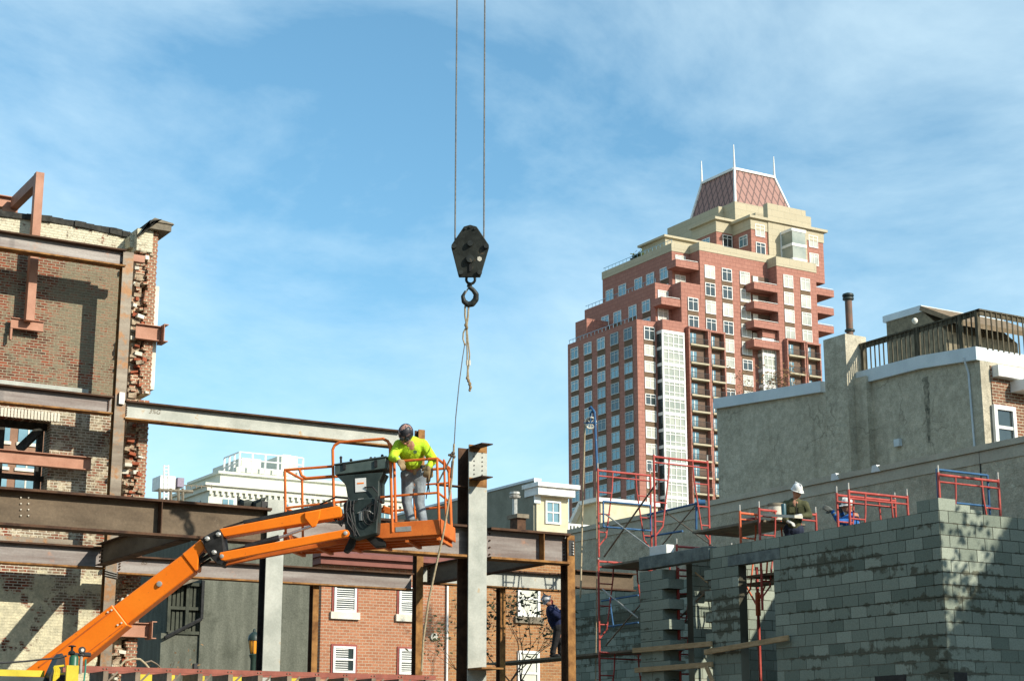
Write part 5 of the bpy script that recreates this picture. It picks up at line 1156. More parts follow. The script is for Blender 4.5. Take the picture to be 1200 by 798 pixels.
# brick end wall facing right, with window and white eaves pieces
M['endbrick'] = mat_brick('dark_red_end_brick', (0.24, 0.10, 0.055), (0.15, 0.07, 0.045), (0.42, 0.36, 0.26), 0.23, 0.082, 0.013, (0.12, 0.09, 0.06), 0.4)
a = MB(); XEn = XS_+0.35; a.box((XEn, yR-0.03, 0), (XS_+12, yR-0.002, sx(1152, 421).z-0.1)); a.build('brick_end', M['endbrick'], sb)
def ey(px, py): return onY(px, py, yR-0.03)
window(sb, ey(1163.5, 500).x, ey(1189, 500).x, ey(1175, 527).z, ey(1175, 476).z, yR-0.03, M['white'], M['glassdark'], fw=0.12, sill=True, sillmat=M['white'])
a = MB(); a.box((ey(1163, 440).x, yR-0.25, ey(1170, 443).z), (ey(1192, 440).x, yR-0.032, ey(1170, 430).z)); a.box((ey(1184, 455).x, yR-0.55, ey(1192, 461).z), (XS_+12, yR-0.033, ey(1192, 449).z)); a.box((ey(1192, 440).x, yR-0.2, ey(1195, 447).z), (XS_+12, yR-0.031, ey(1195, 436).z)); a.build('eaves_box', M['white'], sb)
# roof dormer behind deck
dm = thing('roof_dormer', (XS_+3.0, sx(1075, 400).y, zr_), 'small gabled roof dormer with grey siding behind the deck railing', 'dormer')
Xd = XS_+3.0; p0 = onX(1116, 370, Xd); p1 = onX(1039, 385, Xd); zpk = onX(1080, 359.5, Xd).z
a = MB(); ym_ = onX(1081, 365, Xd).y; ztl = onX(1039, 373, Xd).z; ztr = onX(1039, 378, Xd).z
a.prism([(Xd, p1.y, ztl-3.5), (Xd, p1.y, ztl), (Xd, ym_, zpk-0.15), (Xd, p0.y+0.3, zpk-0.95), (Xd, p0.y+0.3, ztl-3.5)], (3.0, 0, 0)); a.build('wall', mat_noise('brown_shingle', (0.14, 0.12, 0.08), (0.24, 0.20, 0.13), 7, 0.9, fine=0.2), dm)
a = MB(); a.bar((Xd+1.7, p1.y+0.1, ztl-0.02), (Xd+1.7, ym_, zpk-0.06), 0.2, 3.5, (1, 0, 0)); a.build('roof_edge', M['coping'], dm)
a = MB(); a.bar((Xd+1.7, ym_, zpk-0.06), (Xd+1.7, p0.y-0.4, zpk-0.86), 0.14, 3.6, (1, 0, 0)); a.build('roof_edge', mat_noise('brown_roof', (0.17, 0.12, 0.07), (0.26, 0.19, 0.12), 6, 0.9, fine=0.2), dm)
a = MB(); a.ball(onX(1072, 376, XS_+0.4), 0.085, 10, 7); a.build('globe_lamp', M['offwhite'], label='round white globe lamp fixed to the deck railing post', cat='lamp', smooth=True)
# deck railing
dr = thing('deck_railing', (XS_+0.15, sx(1080, 420).y, zr_), 'dark weathered timber deck railing on top of the stucco building', 'railing')
Xr = XS_+0.12
def rp_(px, py): return onX(px, py, Xr)
ycr = rp_(1147, 362).y; zt1 = rp_(1147, 362.5).z; yfr = rp_(1003, 400).y; zb1 = zt1-1.08
a = MB(); a.box((Xr-0.06, ycr-0.05, zt1-0.04), (Xr+0.08, yfr, zt1)); a.box((Xr-0.02, ycr, zt1-0.16), (Xr+0.02, yfr, zt1-0.042)); a.box((Xr-0.06, ycr-0.06, zt1-0.038), (Xr+7, ycr+0.06, zt1+0.002)); a.box((Xr, ycr-0.02, zt1-0.16), (Xr+7, ycr+0.02, zt1-0.042)); a.box((Xr-0.02, ycr, zb1+0.05), (Xr+0.02, yfr, zb1+0.12)); a.build('rail', M['deckwood'], dr)
n_ = 27
for i in range(n_):
    y = ycr+(yfr-ycr)*(i+0.5)/n_; a = MB(); a.box((Xr-0.045, y-0.018, zb1-0.3), (Xr-0.021, y+0.018, zt1-0.042)); a.build('baluster', M['deckwood'], dr)
for i in range(22):
    x = Xr+0.2+i*0.20; a = MB(); a.box((x-0.02, ycr-0.045, zb1+0.0), (x+0.02, ycr-0.021, zt1-0.04)); a.build('baluster', M['deckwood'], dr)
for px in (1147, 1127, 1076, 1011):
    y = rp_(px, 400).y; a = MB(); a.box((Xr-0.055, y-0.05, zb1-0.8), (Xr+0.05, y+0.05, zt1-0.041)); a.build('post', M['deckwood'], dr)
# things standing on the deck, seen dark through the rails
a = MB(); q = onX(1040, 400, XS_+2); a.box((XS_+2, q.y-1.6, prof[2][2]-0.2), (XS_+2.05, q.y+1.6, prof[2][2]+0.1)); 
for k in range(6): a.tube((XS_+2, q.y-1.5+k*0.6, prof[2][2]-1.2), (XS_+2, q.y-1.4+k*0.6, prof[2][2]+0.0), 0.03, 5)
a.build('deck_table', M['black'], label='dark garden table behind the deck railing balusters', cat='table')

# ---------------------------------------------------------------- scaffold
W = 1.42
GF = 'red scaffold frames'
def frame_parts(root, mat, H=1.95):
    a = MB(); a.tube((0, 0, 0), (0, 0, H), 0.024, 8); a.build('post', mat, root, origin=(0, 0, 0)).location = (0, 0, 0)
    a = MB(); a.tube((W, 0, 0), (W, 0, H), 0.024, 8); a.build('post', mat, root, origin=(0, 0, 0)).location = (0, 0, 0)
    
    for xx in (0, W): a = MB(); a.tube((xx, 0, H), (xx, 0, H+0.12), 0.017, 8); a.build('coupling_pin', M['galv'], root, origin=(0, 0, 0)).location = (0, 0, 0)
    a = MB(); a.tube((0, 0, H-0.04), (W, 0, H-0.04), 0.024, 8); a.build('top_bar', mat, root, origin=(0, 0, 0)).location = (0, 0, 0)
    a = MB(); a.tube((0, 0, H-0.16), (W, 0, H-0.16), 0.017, 8); a.build('second_bar', mat, root, origin=(0, 0, 0)).location = (0, 0, 0)
    for s_ in (0, 1):
        f_ = (lambda x: x) if s_ == 0 else (lambda x: W-x)
        a = MB(); a.path([(f_(0.40), 0, H-0.05), (f_(0.38), 0, H-0.4), (f_(0.20), 0, 0.45), (f_(0.06), 0, 0.30), (f_(0.0), 0, 0.24)], 0.017, 8); a.build('inner_leg', mat, root, origin=(0, 0, 0)).location = (0, 0, 0)
        for hh, ww_ in ((0.52, 0.37), (1.0, 0.31), (1.4, 0.23)):
            a = MB(); a.tube((f_(0), 0, H-hh), (f_(ww_), 0, H-hh), 0.015, 8); a.build('rung', mat, root, origin=(0, 0, 0)).location = (0, 0, 0)
XSf = 20.93
fr_protos = {}
def sframe(px, pytop, label, mat='red', X=XSf, z=None, cat='scaffold frame'):
    p = onX(px, pytop, X); zt_ = p.z if z is None else z
    if mat not in fr_protos:
        r = thing('scaffold_frame', (0, 0, 0), label, cat, GF); frame_parts(r, M[mat]); fr_protos[mat] = r
    else: r = copy_tree(fr_protos[mat], None, label=label)
    r.location = (X, p.y, zt_-1.91); r.scale = (1, 1, 1)
    return p, r
pA, _ = sframe(700.5, 551, 'tall red scaffold frame carrying the pulley post, leftmost of all')
pB, _ = sframe(766, 535, 'tall red scaffold frame in front of the tower glazing, second from the left')
sframe(793, 640, 'red scaffold frame rising just above the dark lintel, its pin pale', z=None)
sframe(867, 601, 'orange red scaffold frame at the near left end of the upper platform by the bucket', 'redorange')
pE, _ = sframe(889.5, 597, 'bright red scaffold frame beside the white bucket and olive jacketed mason')
sframe(980.5, 580, 'red scaffold frame passing across the blue shirted mason, farther of the pair')
pG, _ = sframe(994.5, 576, 'red scaffold frame passing across the blue shirted mason, nearer of the pair')
pH, _ = sframe(1099.5, 556, 'red scaffold frame at the lit block corner with blue guard rail')
zlow = pA.z-2.0
for px, lb_t in ((700.5, 'lower dark red scaffold frame directly beneath the pulley frame'), (766, 'lower red scaffold frame behind the toothed pier'), (793, 'lower red scaffold frame standing inside the wide opening')):
    p = onX(px, 600, XSf); sframe(px, 600, lb_t, z=(zlow if px < 780 else zlow-0.45)); sframe(px, 600, lb_t.replace('lower', 'bottom') if px < 780 else 'bottom red scaffold frame standing inside the wide opening', z=(zlow if px < 780 else zlow-0.45)-1.96)
# red prop seen through the door opening
pp = thing('screw_prop', (21.6, 25.6, 0), 'red steel prop with forked head seen through the door opening', 'prop')
c = onX(888, 700, 21.6); a = MB(); a.tube((c.x, c.y, 0), (c.x, c.y, onX(888, 664, 21.6).z), 0.03, 8); a.build('tube', M['red'], pp)
a = MB(); zj = onX(888, 700, 21.6).z; a.tube((c.x, c.y, zj-0.35), (c.x, c.y, zj+0.1), 0.05, 8); a.path([(c.x, c.y+0.0, zj-0.1), (c.x+0.03, c.y-0.22, zj+0.25), (c.x+0.03, c.y-0.3, zj+0.7)], 0.02, 6); a.path([(c.x, c.y+0.0, zj-0.2), (c.x+0.03, c.y+0.3, zj+0.15), (c.x, c.y+0.35, zj+0.3)], 0.02, 6); a.build('fork', M['redorange'], pp)
# braces, rails
def rod(name, pts, r, mat, label, cat, group=None, n=8):
    a = MB(); a.path([Vector(p) for p in pts], r, n); return a.build(name, mat, label=label, cat=cat, group=group, smooth=True)
XO = XSf+W
GB = 'cross braces of the scaffold'
rod('cross_brace', [onX(709, 602, XSf+0.02), onX(766, 645, XSf+0.02)], 0.016, M['galv'], 'shiny cross brace falling to the right on the pulley frame', 'brace', GB)
rod('cross_brace', [onX(708, 652, XSf+0.04), onX(770, 565, XSf+0.04)], 0.020, M['brace'], 'dark heavy cross brace rising to the right on the pulley frame', 'brace', GB)
rod('cross_brace', [onX(775, 596, XO), onX(838, 642, XO)], 0.015, M['brace'], 'dark brace falling right before the rendered wall above the lintel', 'brace', GB)
rod('cross_brace', [onX(773, 642, XO+0.02), onX(815, 592, XO+0.02)], 0.015, M['brace'], 'dark brace rising right before the rendered wall above the lintel', 'brace', GB)
rod('cross_brace', [onX(706, 690, XSf+0.02), onX(748, 724, XSf+0.02)], 0.017, M['galv'], 'bright topped cross brace in the shade left of the toothed pier', 'brace', GB)
rod('cross_brace', [onX(710, 756, XSf+0.04), onX(752, 706, XSf+0.04)], 0.017, M['brace'], 'dark cross brace in the shade left of the toothed pier', 'brace', GB)
rod('cross_brace', [onX(804, 662, XSf+0.1), onX(829, 682, XSf+0.1)], 0.018, M['wood'], 'tan brace falling to the right inside the wide opening', 'brace', GB)
rod('cross_brace', [onX(798, 722, XSf+0.1), onX(826, 694, XSf+0.1)], 0.020, M['brace'], 'dark brace rising to the right inside the wide opening', 'brace', GB)
GR_ = 'blue guard rails of the scaffold'
rod('guard_rail', [onX(759, 603, XO), onX(822, 588.5, XO)], 0.024, M['blue'], 'upper blue rail running behind the second tall frame', 'rail', GR_)
rod('guard_rail', [onX(757, 629, XO), onX(800, 622, XO)], 0.024, M['blue'], 'lower blue rail running behind the second tall frame', 'rail', GR_)
rod('guard_rail', [onX(816, 588, XO), onX(816, 620, XO)], 0.024, M['blue'], 'short upright blue rail post behind the second tall frame', 'rail', GR_)
a = MB(); a.tube(onX(821.5, 588.5, XO)-RT*0.06, onX(821.5, 588.5, XO)+RT*0.09, 0.06, 10); a.build('rail_cap', M['blue'], label='round blue cap on the end of the upper blue rail', cat='cap')
yA = pA.y
rod('guard_rail', [(XSf+0.1, yA-0.05, onX(706, 586, XSf).z), (XO-0.05, yA-0.05, onX(706, 586, XSf).z), (XO-0.05, yA-0.05, onX(706, 616, XSf).z), (XSf+0.1, yA-0.05, onX(706, 616, XSf).z), (XSf+0.1, yA-0.05, onX(706, 586, XSf).z)], 0.02, M['blue'], 'rectangular blue end guard on the pulley frame', 'rail', GR_)
rod('guard_rail', [onX(705, 704, XO), onX(748, 697, XO)], 0.02, M['blue'], 'upper dark blue rail in the shade left of the toothed pier', 'rail', GR_)
rod('guard_rail', [onX(712, 734, XO), onX(748, 729, XO)], 0.02, M['blue'], 'lower dark blue rail in the shade left of the toothed pier', 'rail', GR_)
rod('guard_rail', [onX(714, 700, XO), onX(719, 735, XO)], 0.02, M['blue'], 'upright dark blue rail in the shade left of the toothed pier', 'rail', GR_)
yH_ = pH.y
zr1 = onX(1101, 549, XSf).z; zr2 = onX(1101, 583, XSf).z; xr_ = XSf+W*0.86
rod('guard_rail', [(XSf+0.02, yH_+0.05, zr2), (XSf+0.02, yH_+0.05, zr1), (xr_, yH_+0.05, zr1), (xr_, yH_+0.05, zr2-0.5)], 0.02, M['blue'], 'blue end guard hooked on the frame at the lit block corner', 'rail', GR_)
rod('guard_rail', [(XSf+0.3, yH_+0.05, zr2-0.05), (xr_, yH_+0.05, zr2-0.05)], 0.018, M['blue'], 'lower blue bar of the guard at the lit block corner', 'rail', GR_)
# platforms
GPk = 'scaffold platforms'
def plank(px0, py0, px1, py1, X0, wd, label, th=0.045, mat='greywood', ny=3):
    p = onX(px0, py0, X0); q = onX(px1, py1, X0); z = (p.z+q.z)/2; root = thing('platform', (X0, (p.y+q.y)/2, z), label, 'platform', GPk)
    for i in range(ny):
        a = MB(); a.box((X0+wd*i/ny, min(p.y, q.y), z-th), (X0+wd*(i+1)/ny-0.01, max(p.y, q.y), z)); a.build('plank', M[mat], root)
plank(811, 621, 888, 610, XSf+0.1, 1.2, 'upper plank platform carrying the bucket and the olive jacketed mason')
plank(702, 663, 772, 651, XSf+0.1, 1.2, 'plank platform just above the dark lintel at its left')
plank(570, 778, 760, 757, XSf+0.25, 0.7, 'lower plank platform the stooping helmeted worker stands on')
plank(776, 700, 832, 688, XSf+0.2, 0.25, 'single narrow plank crossing the wide opening', ny=1, th=0.06)
plank(874, 684, 908, 678, XSf+0.2, 0.3, 'single narrow plank crossing the door opening', ny=1, th=0.06)
plank(796, 728, 833, 722, XSf+0.4, 0.4, 'dim narrow plank deep inside the wide opening', ny=1, th=0.05)
# raw timbers nailed over the openings
GT = 'raw timber boards over the openings'
def board(p, q, X0, h, t, label):
    a = MB(); a.bar(onX(p[0], p[1], X0), onX(q[0], q[1], X0), h, t, (1, 0, 0)); a.build('timber_board', M['wood'], label=label, cat='board', group=GT, bevel=0.004)
board((742, 762), (834, 754), XWf-0.06, 0.10, 0.05, 'upper raw board across the wide opening')
board((744.5, 785), (835, 778), XWf-0.06, 0.10, 0.05, 'lower raw board across the wide opening')
board((826, 764), (924, 747), XWf-0.09, 0.10, 0.05, 'raw board running across the foot of the door opening')
board((828, 781), (836, 800), XWf-0.12, 0.09, 0.04, 'short raw board slanting down at the toothed wall end')
# pulley
py_ = thing('gin_wheel_pulley', onX(694, 490, XSf+0.1), 'white rope wheel hanging from a hooked blue post above the red frame', 'pulley')
XP_ = XSf+0.04; cW = onX(692, 495.5, XP_)
a = MB(); a.path([onX(700, 552, XP_), onX(696.8, 483, XP_), onX(692.5, 477, XP_), onX(690.5, 479, XP_)], 0.028, 8); a.build('post', M['blue'], py_, smooth=True)
a = MB(); RR = 0.125; pts = [cW+RT*RR*math.cos(t*math.pi/10)+UP*RR*math.sin(t*math.pi/10) for t in range(21)]; a.path(pts, 0.02, 6)
for t in range(4): d = RT*math.cos(t*math.pi/4)*RR+UP*math.sin(t*math.pi/4)*RR; a.tube(cW-d, cW+d, 0.01, 5)
a.build('wheel', M['offwhite'], py_, smooth=True)
a = MB(); a.path([cW+UP*0.01, cW+UP*0.2, cW+UP*0.27+RT*0.04, cW+UP*0.22+RT*0.08], 0.018, 6); a.tube(cW-RT*0.15, cW+RT*0.15, 0.02, 6); a.build('hook', M['blue'], py_, smooth=True)
rod('pulley_rope', [cW-RT*0.125, D(682.5, 600, depth(cW)), D(680.5, 692, depth(cW)-0.6), D(680, 700, depth(cW)-0.6)], 0.02, M['rope'], 'thick tan rope hanging from the left of the rope wheel', 'rope')
rod('pulley_rope', [cW+RT*0.125, D(699, 580, depth(cW)-0.2), D(699.5, 660, depth(cW)-0.4), D(698, 800, depth(cW)-0.5)], 0.011, M['rope'], 'thin tan rope hanging beside the pulley frame post', 'rope')
# bucket and tools on the platform
pz_ = onX(910, 607, XSf+0.6)
zpl = (onX(811, 621, XSf+0.1).z+onX(888, 610, XSf+0.1).z)/2
bkc = onX(909.5, 600, XSf+0.5)
bk = thing('bucket', (bkc.x, bkc.y, zpl), 'off white plastic bucket crusted with mortar on the platform', 'bucket')
zb0 = onX(909, 603, XSf+0.5).z; zb1_ = onX(909, 589.5, XSf+0.5).z
a = MB(); a.lathe((bkc.x, bkc.y, zpl), [(0.125, 0), (0.15, zb1_-zpl-0.04)], 18); a.build('body', M['offwhite'], bk, smooth=True)
a = MB(); a.lathe((bkc.x, bkc.y, zb1_-0.07), [(0.155, 0), (0.162, 0.02), (0.155, 0.06), (0.13, 0.062)], 18); a.build('rim', M['greywood'], bk, smooth=True)
c = onX(918.5, 600, XSf+0.35); a = MB(); a.lathe((c.x, c.y, zpl), [(0.045, 0), (0.05, 0.24), (0.045, 0.26)], 12); a.build('water_flask', mat_plain('teal_flask', (0.03, 0.09, 0.11), 0.4), label='dark teal flask standing beside the bucket', cat='flask', smooth=True)
c = onX(880, 604, XSf+0.5); a = MB(); a.box((c.x-0.1, c.y-0.15, zpl), (c.x+0.1, c.y+0.1, zpl+0.13)); a.build('tool_box', mat_plain('dark_red_box', (0.25, 0.03, 0.03), 0.5), label='small dark red box left of the bucket', cat='box', bevel=0.01)
c = onX(873, 604, XSf+0.4); a = MB(); a.box((c.x-0.08, c.y-0.2, zpl), (c.x+0.1, c.y+0.1, zpl+0.1)); a.build('tool_tray', M['dgreen'], label='dark tray at the left end of the upper platform', cat='tray', bevel=0.01)
a = MB(); a.bar(onX(893, 603, XSf+0.2), onX(936, 605.5, XSf+0.2), 0.05, 0.2, (1, 0, 0)); a.build('mortar_board', M['offwhite'], label='long pale board lying before the bucket and mason', cat='board')

# unseen rows added left of and behind the camera to cut sky light
a = MB(); a.box((-52, -30, 0), (-38, 95, 24)); a.build('unseen_sky_blocker', M['darkstucco'], label='long dark unseen row added left of the street to cut sky light', cat='building')
a = MB(); a.box((-36, -44, 0), (14, -32, 19)); a.build('unseen_sky_blocker', M['darkstucco'], label='dark unseen row added behind the camera to cut sky light', cat='building')
# off picture to the right: neighbouring building and street tree that shade the block corner
S0 = onY(1184, 604, YC-0.01); t_ = 17.0; e0 = S0+Vector((0.42, -1, 0.56))*t_
nb = MB(); nb.box((e0.x, -25, 0), (e0.x+16, e0.y+1.5, e0.z)); nb.build('neighbour_building', M['redbrick'], label='plain brick building off to the right casting shade on the block corner', cat='building')
def tree(name, base, H, label, seed, leafmat, nleaf, spread=0.5, cat='tree', r0=0.12, leafs=0.06, levels=4, lean=(0, 0, 0), group=None, clump=0.25, trunk0=0):
    rnd = random.Random(seed); a = MB(); tips = []
    def grow(p, d, L, r, lv):
        n = 3; q = p
        for i in range(n):
            d = (d+Vector((rnd.uniform(-1, 1), rnd.uniform(-1, 1), rnd.uniform(-0.3, 0.6)))*0.16).normalized(); q2 = q+d*(L/n); r2 = r*(1-0.13)
            a.tube(q, q2, r, 5, r2, cap=False); q = q2; r = r2
        if lv == 0: tips.append(q); return
        for k in range(3 if lv > 1 else 4):
            dd = (d+Vector((rnd.uniform(-1, 1), rnd.uniform(-1, 1), rnd.uniform(-0.3, 0.9)))*spread*1.5).normalized(); grow(q, dd, L*rnd.uniform(0.6, 0.8), r*0.62, lv-1)
        tips.append(q)
    root = thing(name, base, label, cat, group)
    b0 = Vector(base)
    if trunk0: a.tube(b0, b0+Vector((0, 0, trunk0)), r0*1.3, 8, r0); b0 = b0+Vector((0, 0, trunk0))
    grow(b0, (Vector((0, 0, 1))+Vector(lean)).normalized(), H*0.34, r0, levels)
    a.build('trunk', M['bark'], root)
    lv_ = MB()
    for i in range(nleaf):
        c = rnd.choice(tips)+Vector((rnd.gauss(0, 1), rnd.gauss(0, 1), rnd.gauss(0, 1)))*clump; d = Vector((rnd.gauss(0, 1), rnd.gauss(0, 1), rnd.gauss(0, 1))).normalized()*leafs*rnd.uniform(0.6, 1.3); e = d.orthogonal().normalized()*leafs*0.6
        lv_.add([c-d, c+e, c+d, c-e], [(0, 1, 2, 3)])
    if nleaf: lv_.build('crown', leafmat, root)
    return root
tb = S0+Vector((0.42, -1, 0.56))*7.5
tree('street_tree', (tb.x-0.6, tb.y, 0), 10.5, 'leafy street tree standing off to the right of the block corner', 4, M['leaf'], 1500, 0.45, leafs=0.10, levels=4, clump=0.4)
# ---------------------------------------------------------------- people
def blob(name, prims, mat, parent, voxel=0.014, smooth=2, label=None):
    a = MB()
    for p in prims:
        if p[0] == 'c':
            _, p0, p1, r0, r1 = p; a.tube(p0, p1, r0, 10, r1); a.ball(p0, r0, 10, 7); a.ball(p1, r1, 10, 7)
        else:
            _, c, r, sc, rot = p; a.ball(c, r, 14, 9, sc, rot=rot)
    tmp = a.build('tmp_blob', mat)
    md = tmp.modifiers.new('r', 'REMESH'); md.mode = 'VOXEL'; md.voxel_size = voxel; md.use_smooth_shade = True
    ms = tmp.modifiers.new('s', 'SMOOTH'); ms.iterations = smooth; ms.factor = 0.5
    dg = bpy.context.evaluated_depsgraph_get(); me = bpy.data.meshes.new_from_object(tmp.evaluated_get(dg)); me.name = name
    loc = Vector(tmp.location); bpy.data.objects.remove(tmp)
    o = bpy.data.objects.new(name, me); scn.collection.objects.link(o)
    if not me.materials: me.materials.append(mat)
    if parent is not None: o.parent = parent; o.location = loc-wloc(parent)
    else: o.location = loc
    if label: o['label'] = label
    return o
def basis(fwd, up):
    up = up.normalized(); f = (fwd-up*fwd.dot(up)).normalized(); r = f.cross(up); return Matrix((r, f, up)).transposed()
def hand(wr, dirn, palm_n, curl=0.5, side=1):
    """glove/hand prims: palm, four unequal fingers, thumb leaving the side of the palm"""
    d = dirn.normalized(); n = (palm_n-d*palm_n.dot(d)).normalized(); s_ = d.cross(n)*side; P_ = []
    P_.append(('c', wr, wr+d*0.03, 0.030, 0.034)); P_.append(('e', wr+d*0.055, 0.05, (1, 1, 1), basis(d, n) @ Matrix.Diagonal((0.9, 1.0, 0.45))))
    for i, L in enumerate((0.072, 0.08, 0.075, 0.06)):
        o = wr+d*0.095+s_*(0.033-0.022*i); a1 = curl*0.6; d1 = (d*math.cos(a1)+n*math.sin(a1)); p1 = o+d1*L*0.5; a2 = curl*1.6; d2 = (d*math.cos(a2)+n*math.sin(a2)); p2 = p1+d2*L*0.5
        P_ += [('c', o-d*0.03, o, 0.013, 0.0125), ('c', o, p1, 0.0125, 0.0115), ('c', p1, p2, 0.0115, 0.0095)]
    o = wr+d*0.03+s_*0.035; p1 = o+(d*0.5+s_*0.8+n*0.2).normalized()*0.035; p2 = p1+(d*0.85+s_*0.2+n*0.5).normalized()*0.035
    P_ += [('c', o, p1, 0.015, 0.0135), ('c', p1, p2, 0.0135, 0.011)]
    return P_
def person(J, face, label, mats, headup=None, group=None, glove=('gl', 'gr'), feet=True, extra=None, sleeve=1.0, bulk=1.0):
    """J: head, neck, sl, sr, el, er, hl, hr (wrists), hip, kl, kr, al, ar, fdl, fdr(hand dirs); face = direction the head looks"""
    g_ = Vector((0, 0, 0))
    base = Vector(((J['al'].x+J['ar'].x)/2, (J['al'].y+J['ar'].y)/2, min(J['al'].z, J['ar'].z)-0.07))
    root = thing('person', base, label, 'person', group)
    hu = headup or (J['head']-J['neck']); HB_ = basis(face, hu); hd = J['head']; R_ = HB_.col[0]; F_ = HB_.col[1]; U_ = HB_.col[2]
    sc_ = 1.0
    chest = (J['sl']+J['sr'])/2; hip = J['hip']; across = (J['sr']-J['sl']).normalized(); spine = (chest-hip)
    body = [('e', hd, 0.1, (1, 1, 1), HB_ @ Matrix.Diagonal((0.78, 0.98, 1.14))), ('e', hd+F_*0.03-U_*0.06, 0.06, (1, 1, 1), HB_ @ Matrix.Diagonal((0.95, 0.95, 0.9))), ('c', J['neck']-hu.normalized()*0.04, hd-U_*0.05-F_*0.015, 0.058, 0.052)]
    body += [('c', hd+F_*0.088+U_*0.01, hd+F_*0.108-U_*0.028, 0.010, 0.015)]                        # nose
    body += [('c', hd+F_*0.087-U_*0.06+R_*0.02, hd+F_*0.087-U_*0.06-R_*0.02, 0.009, 0.009)]         # mouth
    for s_ in (-1, 1): body += [('e', hd+R_*0.077*s_-F_*0.01, 0.028, (1, 1, 1), HB_ @ Matrix.Diagonal((0.4, 0.7, 1.1))), ('c', hd+F_*0.084+U_*0.033+R_*0.015*s_, hd+F_*0.08+U_*0.03+R_*0.045*s_, 0.010, 0.009)]
    body += [('c', hip, chest, 0.12, 0.13), ('c', J['sl'], J['sr'], 0.05, 0.05), ('c', chest, J['neck'], 0.08, 0.05)]
    for s_ in 'lr':
        body += [('c', J['s'+s_], J['e'+s_], 0.048, 0.038), ('c', J['e'+s_], J['h'+s_], 0.037, 0.028), ('c', hip, J['k'+s_], 0.075, 0.05), ('c', J['k'+s_], J['a'+s_], 0.047, 0.035)]
        body += hand(J['h'+s_], J['fd'+s_], J.get('pn'+s_, Vector((0, 0, -1))), J.get('curl', 0.6), 1 if s_ == 'l' else -1)
    b_ = blob('body', body, M['skin'], root, 0.012, 1)
    eyes = MB()
    for s_ in (-1, 1): eyes.ball(hd+F_*0.089+U_*0.012+R_*0.031*s_, 0.011, 8, 5)
    eyes.build('eyes', M['black'], root)
    k = bulk
    sh = [('e', chest-spine*0.18, 0.2, (1, 1, 1), basis(across.cross(spine), spine) @ Matrix.Diagonal((0.96*k, 0.66*k, 1.15))), ('c', hip+spine*mats.get('hem', 0.2), hip+spine*0.5, 0.135*k, 0.15*k),
          ('c', J['sl'].lerp(J['sr'], 0.1), J['sl'].lerp(J['sr'], 0.9), 0.085*k, 0.085*k), ('c', chest, J['neck'], 0.10, 0.068)]
    for s_ in 'lr':
        sh += [('c', J['s'+s_], J['e'+s_], 0.082*k, 0.062*k), ('c', J['e'+s_], J['e'+s_].lerp(J['h'+s_], 0.93), 0.062*k, 0.045*k), ('e', J['e'+s_].lerp(J['h'+s_], 0.35), 0.06*k, (1, 1, 1), None)]
        m_ = J['s'+s_].lerp(J['e'+s_], 0.6); sh += [('e', m_+Vector((0, 0, -0.012)), 0.07*k, (1, 1, 1), None)]
    blob('shirt', sh, mats['shirt'], root, 0.014, 2)
    tr_ = [('c', hip-across*0.07, hip+across*0.07, 0.135, 0.135), ('c', hip, hip+spine*0.15, 0.14, 0.13)]
    for s_ in 'lr':
        h_ = hip+across*(0.085 if s_ == 'r' else -0.085)
        tr_ += [('c', h_, J['k'+s_], 0.108, 0.078), ('c', J['k'+s_], J['a'+s_]+Vector((0, 0, 0.03)), 0.076, 0.066), ('e', J['k'+s_].lerp(J['a'+s_], 0.8), 0.072, (1, 1, 1), None)]
    blob('trousers', tr_, mats['trousers'], root, 0.014, 2)
    for s_ in 'lr':
        f_ = J.get('toe', F_); f_ = Vector((f_.x, f_.y, 0)).normalized(); A_ = J['a'+s_]
        blob('boot', [('c', A_+Vector((0, 0, 0.06)), A_, 0.052, 0.048), ('c', A_+Vector((0, 0, -0.03)), A_+f_*0.14+Vector((0, 0, -0.035)), 0.045, 0.038), ('c', A_-f_*0.04+Vector((0, 0, -0.035)), A_, 0.036, 0.04)], mats.get('boot', M['greywood']), root, 0.012, 1)
    if mats.get('glove'):
        for s_ in 'lr':
            gp = hand(J['h'+s_], J['fd'+s_], J.get('pn'+s_, Vector((0, 0, -1))), J.get('curl', 0.6), 1 if s_ == 'l' else -1)
            gp = [(q[0], q[1], q[2], q[3]+0.005, q[4]+0.005) if q[0] == 'c' else (q[0], q[1], q[2]+0.006, q[3], q[4]) for q in gp]
            gp.append(('c', J['h'+s_].lerp(J['e'+s_], 0.3), J['h'+s_], 0.05, 0.036)); blob('glove', gp, mats['glove'], root, 0.009, 1)
    if mats.get('hat'):
        a = MB(); prof = [(0.128, 0.0), (0.124, 0.03), (0.112, 0.075), (0.085, 0.115), (0.04, 0.138), (0.001, 0.144)]
        a.lathe((0, 0, 0), prof, 20); a.lathe((0, 0, 0), [(0.15, -0.008), (0.15, 0.0), (0.126, 0.006), (0.10, 0.004)], 20)
        a.prism([(-0.09, 0.10, -0.008), (0.09, 0.10, -0.008), (0.05, 0.185, -0.014), (-0.05, 0.185, -0.014)], (0, 0, 0.008)); a.box((-0.012, -0.11, 0.10), (0.012, 0.10, 0.146))
        tilt = mats.get('hattilt', -0.12); Rm = HB_ @ Matrix.Rotation(tilt, 3, 'X'); a.v = [hd+U_*0.035+Rm @ Vector((v.x*0.80, v.y*0.88, v.z*0.95)) for v in a.v]
        a.build('hard_hat', mats['hat'], root, smooth=True)
    if extra: extra(root, J, HB_)
    return root
lime = mat_noise('lime_sweatshirt', (0.40, 0.62, 0.02), (0.52, 0.74, 0.04), 4, 0.85, 0.05, 5, fine=0.07)
jean = mat_noise('worn_grey_jeans', (0.16, 0.19, 0.22), (0.32, 0.36, 0.38), 5, 0.9, 0.014, 8, fine=0.1)
gloveM = mat_noise('tan_leather_gloves', (0.20, 0.14, 0.07), (0.34, 0.25, 0.14), 12, 0.85, fine=0.15)
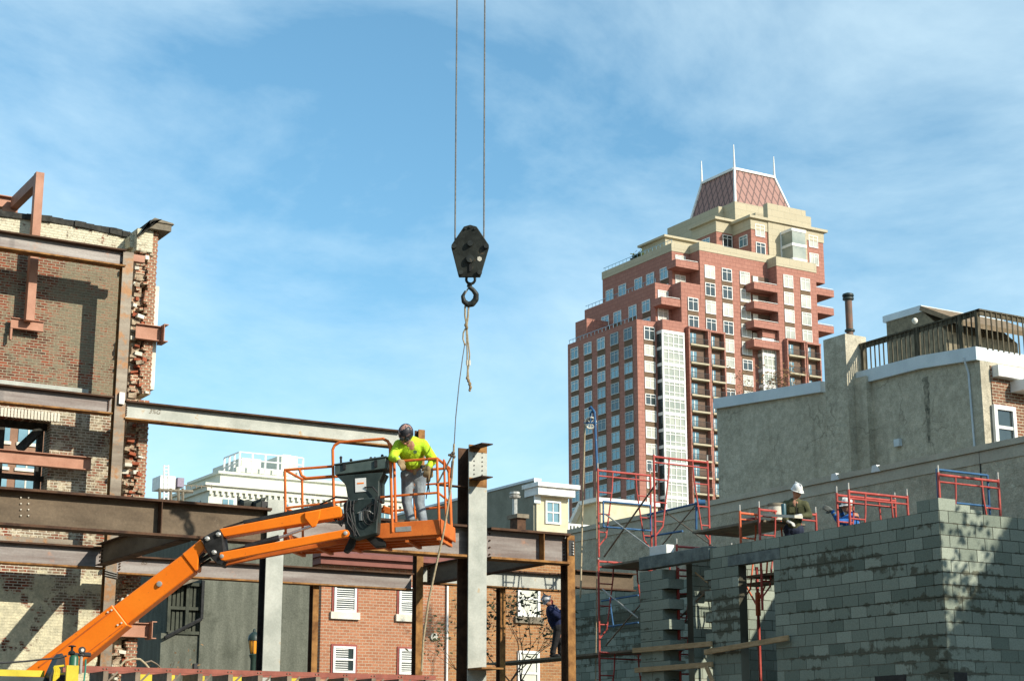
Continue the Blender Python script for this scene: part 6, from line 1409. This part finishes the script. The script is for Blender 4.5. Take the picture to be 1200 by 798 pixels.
hat_w = mat_plain('white_hard_hat', (0.74, 0.74, 0.70), 0.35)
# worker in the lift basket
fl_ = B(1.80, 0.42, 0.012); fr_2 = B(1.97, 0.40, 0.012); du = 24.95
Jl = dict(head=D(475.6, 509, 24.72), neck=D(480.5, 519.5, 24.85), sl=D(467.5, 521.5, 24.82), sr=D(495.5, 521, 24.88), el=D(459.5, 536, 24.70), er=D(508, 538, 24.80), hl=D(466.5, 539, 24.58), hr=D(502.5, 547, 24.60),
          hip=D(485, 556, 25.06), kl=D(476.5, 588, 25.0), kr=D(491.5, 588, 25.0), al=fl_+Vector((0, 0, 0.09)), ar=fr_2+Vector((0, 0, 0.09)),
          fdl=(RT*0.55-UP*0.75-FH*0.2), fdr=(-UP*1.0-RT*0.35-FH*0.1), pnl=-UP*0.6+FH*0.5, pnr=FH, toe=-FH+RT*0.1, curl=0.7)
def lime_extra(root, J, HB_):
    R_, F_, U_ = HB_.col[0], HB_.col[1], HB_.col[2]; hd = J['head']
    mk = mat_noise('patterned_black_mask', (0.02, 0.02, 0.025), (0.04, 0.04, 0.045), 10, 0.4, c3=(0.42, 0.24, 0.19), s3=11, lo3=0.53, hi3=0.55)
    blob('welding_cap', [('e', hd+U_*0.03, 0.130, (1, 1, 1), HB_ @ Matrix.Diagonal((0.88, 1.0, 1.08))), ('e', hd+F_*0.055-U_*0.03, 0.092, (1, 1, 1), HB_ @ Matrix.Diagonal((0.95, 0.7, 1.1)))], mk, root, 0.01, 1)
    a = MB()
    for s_ in (-1, 1): a.lathe(hd+F_*0.124+U_*0.0+R_*0.038*s_, [(0.03, 0), (0.03, 0.012), (0.022, 0.014)], 12, axis=F_)
    a.build('goggles', M['glassdark'], root)
    blob('chin', [('e', hd+F_*0.10-U_*0.085, 0.028, (1, 1, 1), None)], M['skin'], root, 0.01, 0)
    hp = J['hip']; a = MB(); ax = (J['sr']-J['sl']).normalized(); fw_ = -FH
    for i in range(14):
        t0 = 2*math.pi*i/14; t1 = 2*math.pi*(i+1)/14
        a.bar(hp+UP*0.10+ax*0.165*math.cos(t0)+FH*0.155*math.sin(t0), hp+UP*0.10+ax*0.165*math.cos(t1)+FH*0.155*math.sin(t1), 0.045, 0.02, ax*math.cos(t0)+FH*math.sin(t0))
    a.build('tool_belt', M['black'], root)
    c = hp+ax*0.20+UP*0.02; blob('tool_pouch', [('c', c+UP*0.08, c-UP*0.10, 0.06, 0.05), ('c', c+ax*0.05+UP*0.12, c+ax*0.06-UP*0.04, 0.03, 0.03)], gloveM, root, 0.012, 1)
    a = MB(); a.tube(c+ax*0.04+UP*0.05, c-ax*0.02-UP*0.38, 0.014, 7, 0.008); a.tube(c-FH*0.05+UP*0.02, c-FH*0.05+ax*0.03-UP*0.30, 0.010, 6); a.build('spud_wrench', M['black'], root)
    c2 = hp-FH*0.15+ax*0.02; blob('belt_pouch', [('c', c2+UP*0.09, c2-UP*0.0, 0.035, 0.03)], mat_plain('tan_leather', (0.42, 0.30, 0.16), 0.8), root, 0.012, 1)
    a = MB(); c3 = (J['sl']+J['sr'])/2-FH*0.150-UP*0.13+ax*0.07; a.lathe(c3, [(0.028, 0), (0.028, 0.006)], 12, axis=-FH); a.build('chest_logo', mat_plain('dark_print', (0.05, 0.10, 0.03), 0.8), root)
person(Jl, (-FH*0.75-UP*0.65-RT*0.10), 'worker in lime sweatshirt and dark patterned mask leaning on the lift basket rail', dict(shirt=lime, trousers=jean, glove=gloveM, boot=gloveM, hem=0.44), headup=(UP*0.75-FH*0.55), extra=lime_extra, bulk=1.04)
# mason in olive jacket
Xm = 21.75
def mX(px, py, dX=0): return onX(px, py, Xm+dX)
dm_ = depth(mX(931, 600)); mz = lambda px, py, dd=0: D(px, py, dm_+dd)
zg_ = mz(933, 563).z-1.80
olive = mat_noise('olive_work_jacket', (0.06, 0.065, 0.03), (0.11, 0.11, 0.055), 4, 0.9, 0.008, 14, fine=0.1)
navy = mat_noise('navy_cloth', (0.012, 0.018, 0.035), (0.03, 0.04, 0.07), 5, 0.9, 0.006, 14)
def legs(J, d0, px, zg, spread=5):
    hp = J['hip']; a_ = -0.10; b_ = 0.12
    J['al'] = Vector((hp.x, hp.y, zg+0.09))+RT*a_; J['ar'] = Vector((hp.x, hp.y, zg+0.09))+RT*b_
    J['kl'] = (hp+J['al'])/2+RT*-0.02+UP*0.02; J['kr'] = (hp+J['ar'])/2+RT*0.02+UP*0.02
Jm = dict(head=mz(934, 576, -0.05), neck=mz(931.5, 586, 0), sl=mz(921, 591, 0.05), sr=mz(943, 591.5, -0.05), el=mz(917.5, 606, 0.0), er=mz(948.5, 604, -0.05), hl=mz(923, 611, -0.25), hr=mz(939, 604, -0.28), hip=mz(930, 621, 0.02), fdl=RT*0.6-FH*0.5-UP*0.3, fdr=-RT*0.9-FH*0.2, pnl=-UP, pnr=-UP, toe=-FH, curl=0.6)
legs(Jm, dm_, 931, zg_)
def vest_extra(root, J, HB_):
    ch_ = (J['sl']+J['sr'])/2; a = MB()
    for s_ in (-1, 1):
        a.obox(ch_+RT*0.085*s_-FH*0.155-UP*0.12, RT*0.05, FH*0.008, UP*0.055)
    a.build('chest_pockets', olive, root)
    a = MB(); a.tube(ch_-FH*0.15+UP*0.03, ch_-FH*0.165-UP*0.34, 0.008, 5); a.build('zip', M['black'], root)
    blob('collar', [('c', J['neck']-RT*0.05-UP*0.0, J['neck']+RT*0.05, 0.05, 0.05)], olive, root, 0.014, 1)
    a = MB(); hd = J['head']; F_ = HB_.col[1]; R_ = HB_.col[0]; U_ = HB_.col[2]
    for s_ in (-1, 1): a.lathe(hd+F_*0.094+U_*0.015+R_*0.033*s_, [(0.027, 0), (0.026, 0.01)], 10, axis=F_)
    a.bar(hd+F_*0.10+U_*0.018-R_*0.06, hd+F_*0.10+U_*0.018+R_*0.06, 0.01, 0.01, F_); a.build('safety_glasses', M['glassdark'], root)
person(Jm, (-FH*0.75+RT*0.45-UP*0.3), 'mason in olive work jacket and white hard hat beside the mortar bucket', dict(shirt=olive, trousers=navy, hat=hat_w, glove=mat_plain('pale_gloves', (0.5, 0.5, 0.46), 0.8), boot=M['black']), headup=UP*0.98-FH*0.15+RT*0.08, extra=vest_extra, bulk=1.06)
# mason in blue
db_ = depth(onX(1000, 600, 21.7)); bz = lambda px, py, dd=0: D(px, py, db_+dd)
blue_s = mat_noise('blue_hooded_top', (0.02, 0.11, 0.36), (0.04, 0.18, 0.50), 6, 0.9, 0.010, 12)
Jb = dict(head=bz(993, 593, -0.02), neck=bz(999, 603, 0), sl=bz(995, 607, -0.15), sr=bz(1003, 606, 0.15), el=bz(984, 611.5, -0.3), er=bz(990, 613, 0.2), hl=bz(975, 598.5, -0.25), hr=bz(986, 600, 0.1), hip=bz(1003, 638, 0.02), fdl=-RT*0.85+UP*0.45, fdr=-RT*0.3+UP*0.9, pnl=FH, pnr=-FH, toe=-RT, curl=0.35)
zgb = bz(995, 578).z-1.72; legs(Jb, db_, 1003, zgb)
person(Jb, (-RT*0.96-FH*0.25-UP*0.05), 'mason in bright blue top and white hard hat pointing left behind the red frames', dict(shirt=blue_s, trousers=navy, hat=hat_w, glove=mat_plain('dark_palm_gloves', (0.10, 0.11, 0.10), 0.8), boot=M['black']), headup=UP, bulk=0.98)
a = MB(); q0, q1 = onX(925, 640, 21.2), onX(1030, 640, 21.2)
zw_ = min(zg_, zgb); a.box((XSf+0.1, min(q1.y, q0.y), zg_-0.05), (XSf+1.35, 26.0, zg_-0.004)); a.box((XSf+0.1, q1.y-0.8, zgb-0.05), (XSf+1.35, q1.y+1.2, zgb-0.004)); a.build('walk_boards', M['greywood'], label='boards the masons stand on, low behind the block wall', cat='platform', group=GPk)
# stooping worker on the lower platform
ds_ = depth(onX(648, 770, XSf+0.55)); sz_ = lambda px, py, dd=0: D(px, py, ds_+dd)
zps = (onX(570, 778, XSf+0.25).z+onX(760, 757, XSf+0.25).z)/2
Js = dict(head=sz_(642, 704.5, 0), neck=sz_(645.5, 711.5, 0), sl=sz_(646, 715, -0.14), sr=sz_(648, 715, 0.16), el=sz_(655, 722, -0.2), er=sz_(657, 719, 0.22), hl=sz_(664, 714, -0.15), hr=sz_(665, 711, 0.1), hip=sz_(654.5, 735, 0.02), kl=sz_(650.5, 753, -0.08), kr=sz_(656.5, 752, 0.12), fdl=RT*0.9+UP*0.3, fdr=RT*0.9+UP*0.4, pnl=-UP, pnr=-UP, toe=RT*0.8-FH*0.3, curl=0.5)
pf1 = sz_(647.5, 766, -0.08); pf2 = sz_(657, 765, 0.12); Js['al'] = Vector((pf1.x, pf1.y, zps+0.09)); Js['ar'] = Vector((pf2.x, pf2.y, zps+0.09))
blackc = mat_noise('black_work_trousers', (0.012, 0.012, 0.015), (0.028, 0.028, 0.03), 6, 0.9)
navyj = mat_noise('navy_jacket', (0.008, 0.012, 0.04), (0.016, 0.024, 0.075), 6, 0.9, 0.006, 12)
def stoop_extra(root, J, HB_):
    F_ = HB_.col[1]; U_ = HB_.col[2]; hd = J['head']
    blob('bandana', [('e', hd+F_*0.045-U_*0.05, 0.075, (1, 1, 1), None)], mat_plain('dark_red_bandana', (0.20, 0.03, 0.03), 0.9), root, 0.012, 1)
    a = MB(); p = J['neck']-FH*0.10+RT*0.06; a.path([p-RT*0.11-UP*0.07, p-RT*0.03-UP*0.03, p+RT*0.06+UP*0.03, p+RT*0.10-UP*0.02], 0.011, 5); a.build('reflective_stripe', M['offwhite'], root)
person(Js, (RT*0.8+FH*0.45-UP*0.15), 'stooping worker in navy jacket and pale helmet working behind the rusty corner column', dict(shirt=navyj, trousers=blackc, hat=mat_plain('grey_white_hard_hat', (0.36, 0.39, 0.42), 0.4), boot=blackc, hattilt=0.25), headup=UP*0.75-RT*0.55, extra=stoop_extra, bulk=1.25)

# ---------------------------------------------------------------- crane hook
dH = 27.0
hk = thing('crane_hook_block', D(551, 325, dH), 'black crane hook block hanging against the sky on two wire ropes', 'crane block')
ol = [(543.6, 265.5), (551, 263.4), (558.6, 265.5), (572.6, 286.5), (573, 290), (562.8, 324.6), (537.6, 324.6), (528.8, 290), (529, 287)]
blk = mat_noise('black_painted_iron', (0.012, 0.014, 0.012), (0.035, 0.04, 0.034), 5, 0.5, c3=(0.09, 0.07, 0.045), s3=10, lo3=0.62, hi3=0.68)
for dz in (-0.16, 0.10):
    a = MB(); a.prism([D(x, y, dH+dz) for x, y in ol], FH*0.05); a.build('cheek_plate', blk, hk, bevel=0.008)
a = MB(); a.lathe(D(551, 286, dH-0.10), [(0.24, 0), (0.24, 0.03), (0.19, 0.07), (0.19, 0.12), (0.24, 0.16), (0.24, 0.19)], 24, axis=FH); a.build('sheave', M['black'], hk, smooth=True)
a = MB()
for x, y, r in ((551, 285, 0.045), (551, 303, 0.062), (532, 288, 0.04), (570, 288, 0.04), (540, 319, 0.038), (562, 319, 0.038)): a.lathe(D(x, y, dH-0.205), [(r, 0), (r, 0.045), (r*0.6, 0.05)], 12, axis=FH)
for x, y in ((545.5, 268), (556.5, 268), (551, 266)): a.lathe(D(x, y, dH-0.18), [(0.018, 0), (0.018, 0.02)], 8, axis=FH)
a.build('bolts', blk, hk)
a = MB(); a.prism([D(x, y, dH-0.166) for x, y in ((559.5, 301.5), (562, 300.5), (564.5, 302), (564.5, 305), (562, 306.5), (559.5, 305))], FH*0.004); a.build('decal', M['offwhite'], hk)
a = MB(); a.bar(D(551, 304, dH-0.17), D(551, 318, dH-0.17), 0.03, 0.02); a.build('slot', M['black'], hk)
a = MB(); c = D(551.5, 327.5, dH); R1 = 0.07
a.path([c+RT*R1*math.cos(t*math.pi/8)+UP*R1*math.sin(t*math.pi/8) for t in range(17)], 0.022, 8)
a.tube(D(551, 331, dH), D(549.5, 337, dH), 0.045, 10, 0.035)
hp_ = [(549.5, 336), (554.5, 340), (558, 345), (557.5, 351), (553.5, 356), (548.5, 357), (543.8, 353.5), (542.3, 347.5), (545, 341.5)]
rr = [0.036, 0.036, 0.042, 0.048, 0.05, 0.046, 0.04, 0.03, 0.014]
for i in range(len(hp_)-1): a.tube(D(*hp_[i], dH), D(*hp_[i+1], dH), rr[i], 10, rr[i+1]); a.ball(D(*hp_[i+1], dH), rr[i+1], 10, 6)
a.build('hook', blk, hk, smooth=True)
a = MB(); a.tube(D(549, 337.5, dH), D(544.5, 345, dH), 0.012, 6); a.build('safety_latch', M['galv'], hk)
for px, s_, lb_t in ((532.3, 533.2, 'left wire rope holding the crane block'), (565.5, 567, 'right wire rope holding the crane block')):
    p = D(s_, 286, dH); a = MB(); a.tube(p, p+Vector((0, 0, 14)), 0.013, 8); a.build('wire_rope', M['cable'], label=lb_t, cat='rope', group='crane wire ropes')
sl2 = thing('rope_sling', D(549, 455, dH), 'twisted tan rope sling with knots hanging from the crane hook', 'sling')
a = MB()
for pts in ([(547, 353), (545, 360), (545, 370), (546.5, 379), (547, 382)], [(549.5, 355), (549, 362), (548.5, 371), (547, 381)]): a.path([D(x, y, dH) for x, y in pts], 0.016, 6)
for pts in ([(546.5, 383), (547, 400), (547.5, 412), (547.5, 424), (548, 432), (547.5, 441)], [(547, 383), (548.5, 400), (550.3, 415), (550, 425), (548.5, 433), (549, 443), (551, 452)], [(545.5, 385), (543, 390), (542.5, 397), (544.5, 403)]): a.path([D(x, y, dH) for x, y in pts], 0.0125, 6)
a.build('strands', M['rope'], sl2, smooth=True)
a = MB(); rnd = random.Random(6)
for x, y, r in ((546, 381, 0.028), (547, 384, 0.026), (544.8, 403.5, 0.018), (547.5, 443, 0.024), (549, 446, 0.026), (550.5, 450, 0.028), (551.3, 454, 0.026), (550.5, 457, 0.022)): a.ball(D(x, y, dH), r, 8, 6, (1, 1, 1.3))
a.build('knots', gloveM, sl2, smooth=True)
a = MB()
for x in (547.4, 550.1): a.tube(D(x, 422, dH), D(x, 428, dH), 0.02, 7)
a.build('sleeves', M['offwhite'], sl2)
dR = 24.3
rod('tag_line', [D(544.5, 404, dH), D(542, 420, dH-0.4), D(538, 450, dH-1.2), D(534, 490, dH-2.2), D(532.3, 520, dR)], 0.008, M['cable'], 'thin grey tag line running down from the sling to the basket', 'rope')
tr_o = thing('tag_rope', D(531, 535, dR), 'frayed tan rope hanging past the right end of the lift basket', 'rope')
a = MB(); a.path([D(x, y, dR) for x, y in ((532, 520), (531.5, 535), (530.5, 545), (529.5, 560), (527, 580), (523, 605), (518.5, 630), (511, 663), (502, 705), (496, 750), (494, 786))], 0.0155, 7); a.build('rope', M['rope'], tr_o, smooth=True)
a = MB()
for x, y, r in ((531, 531, 0.03), (529, 533, 0.028), (532, 535, 0.026), (526.5, 533, 0.02)): a.ball(D(x, y, dR), r, 8, 6)
a.tube(D(530.5, 540, dR), D(528.8, 560, dR), 0.02, 6); a.build('knot', M['brace'], tr_o, smooth=True)
a = MB(); a.bar(D(529.5, 534, dR), D(513, 566, dR), 0.022, 0.02); a.build('toggle_bar', M['brace'], tr_o)

# ---------------------------------------------------------------- foreground ladder, rack and cylinder
YL_ = 16.5
def lx(px, py, Y=YL_): return onY(px, py, Y)
ld = thing('step_ladder', lx(300, 800), 'red fibreglass stepladder lying on edge along the bottom of the picture', 'ladder')
x0 = lx(88, 785).x; x1 = lx(511, 785).x; zt_ = lx(300, 785.4).z
a = MB(); a.box((x0, YL_, zt_-0.045), (x1, YL_+0.03, zt_)); a.box((x0, YL_+0.4, zt_-0.045), (x1, YL_+0.43, zt_)); a.build('rail', mat_noise('red_fibreglass', (0.20, 0.055, 0.035), (0.29, 0.085, 0.055), 9, 0.6, fine=0.1), ld)
n_ = 12
for i in range(n_):
    x = x0+0.28+(x1-x0-0.3)*i/(n_-1)*0.97; a = MB(); a.box((x, YL_-0.004, zt_-0.30), (x+0.05, YL_+0.43, zt_-0.046)); a.bar((x+0.05, YL_-0.01, zt_-0.14), (x+0.14, YL_-0.01, zt_-0.05), 0.018, 0.006, (0, 1, 0))
    bolts(a, [(x+0.0, YL_-0.003, zt_-0.02), (x+0.035, YL_-0.003, zt_-0.02)], 0.007, l=0.008)
    a.build('step', M['brace'], ld)
a = MB(); a.box((x0, YL_-0.0, zt_-0.345), (x1, YL_+0.03, zt_-0.301)); a.build('lower_rail', mat_plain('red_fibreglass_lower', (0.34, 0.09, 0.06), 0.6), ld)
rk = thing('truck_rack', lx(100, 900, YL_+0.8), 'yellow and dark green truck rack under the boom at the bottom left', 'rack')
Yr_ = YL_+0.75; a = MB(); a.box((lx(-60, 790, Yr_).x, Yr_, lx(20, 792, Yr_).z), (lx(52, 790, Yr_).x, Yr_+0.06, lx(20, 784.5, Yr_).z)); 
for q0, q1 in ((160, 205), (233, 240), (262, 285), (330, 372)): a.build('yellow_rail', M['yellow'], rk); a = MB(); a.box((lx(q0, 790, Yr_).x, Yr_, lx(q0, 806, Yr_).z), (lx(q1, 790, Yr_).x, Yr_+0.06, lx(q0, 789.5, Yr_).z))
a.build('yellow_rail', M['yellow'], rk)
a = MB(); a.box((lx(-80, 800, Yr_).x, Yr_-0.1, lx(20, 830, Yr_).z), (lx(58, 800, Yr_).x, Yr_+1.2, lx(20, 793, Yr_).z)); a.build('deck', M['dgreen'], rk)
a = MB()
for px in (-40, 140, 320, 500): 
    x = lx(px, 800, Yr_).x; a.box((x, Yr_+0.1, 0), (x+0.08, Yr_+0.18, lx(px, 808, Yr_).z))
a.box((lx(-60, 808, Yr_).x, YL_-0.02, lx(200, 812, Yr_).z-0.06), (lx(520, 808, Yr_).x, Yr_+0.25, lx(200, 812, Yr_).z)); a.build('frame', M['dgreen'], rk)
a = MB(); a.prism([lx(58, 793, Yr_-.2), lx(62, 784, Yr_-.2), lx(69, 769, Yr_-.2), lx(73, 765, Yr_-.2), lx(76, 770, Yr_-.2), lx(78, 800, Yr_-.2), lx(58, 800, Yr_-.2)], (0, 0.2, 0)); a.build('rubber_flap', M['black'], rk)
gc = thing('gas_cylinder', lx(84, 830, YL_-0.3), 'green gas cylinder with valve wheel, gauge and yellow guard at the bottom left', 'cylinder')
Yg = YL_-0.3
def gx(px, py): return onY(px, py, Yg)
c = gx(85, 800); rC = 0.045
a = MB(); a.lathe((c.x, c.y, 0.9), [(rC, 0), (rC, gx(85, 770).z-0.9), (rC*0.7, gx(85, 767.5).z-0.9)], 14); a.build('bottle', mat_plain('bottle_green', (0.02, 0.10, 0.05), 0.4), gc, smooth=True)
a = MB(); t_ = gx(84.5, 757.5); a.lathe((t_.x, t_.y, t_.z), [(0.034, 0), (0.036, 0.008), (0.02, 0.014)], 12); a.tube((t_.x, t_.y, t_.z), (t_.x, t_.y, gx(85, 768).z), 0.012, 8); a.lathe((t_.x, t_.y, gx(85, 766).z), [(0.03, 0), (0.034, 0.015), (0.02, 0.03)], 10); a.tube(gx(80, 766), gx(91, 766), 0.012, 7); a.build('valve', M['black'], gc)
a = MB(); a.lathe(gx(95.5, 761.5)-Vector((0, 0.03, 0)), [(0.032, 0), (0.032, 0.03)], 14, axis=(0, 1, 0)); a.tube(gx(92, 766), gx(98, 768), 0.02, 8); a.tube(gx(98, 766.5), gx(106, 767), 0.022, 9); a.tube(gx(98, 766), gx(95, 762), 0.012, 6); a.build('regulator', M['black'], gc)
a = MB(); a.lathe(gx(95.5, 761.5)-Vector((0, 0.034, 0)), [(0.016, 0), (0.016, 0.003)], 14, axis=(0, 1, 0)); a.build('gauge_face', M['galv'], gc)
a = MB(); a.tube(gx(95.5, 767), gx(94, 789), 0.016, 8); a.build('flow_tube', M['galv'], gc)
a = MB(); p = gx(75, 779.5); q = gx(88, 800); a.box((p.x, Yg-0.09, q.z-0.3), (q.x, Yg-0.06, p.z)); 
for k in range(4): a.path([gx(63+k*1.5, 781), gx(64+k*2, 786), gx(63+k*2, 792), gx(62, 799)], 0.009, 6)
a.path([gx(63, 781), gx(75, 779.5)], 0.01, 6); a.path([gx(64, 790), gx(75, 789)], 0.009, 6); a.build('yellow_guard', M['yellow'], gc)
rod('green_hose', [gx(100.5, 772), gx(100, 785), gx(98, 800), gx(98, 815)], 0.008, mat_plain('green_hose', (0.02, 0.22, 0.17), 0.5), 'thin green hose hanging from the regulator', 'hose')
rod('black_hose', [gx(-20, 778), gx(30, 774.5), gx(52, 772), gx(70, 770.5), gx(78, 768)], 0.009, M['black'], 'black hose running left from the gas cylinder valve', 'hose')
rod('rope_coil', [lx(141, 780, 19), lx(146, 774, 19), lx(156, 771.5, 19), lx(164, 772, 19), lx(170, 777, 19), lx(175, 783, 19)], 0.012, M['rope'], 'tan hose looped above the red ladder near the torn wall', 'hose')
rod('rope_coil', [lx(170, 776, 19), lx(177, 774, 19), lx(184, 778, 19), lx(190, 784, 19)], 0.010, M['brace'], 'brown hose loop lying on the red ladder by the dark building', 'hose')
# tarpaulin draped above the girder end
a = MB(); dT = 31.2
tp_ = [(277.5, 580.5), (281, 584), (286, 586), (291, 585), (296, 586.8), (301, 586), (306, 583.5), (312, 582)]; bt_ = [(279, 598), (282, 600), (286, 601), (291, 602), (296, 602), (300, 601), (304, 597), (309, 588)]
vs = []; fs = []
for k, (t0, t1) in enumerate(((tp_, bt_),)):
    for j in range(5):
        for i in range(8):
            x = t0[i][0]+(t1[i][0]-t0[i][0])*j/4; y = t0[i][1]+(t1[i][1]-t0[i][1])*j/4; vs.append(D(x, y, dT+0.12*math.sin(i*1.9+j*0.5)))
    for j in range(4):
        for i in range(7): fs.append((j*8+i, j*8+i+1, (j+1)*8+i+1, (j+1)*8+i))
a.add(vs, fs); tpo = a.build('tarpaulin', mat_noise('dark_grey_tarp', (0.03, 0.035, 0.032), (0.07, 0.08, 0.07), 8, 0.8), label='dark crumpled tarpaulin caught on the right end of the brown girder', cat='tarpaulin', smooth=True)
sd = tpo.modifiers.new('thick', 'SOLIDIFY'); sd.thickness = 0.012
# street lamp
dS = 41.0
sp_ = thing('street_lamp', Vector((D(297, 800, dS).x, D(297, 800, dS).y, 0)), 'dark green street lamp with amber globe between boom and pale column', 'street lamp')
c = D(297, 770, dS); def_z = lambda y: D(297, y, dS).z
a = MB(); a.lathe((c.x, c.y, 0), [(0.18, 0), (0.16, 0.3), (0.08, 0.45), (0.07, def_z(768)-0.1), (0.11, def_z(767)), (0.06, def_z(766)+0.02)], 12); a.build('post', mat_plain('lamp_green', (0.015, 0.04, 0.03), 0.5), sp_, smooth=True)
a = MB(); zA_ = def_z(765.5); zB_2 = def_z(748.5); a.lathe((c.x, c.y, zA_), [(0.07, 0), (0.09, 0.05), (0.125, (zB_2-zA_)*0.7), (0.13, zB_2-zA_)], 12); a.build('amber_globe', mat_plain('amber_glass', (0.75, 0.30, 0.03), 0.25), sp_, smooth=True)
a = MB(); a.lathe((c.x, c.y, zB_2), [(0.15, -0.03), (0.15, 0.02), (0.13, 0.10), (0.07, 0.16), (0.035, 0.18), (0.03, 0.24), (0.005, 0.26)], 12)
for k in range(5):
    an = k*2*math.pi/5+0.4; a.tube((c.x+0.08*math.cos(an), c.y+0.08*math.sin(an), zA_), (c.x+0.135*math.cos(an), c.y+0.135*math.sin(an), zB_2), 0.010, 5)
a.build('cap', mat_plain('lamp_cap_green', (0.015, 0.035, 0.03), 0.5), sp_, smooth=True)
# trees in view
p = D(612, 800, 46); tree('bare_tree', (p.x, p.y, 0), 6.8, 'nearly bare street tree with a few dark leaves before the orange brick house', 12, mat_noise('dark_leaves', (0.02, 0.028, 0.01), (0.05, 0.055, 0.02), 8, 0.8), 800, 0.5, r0=0.12, leafs=0.07, levels=4, clump=0.18)
p = D(184, 800, 47); tree('bare_shrub', (p.x, p.y, 0), 5.2, 'thin pale shrub between the torn wall and dark building', 8, M['leafbrown'], 60, 0.5, r0=0.05, leafs=0.05, levels=3, cat='shrub')
for px, top, sd_, lb_t in ((893, 443, 3, 'brown autumn twigs above the stucco coping, left clump'), (925, 441, 5, 'brown autumn twigs above the stucco coping, right clump beside the chimney')):
    p = D(px, 470, 62); H_ = D(px, top, 62).z; tree('autumn_tree', (p.x, p.y, 0), 2.9, lb_t, sd_, M['leafbrown'], 260, 0.5, r0=0.05, leafs=0.06, levels=4, cat='tree', clump=0.14, trunk0=H_-2.3)
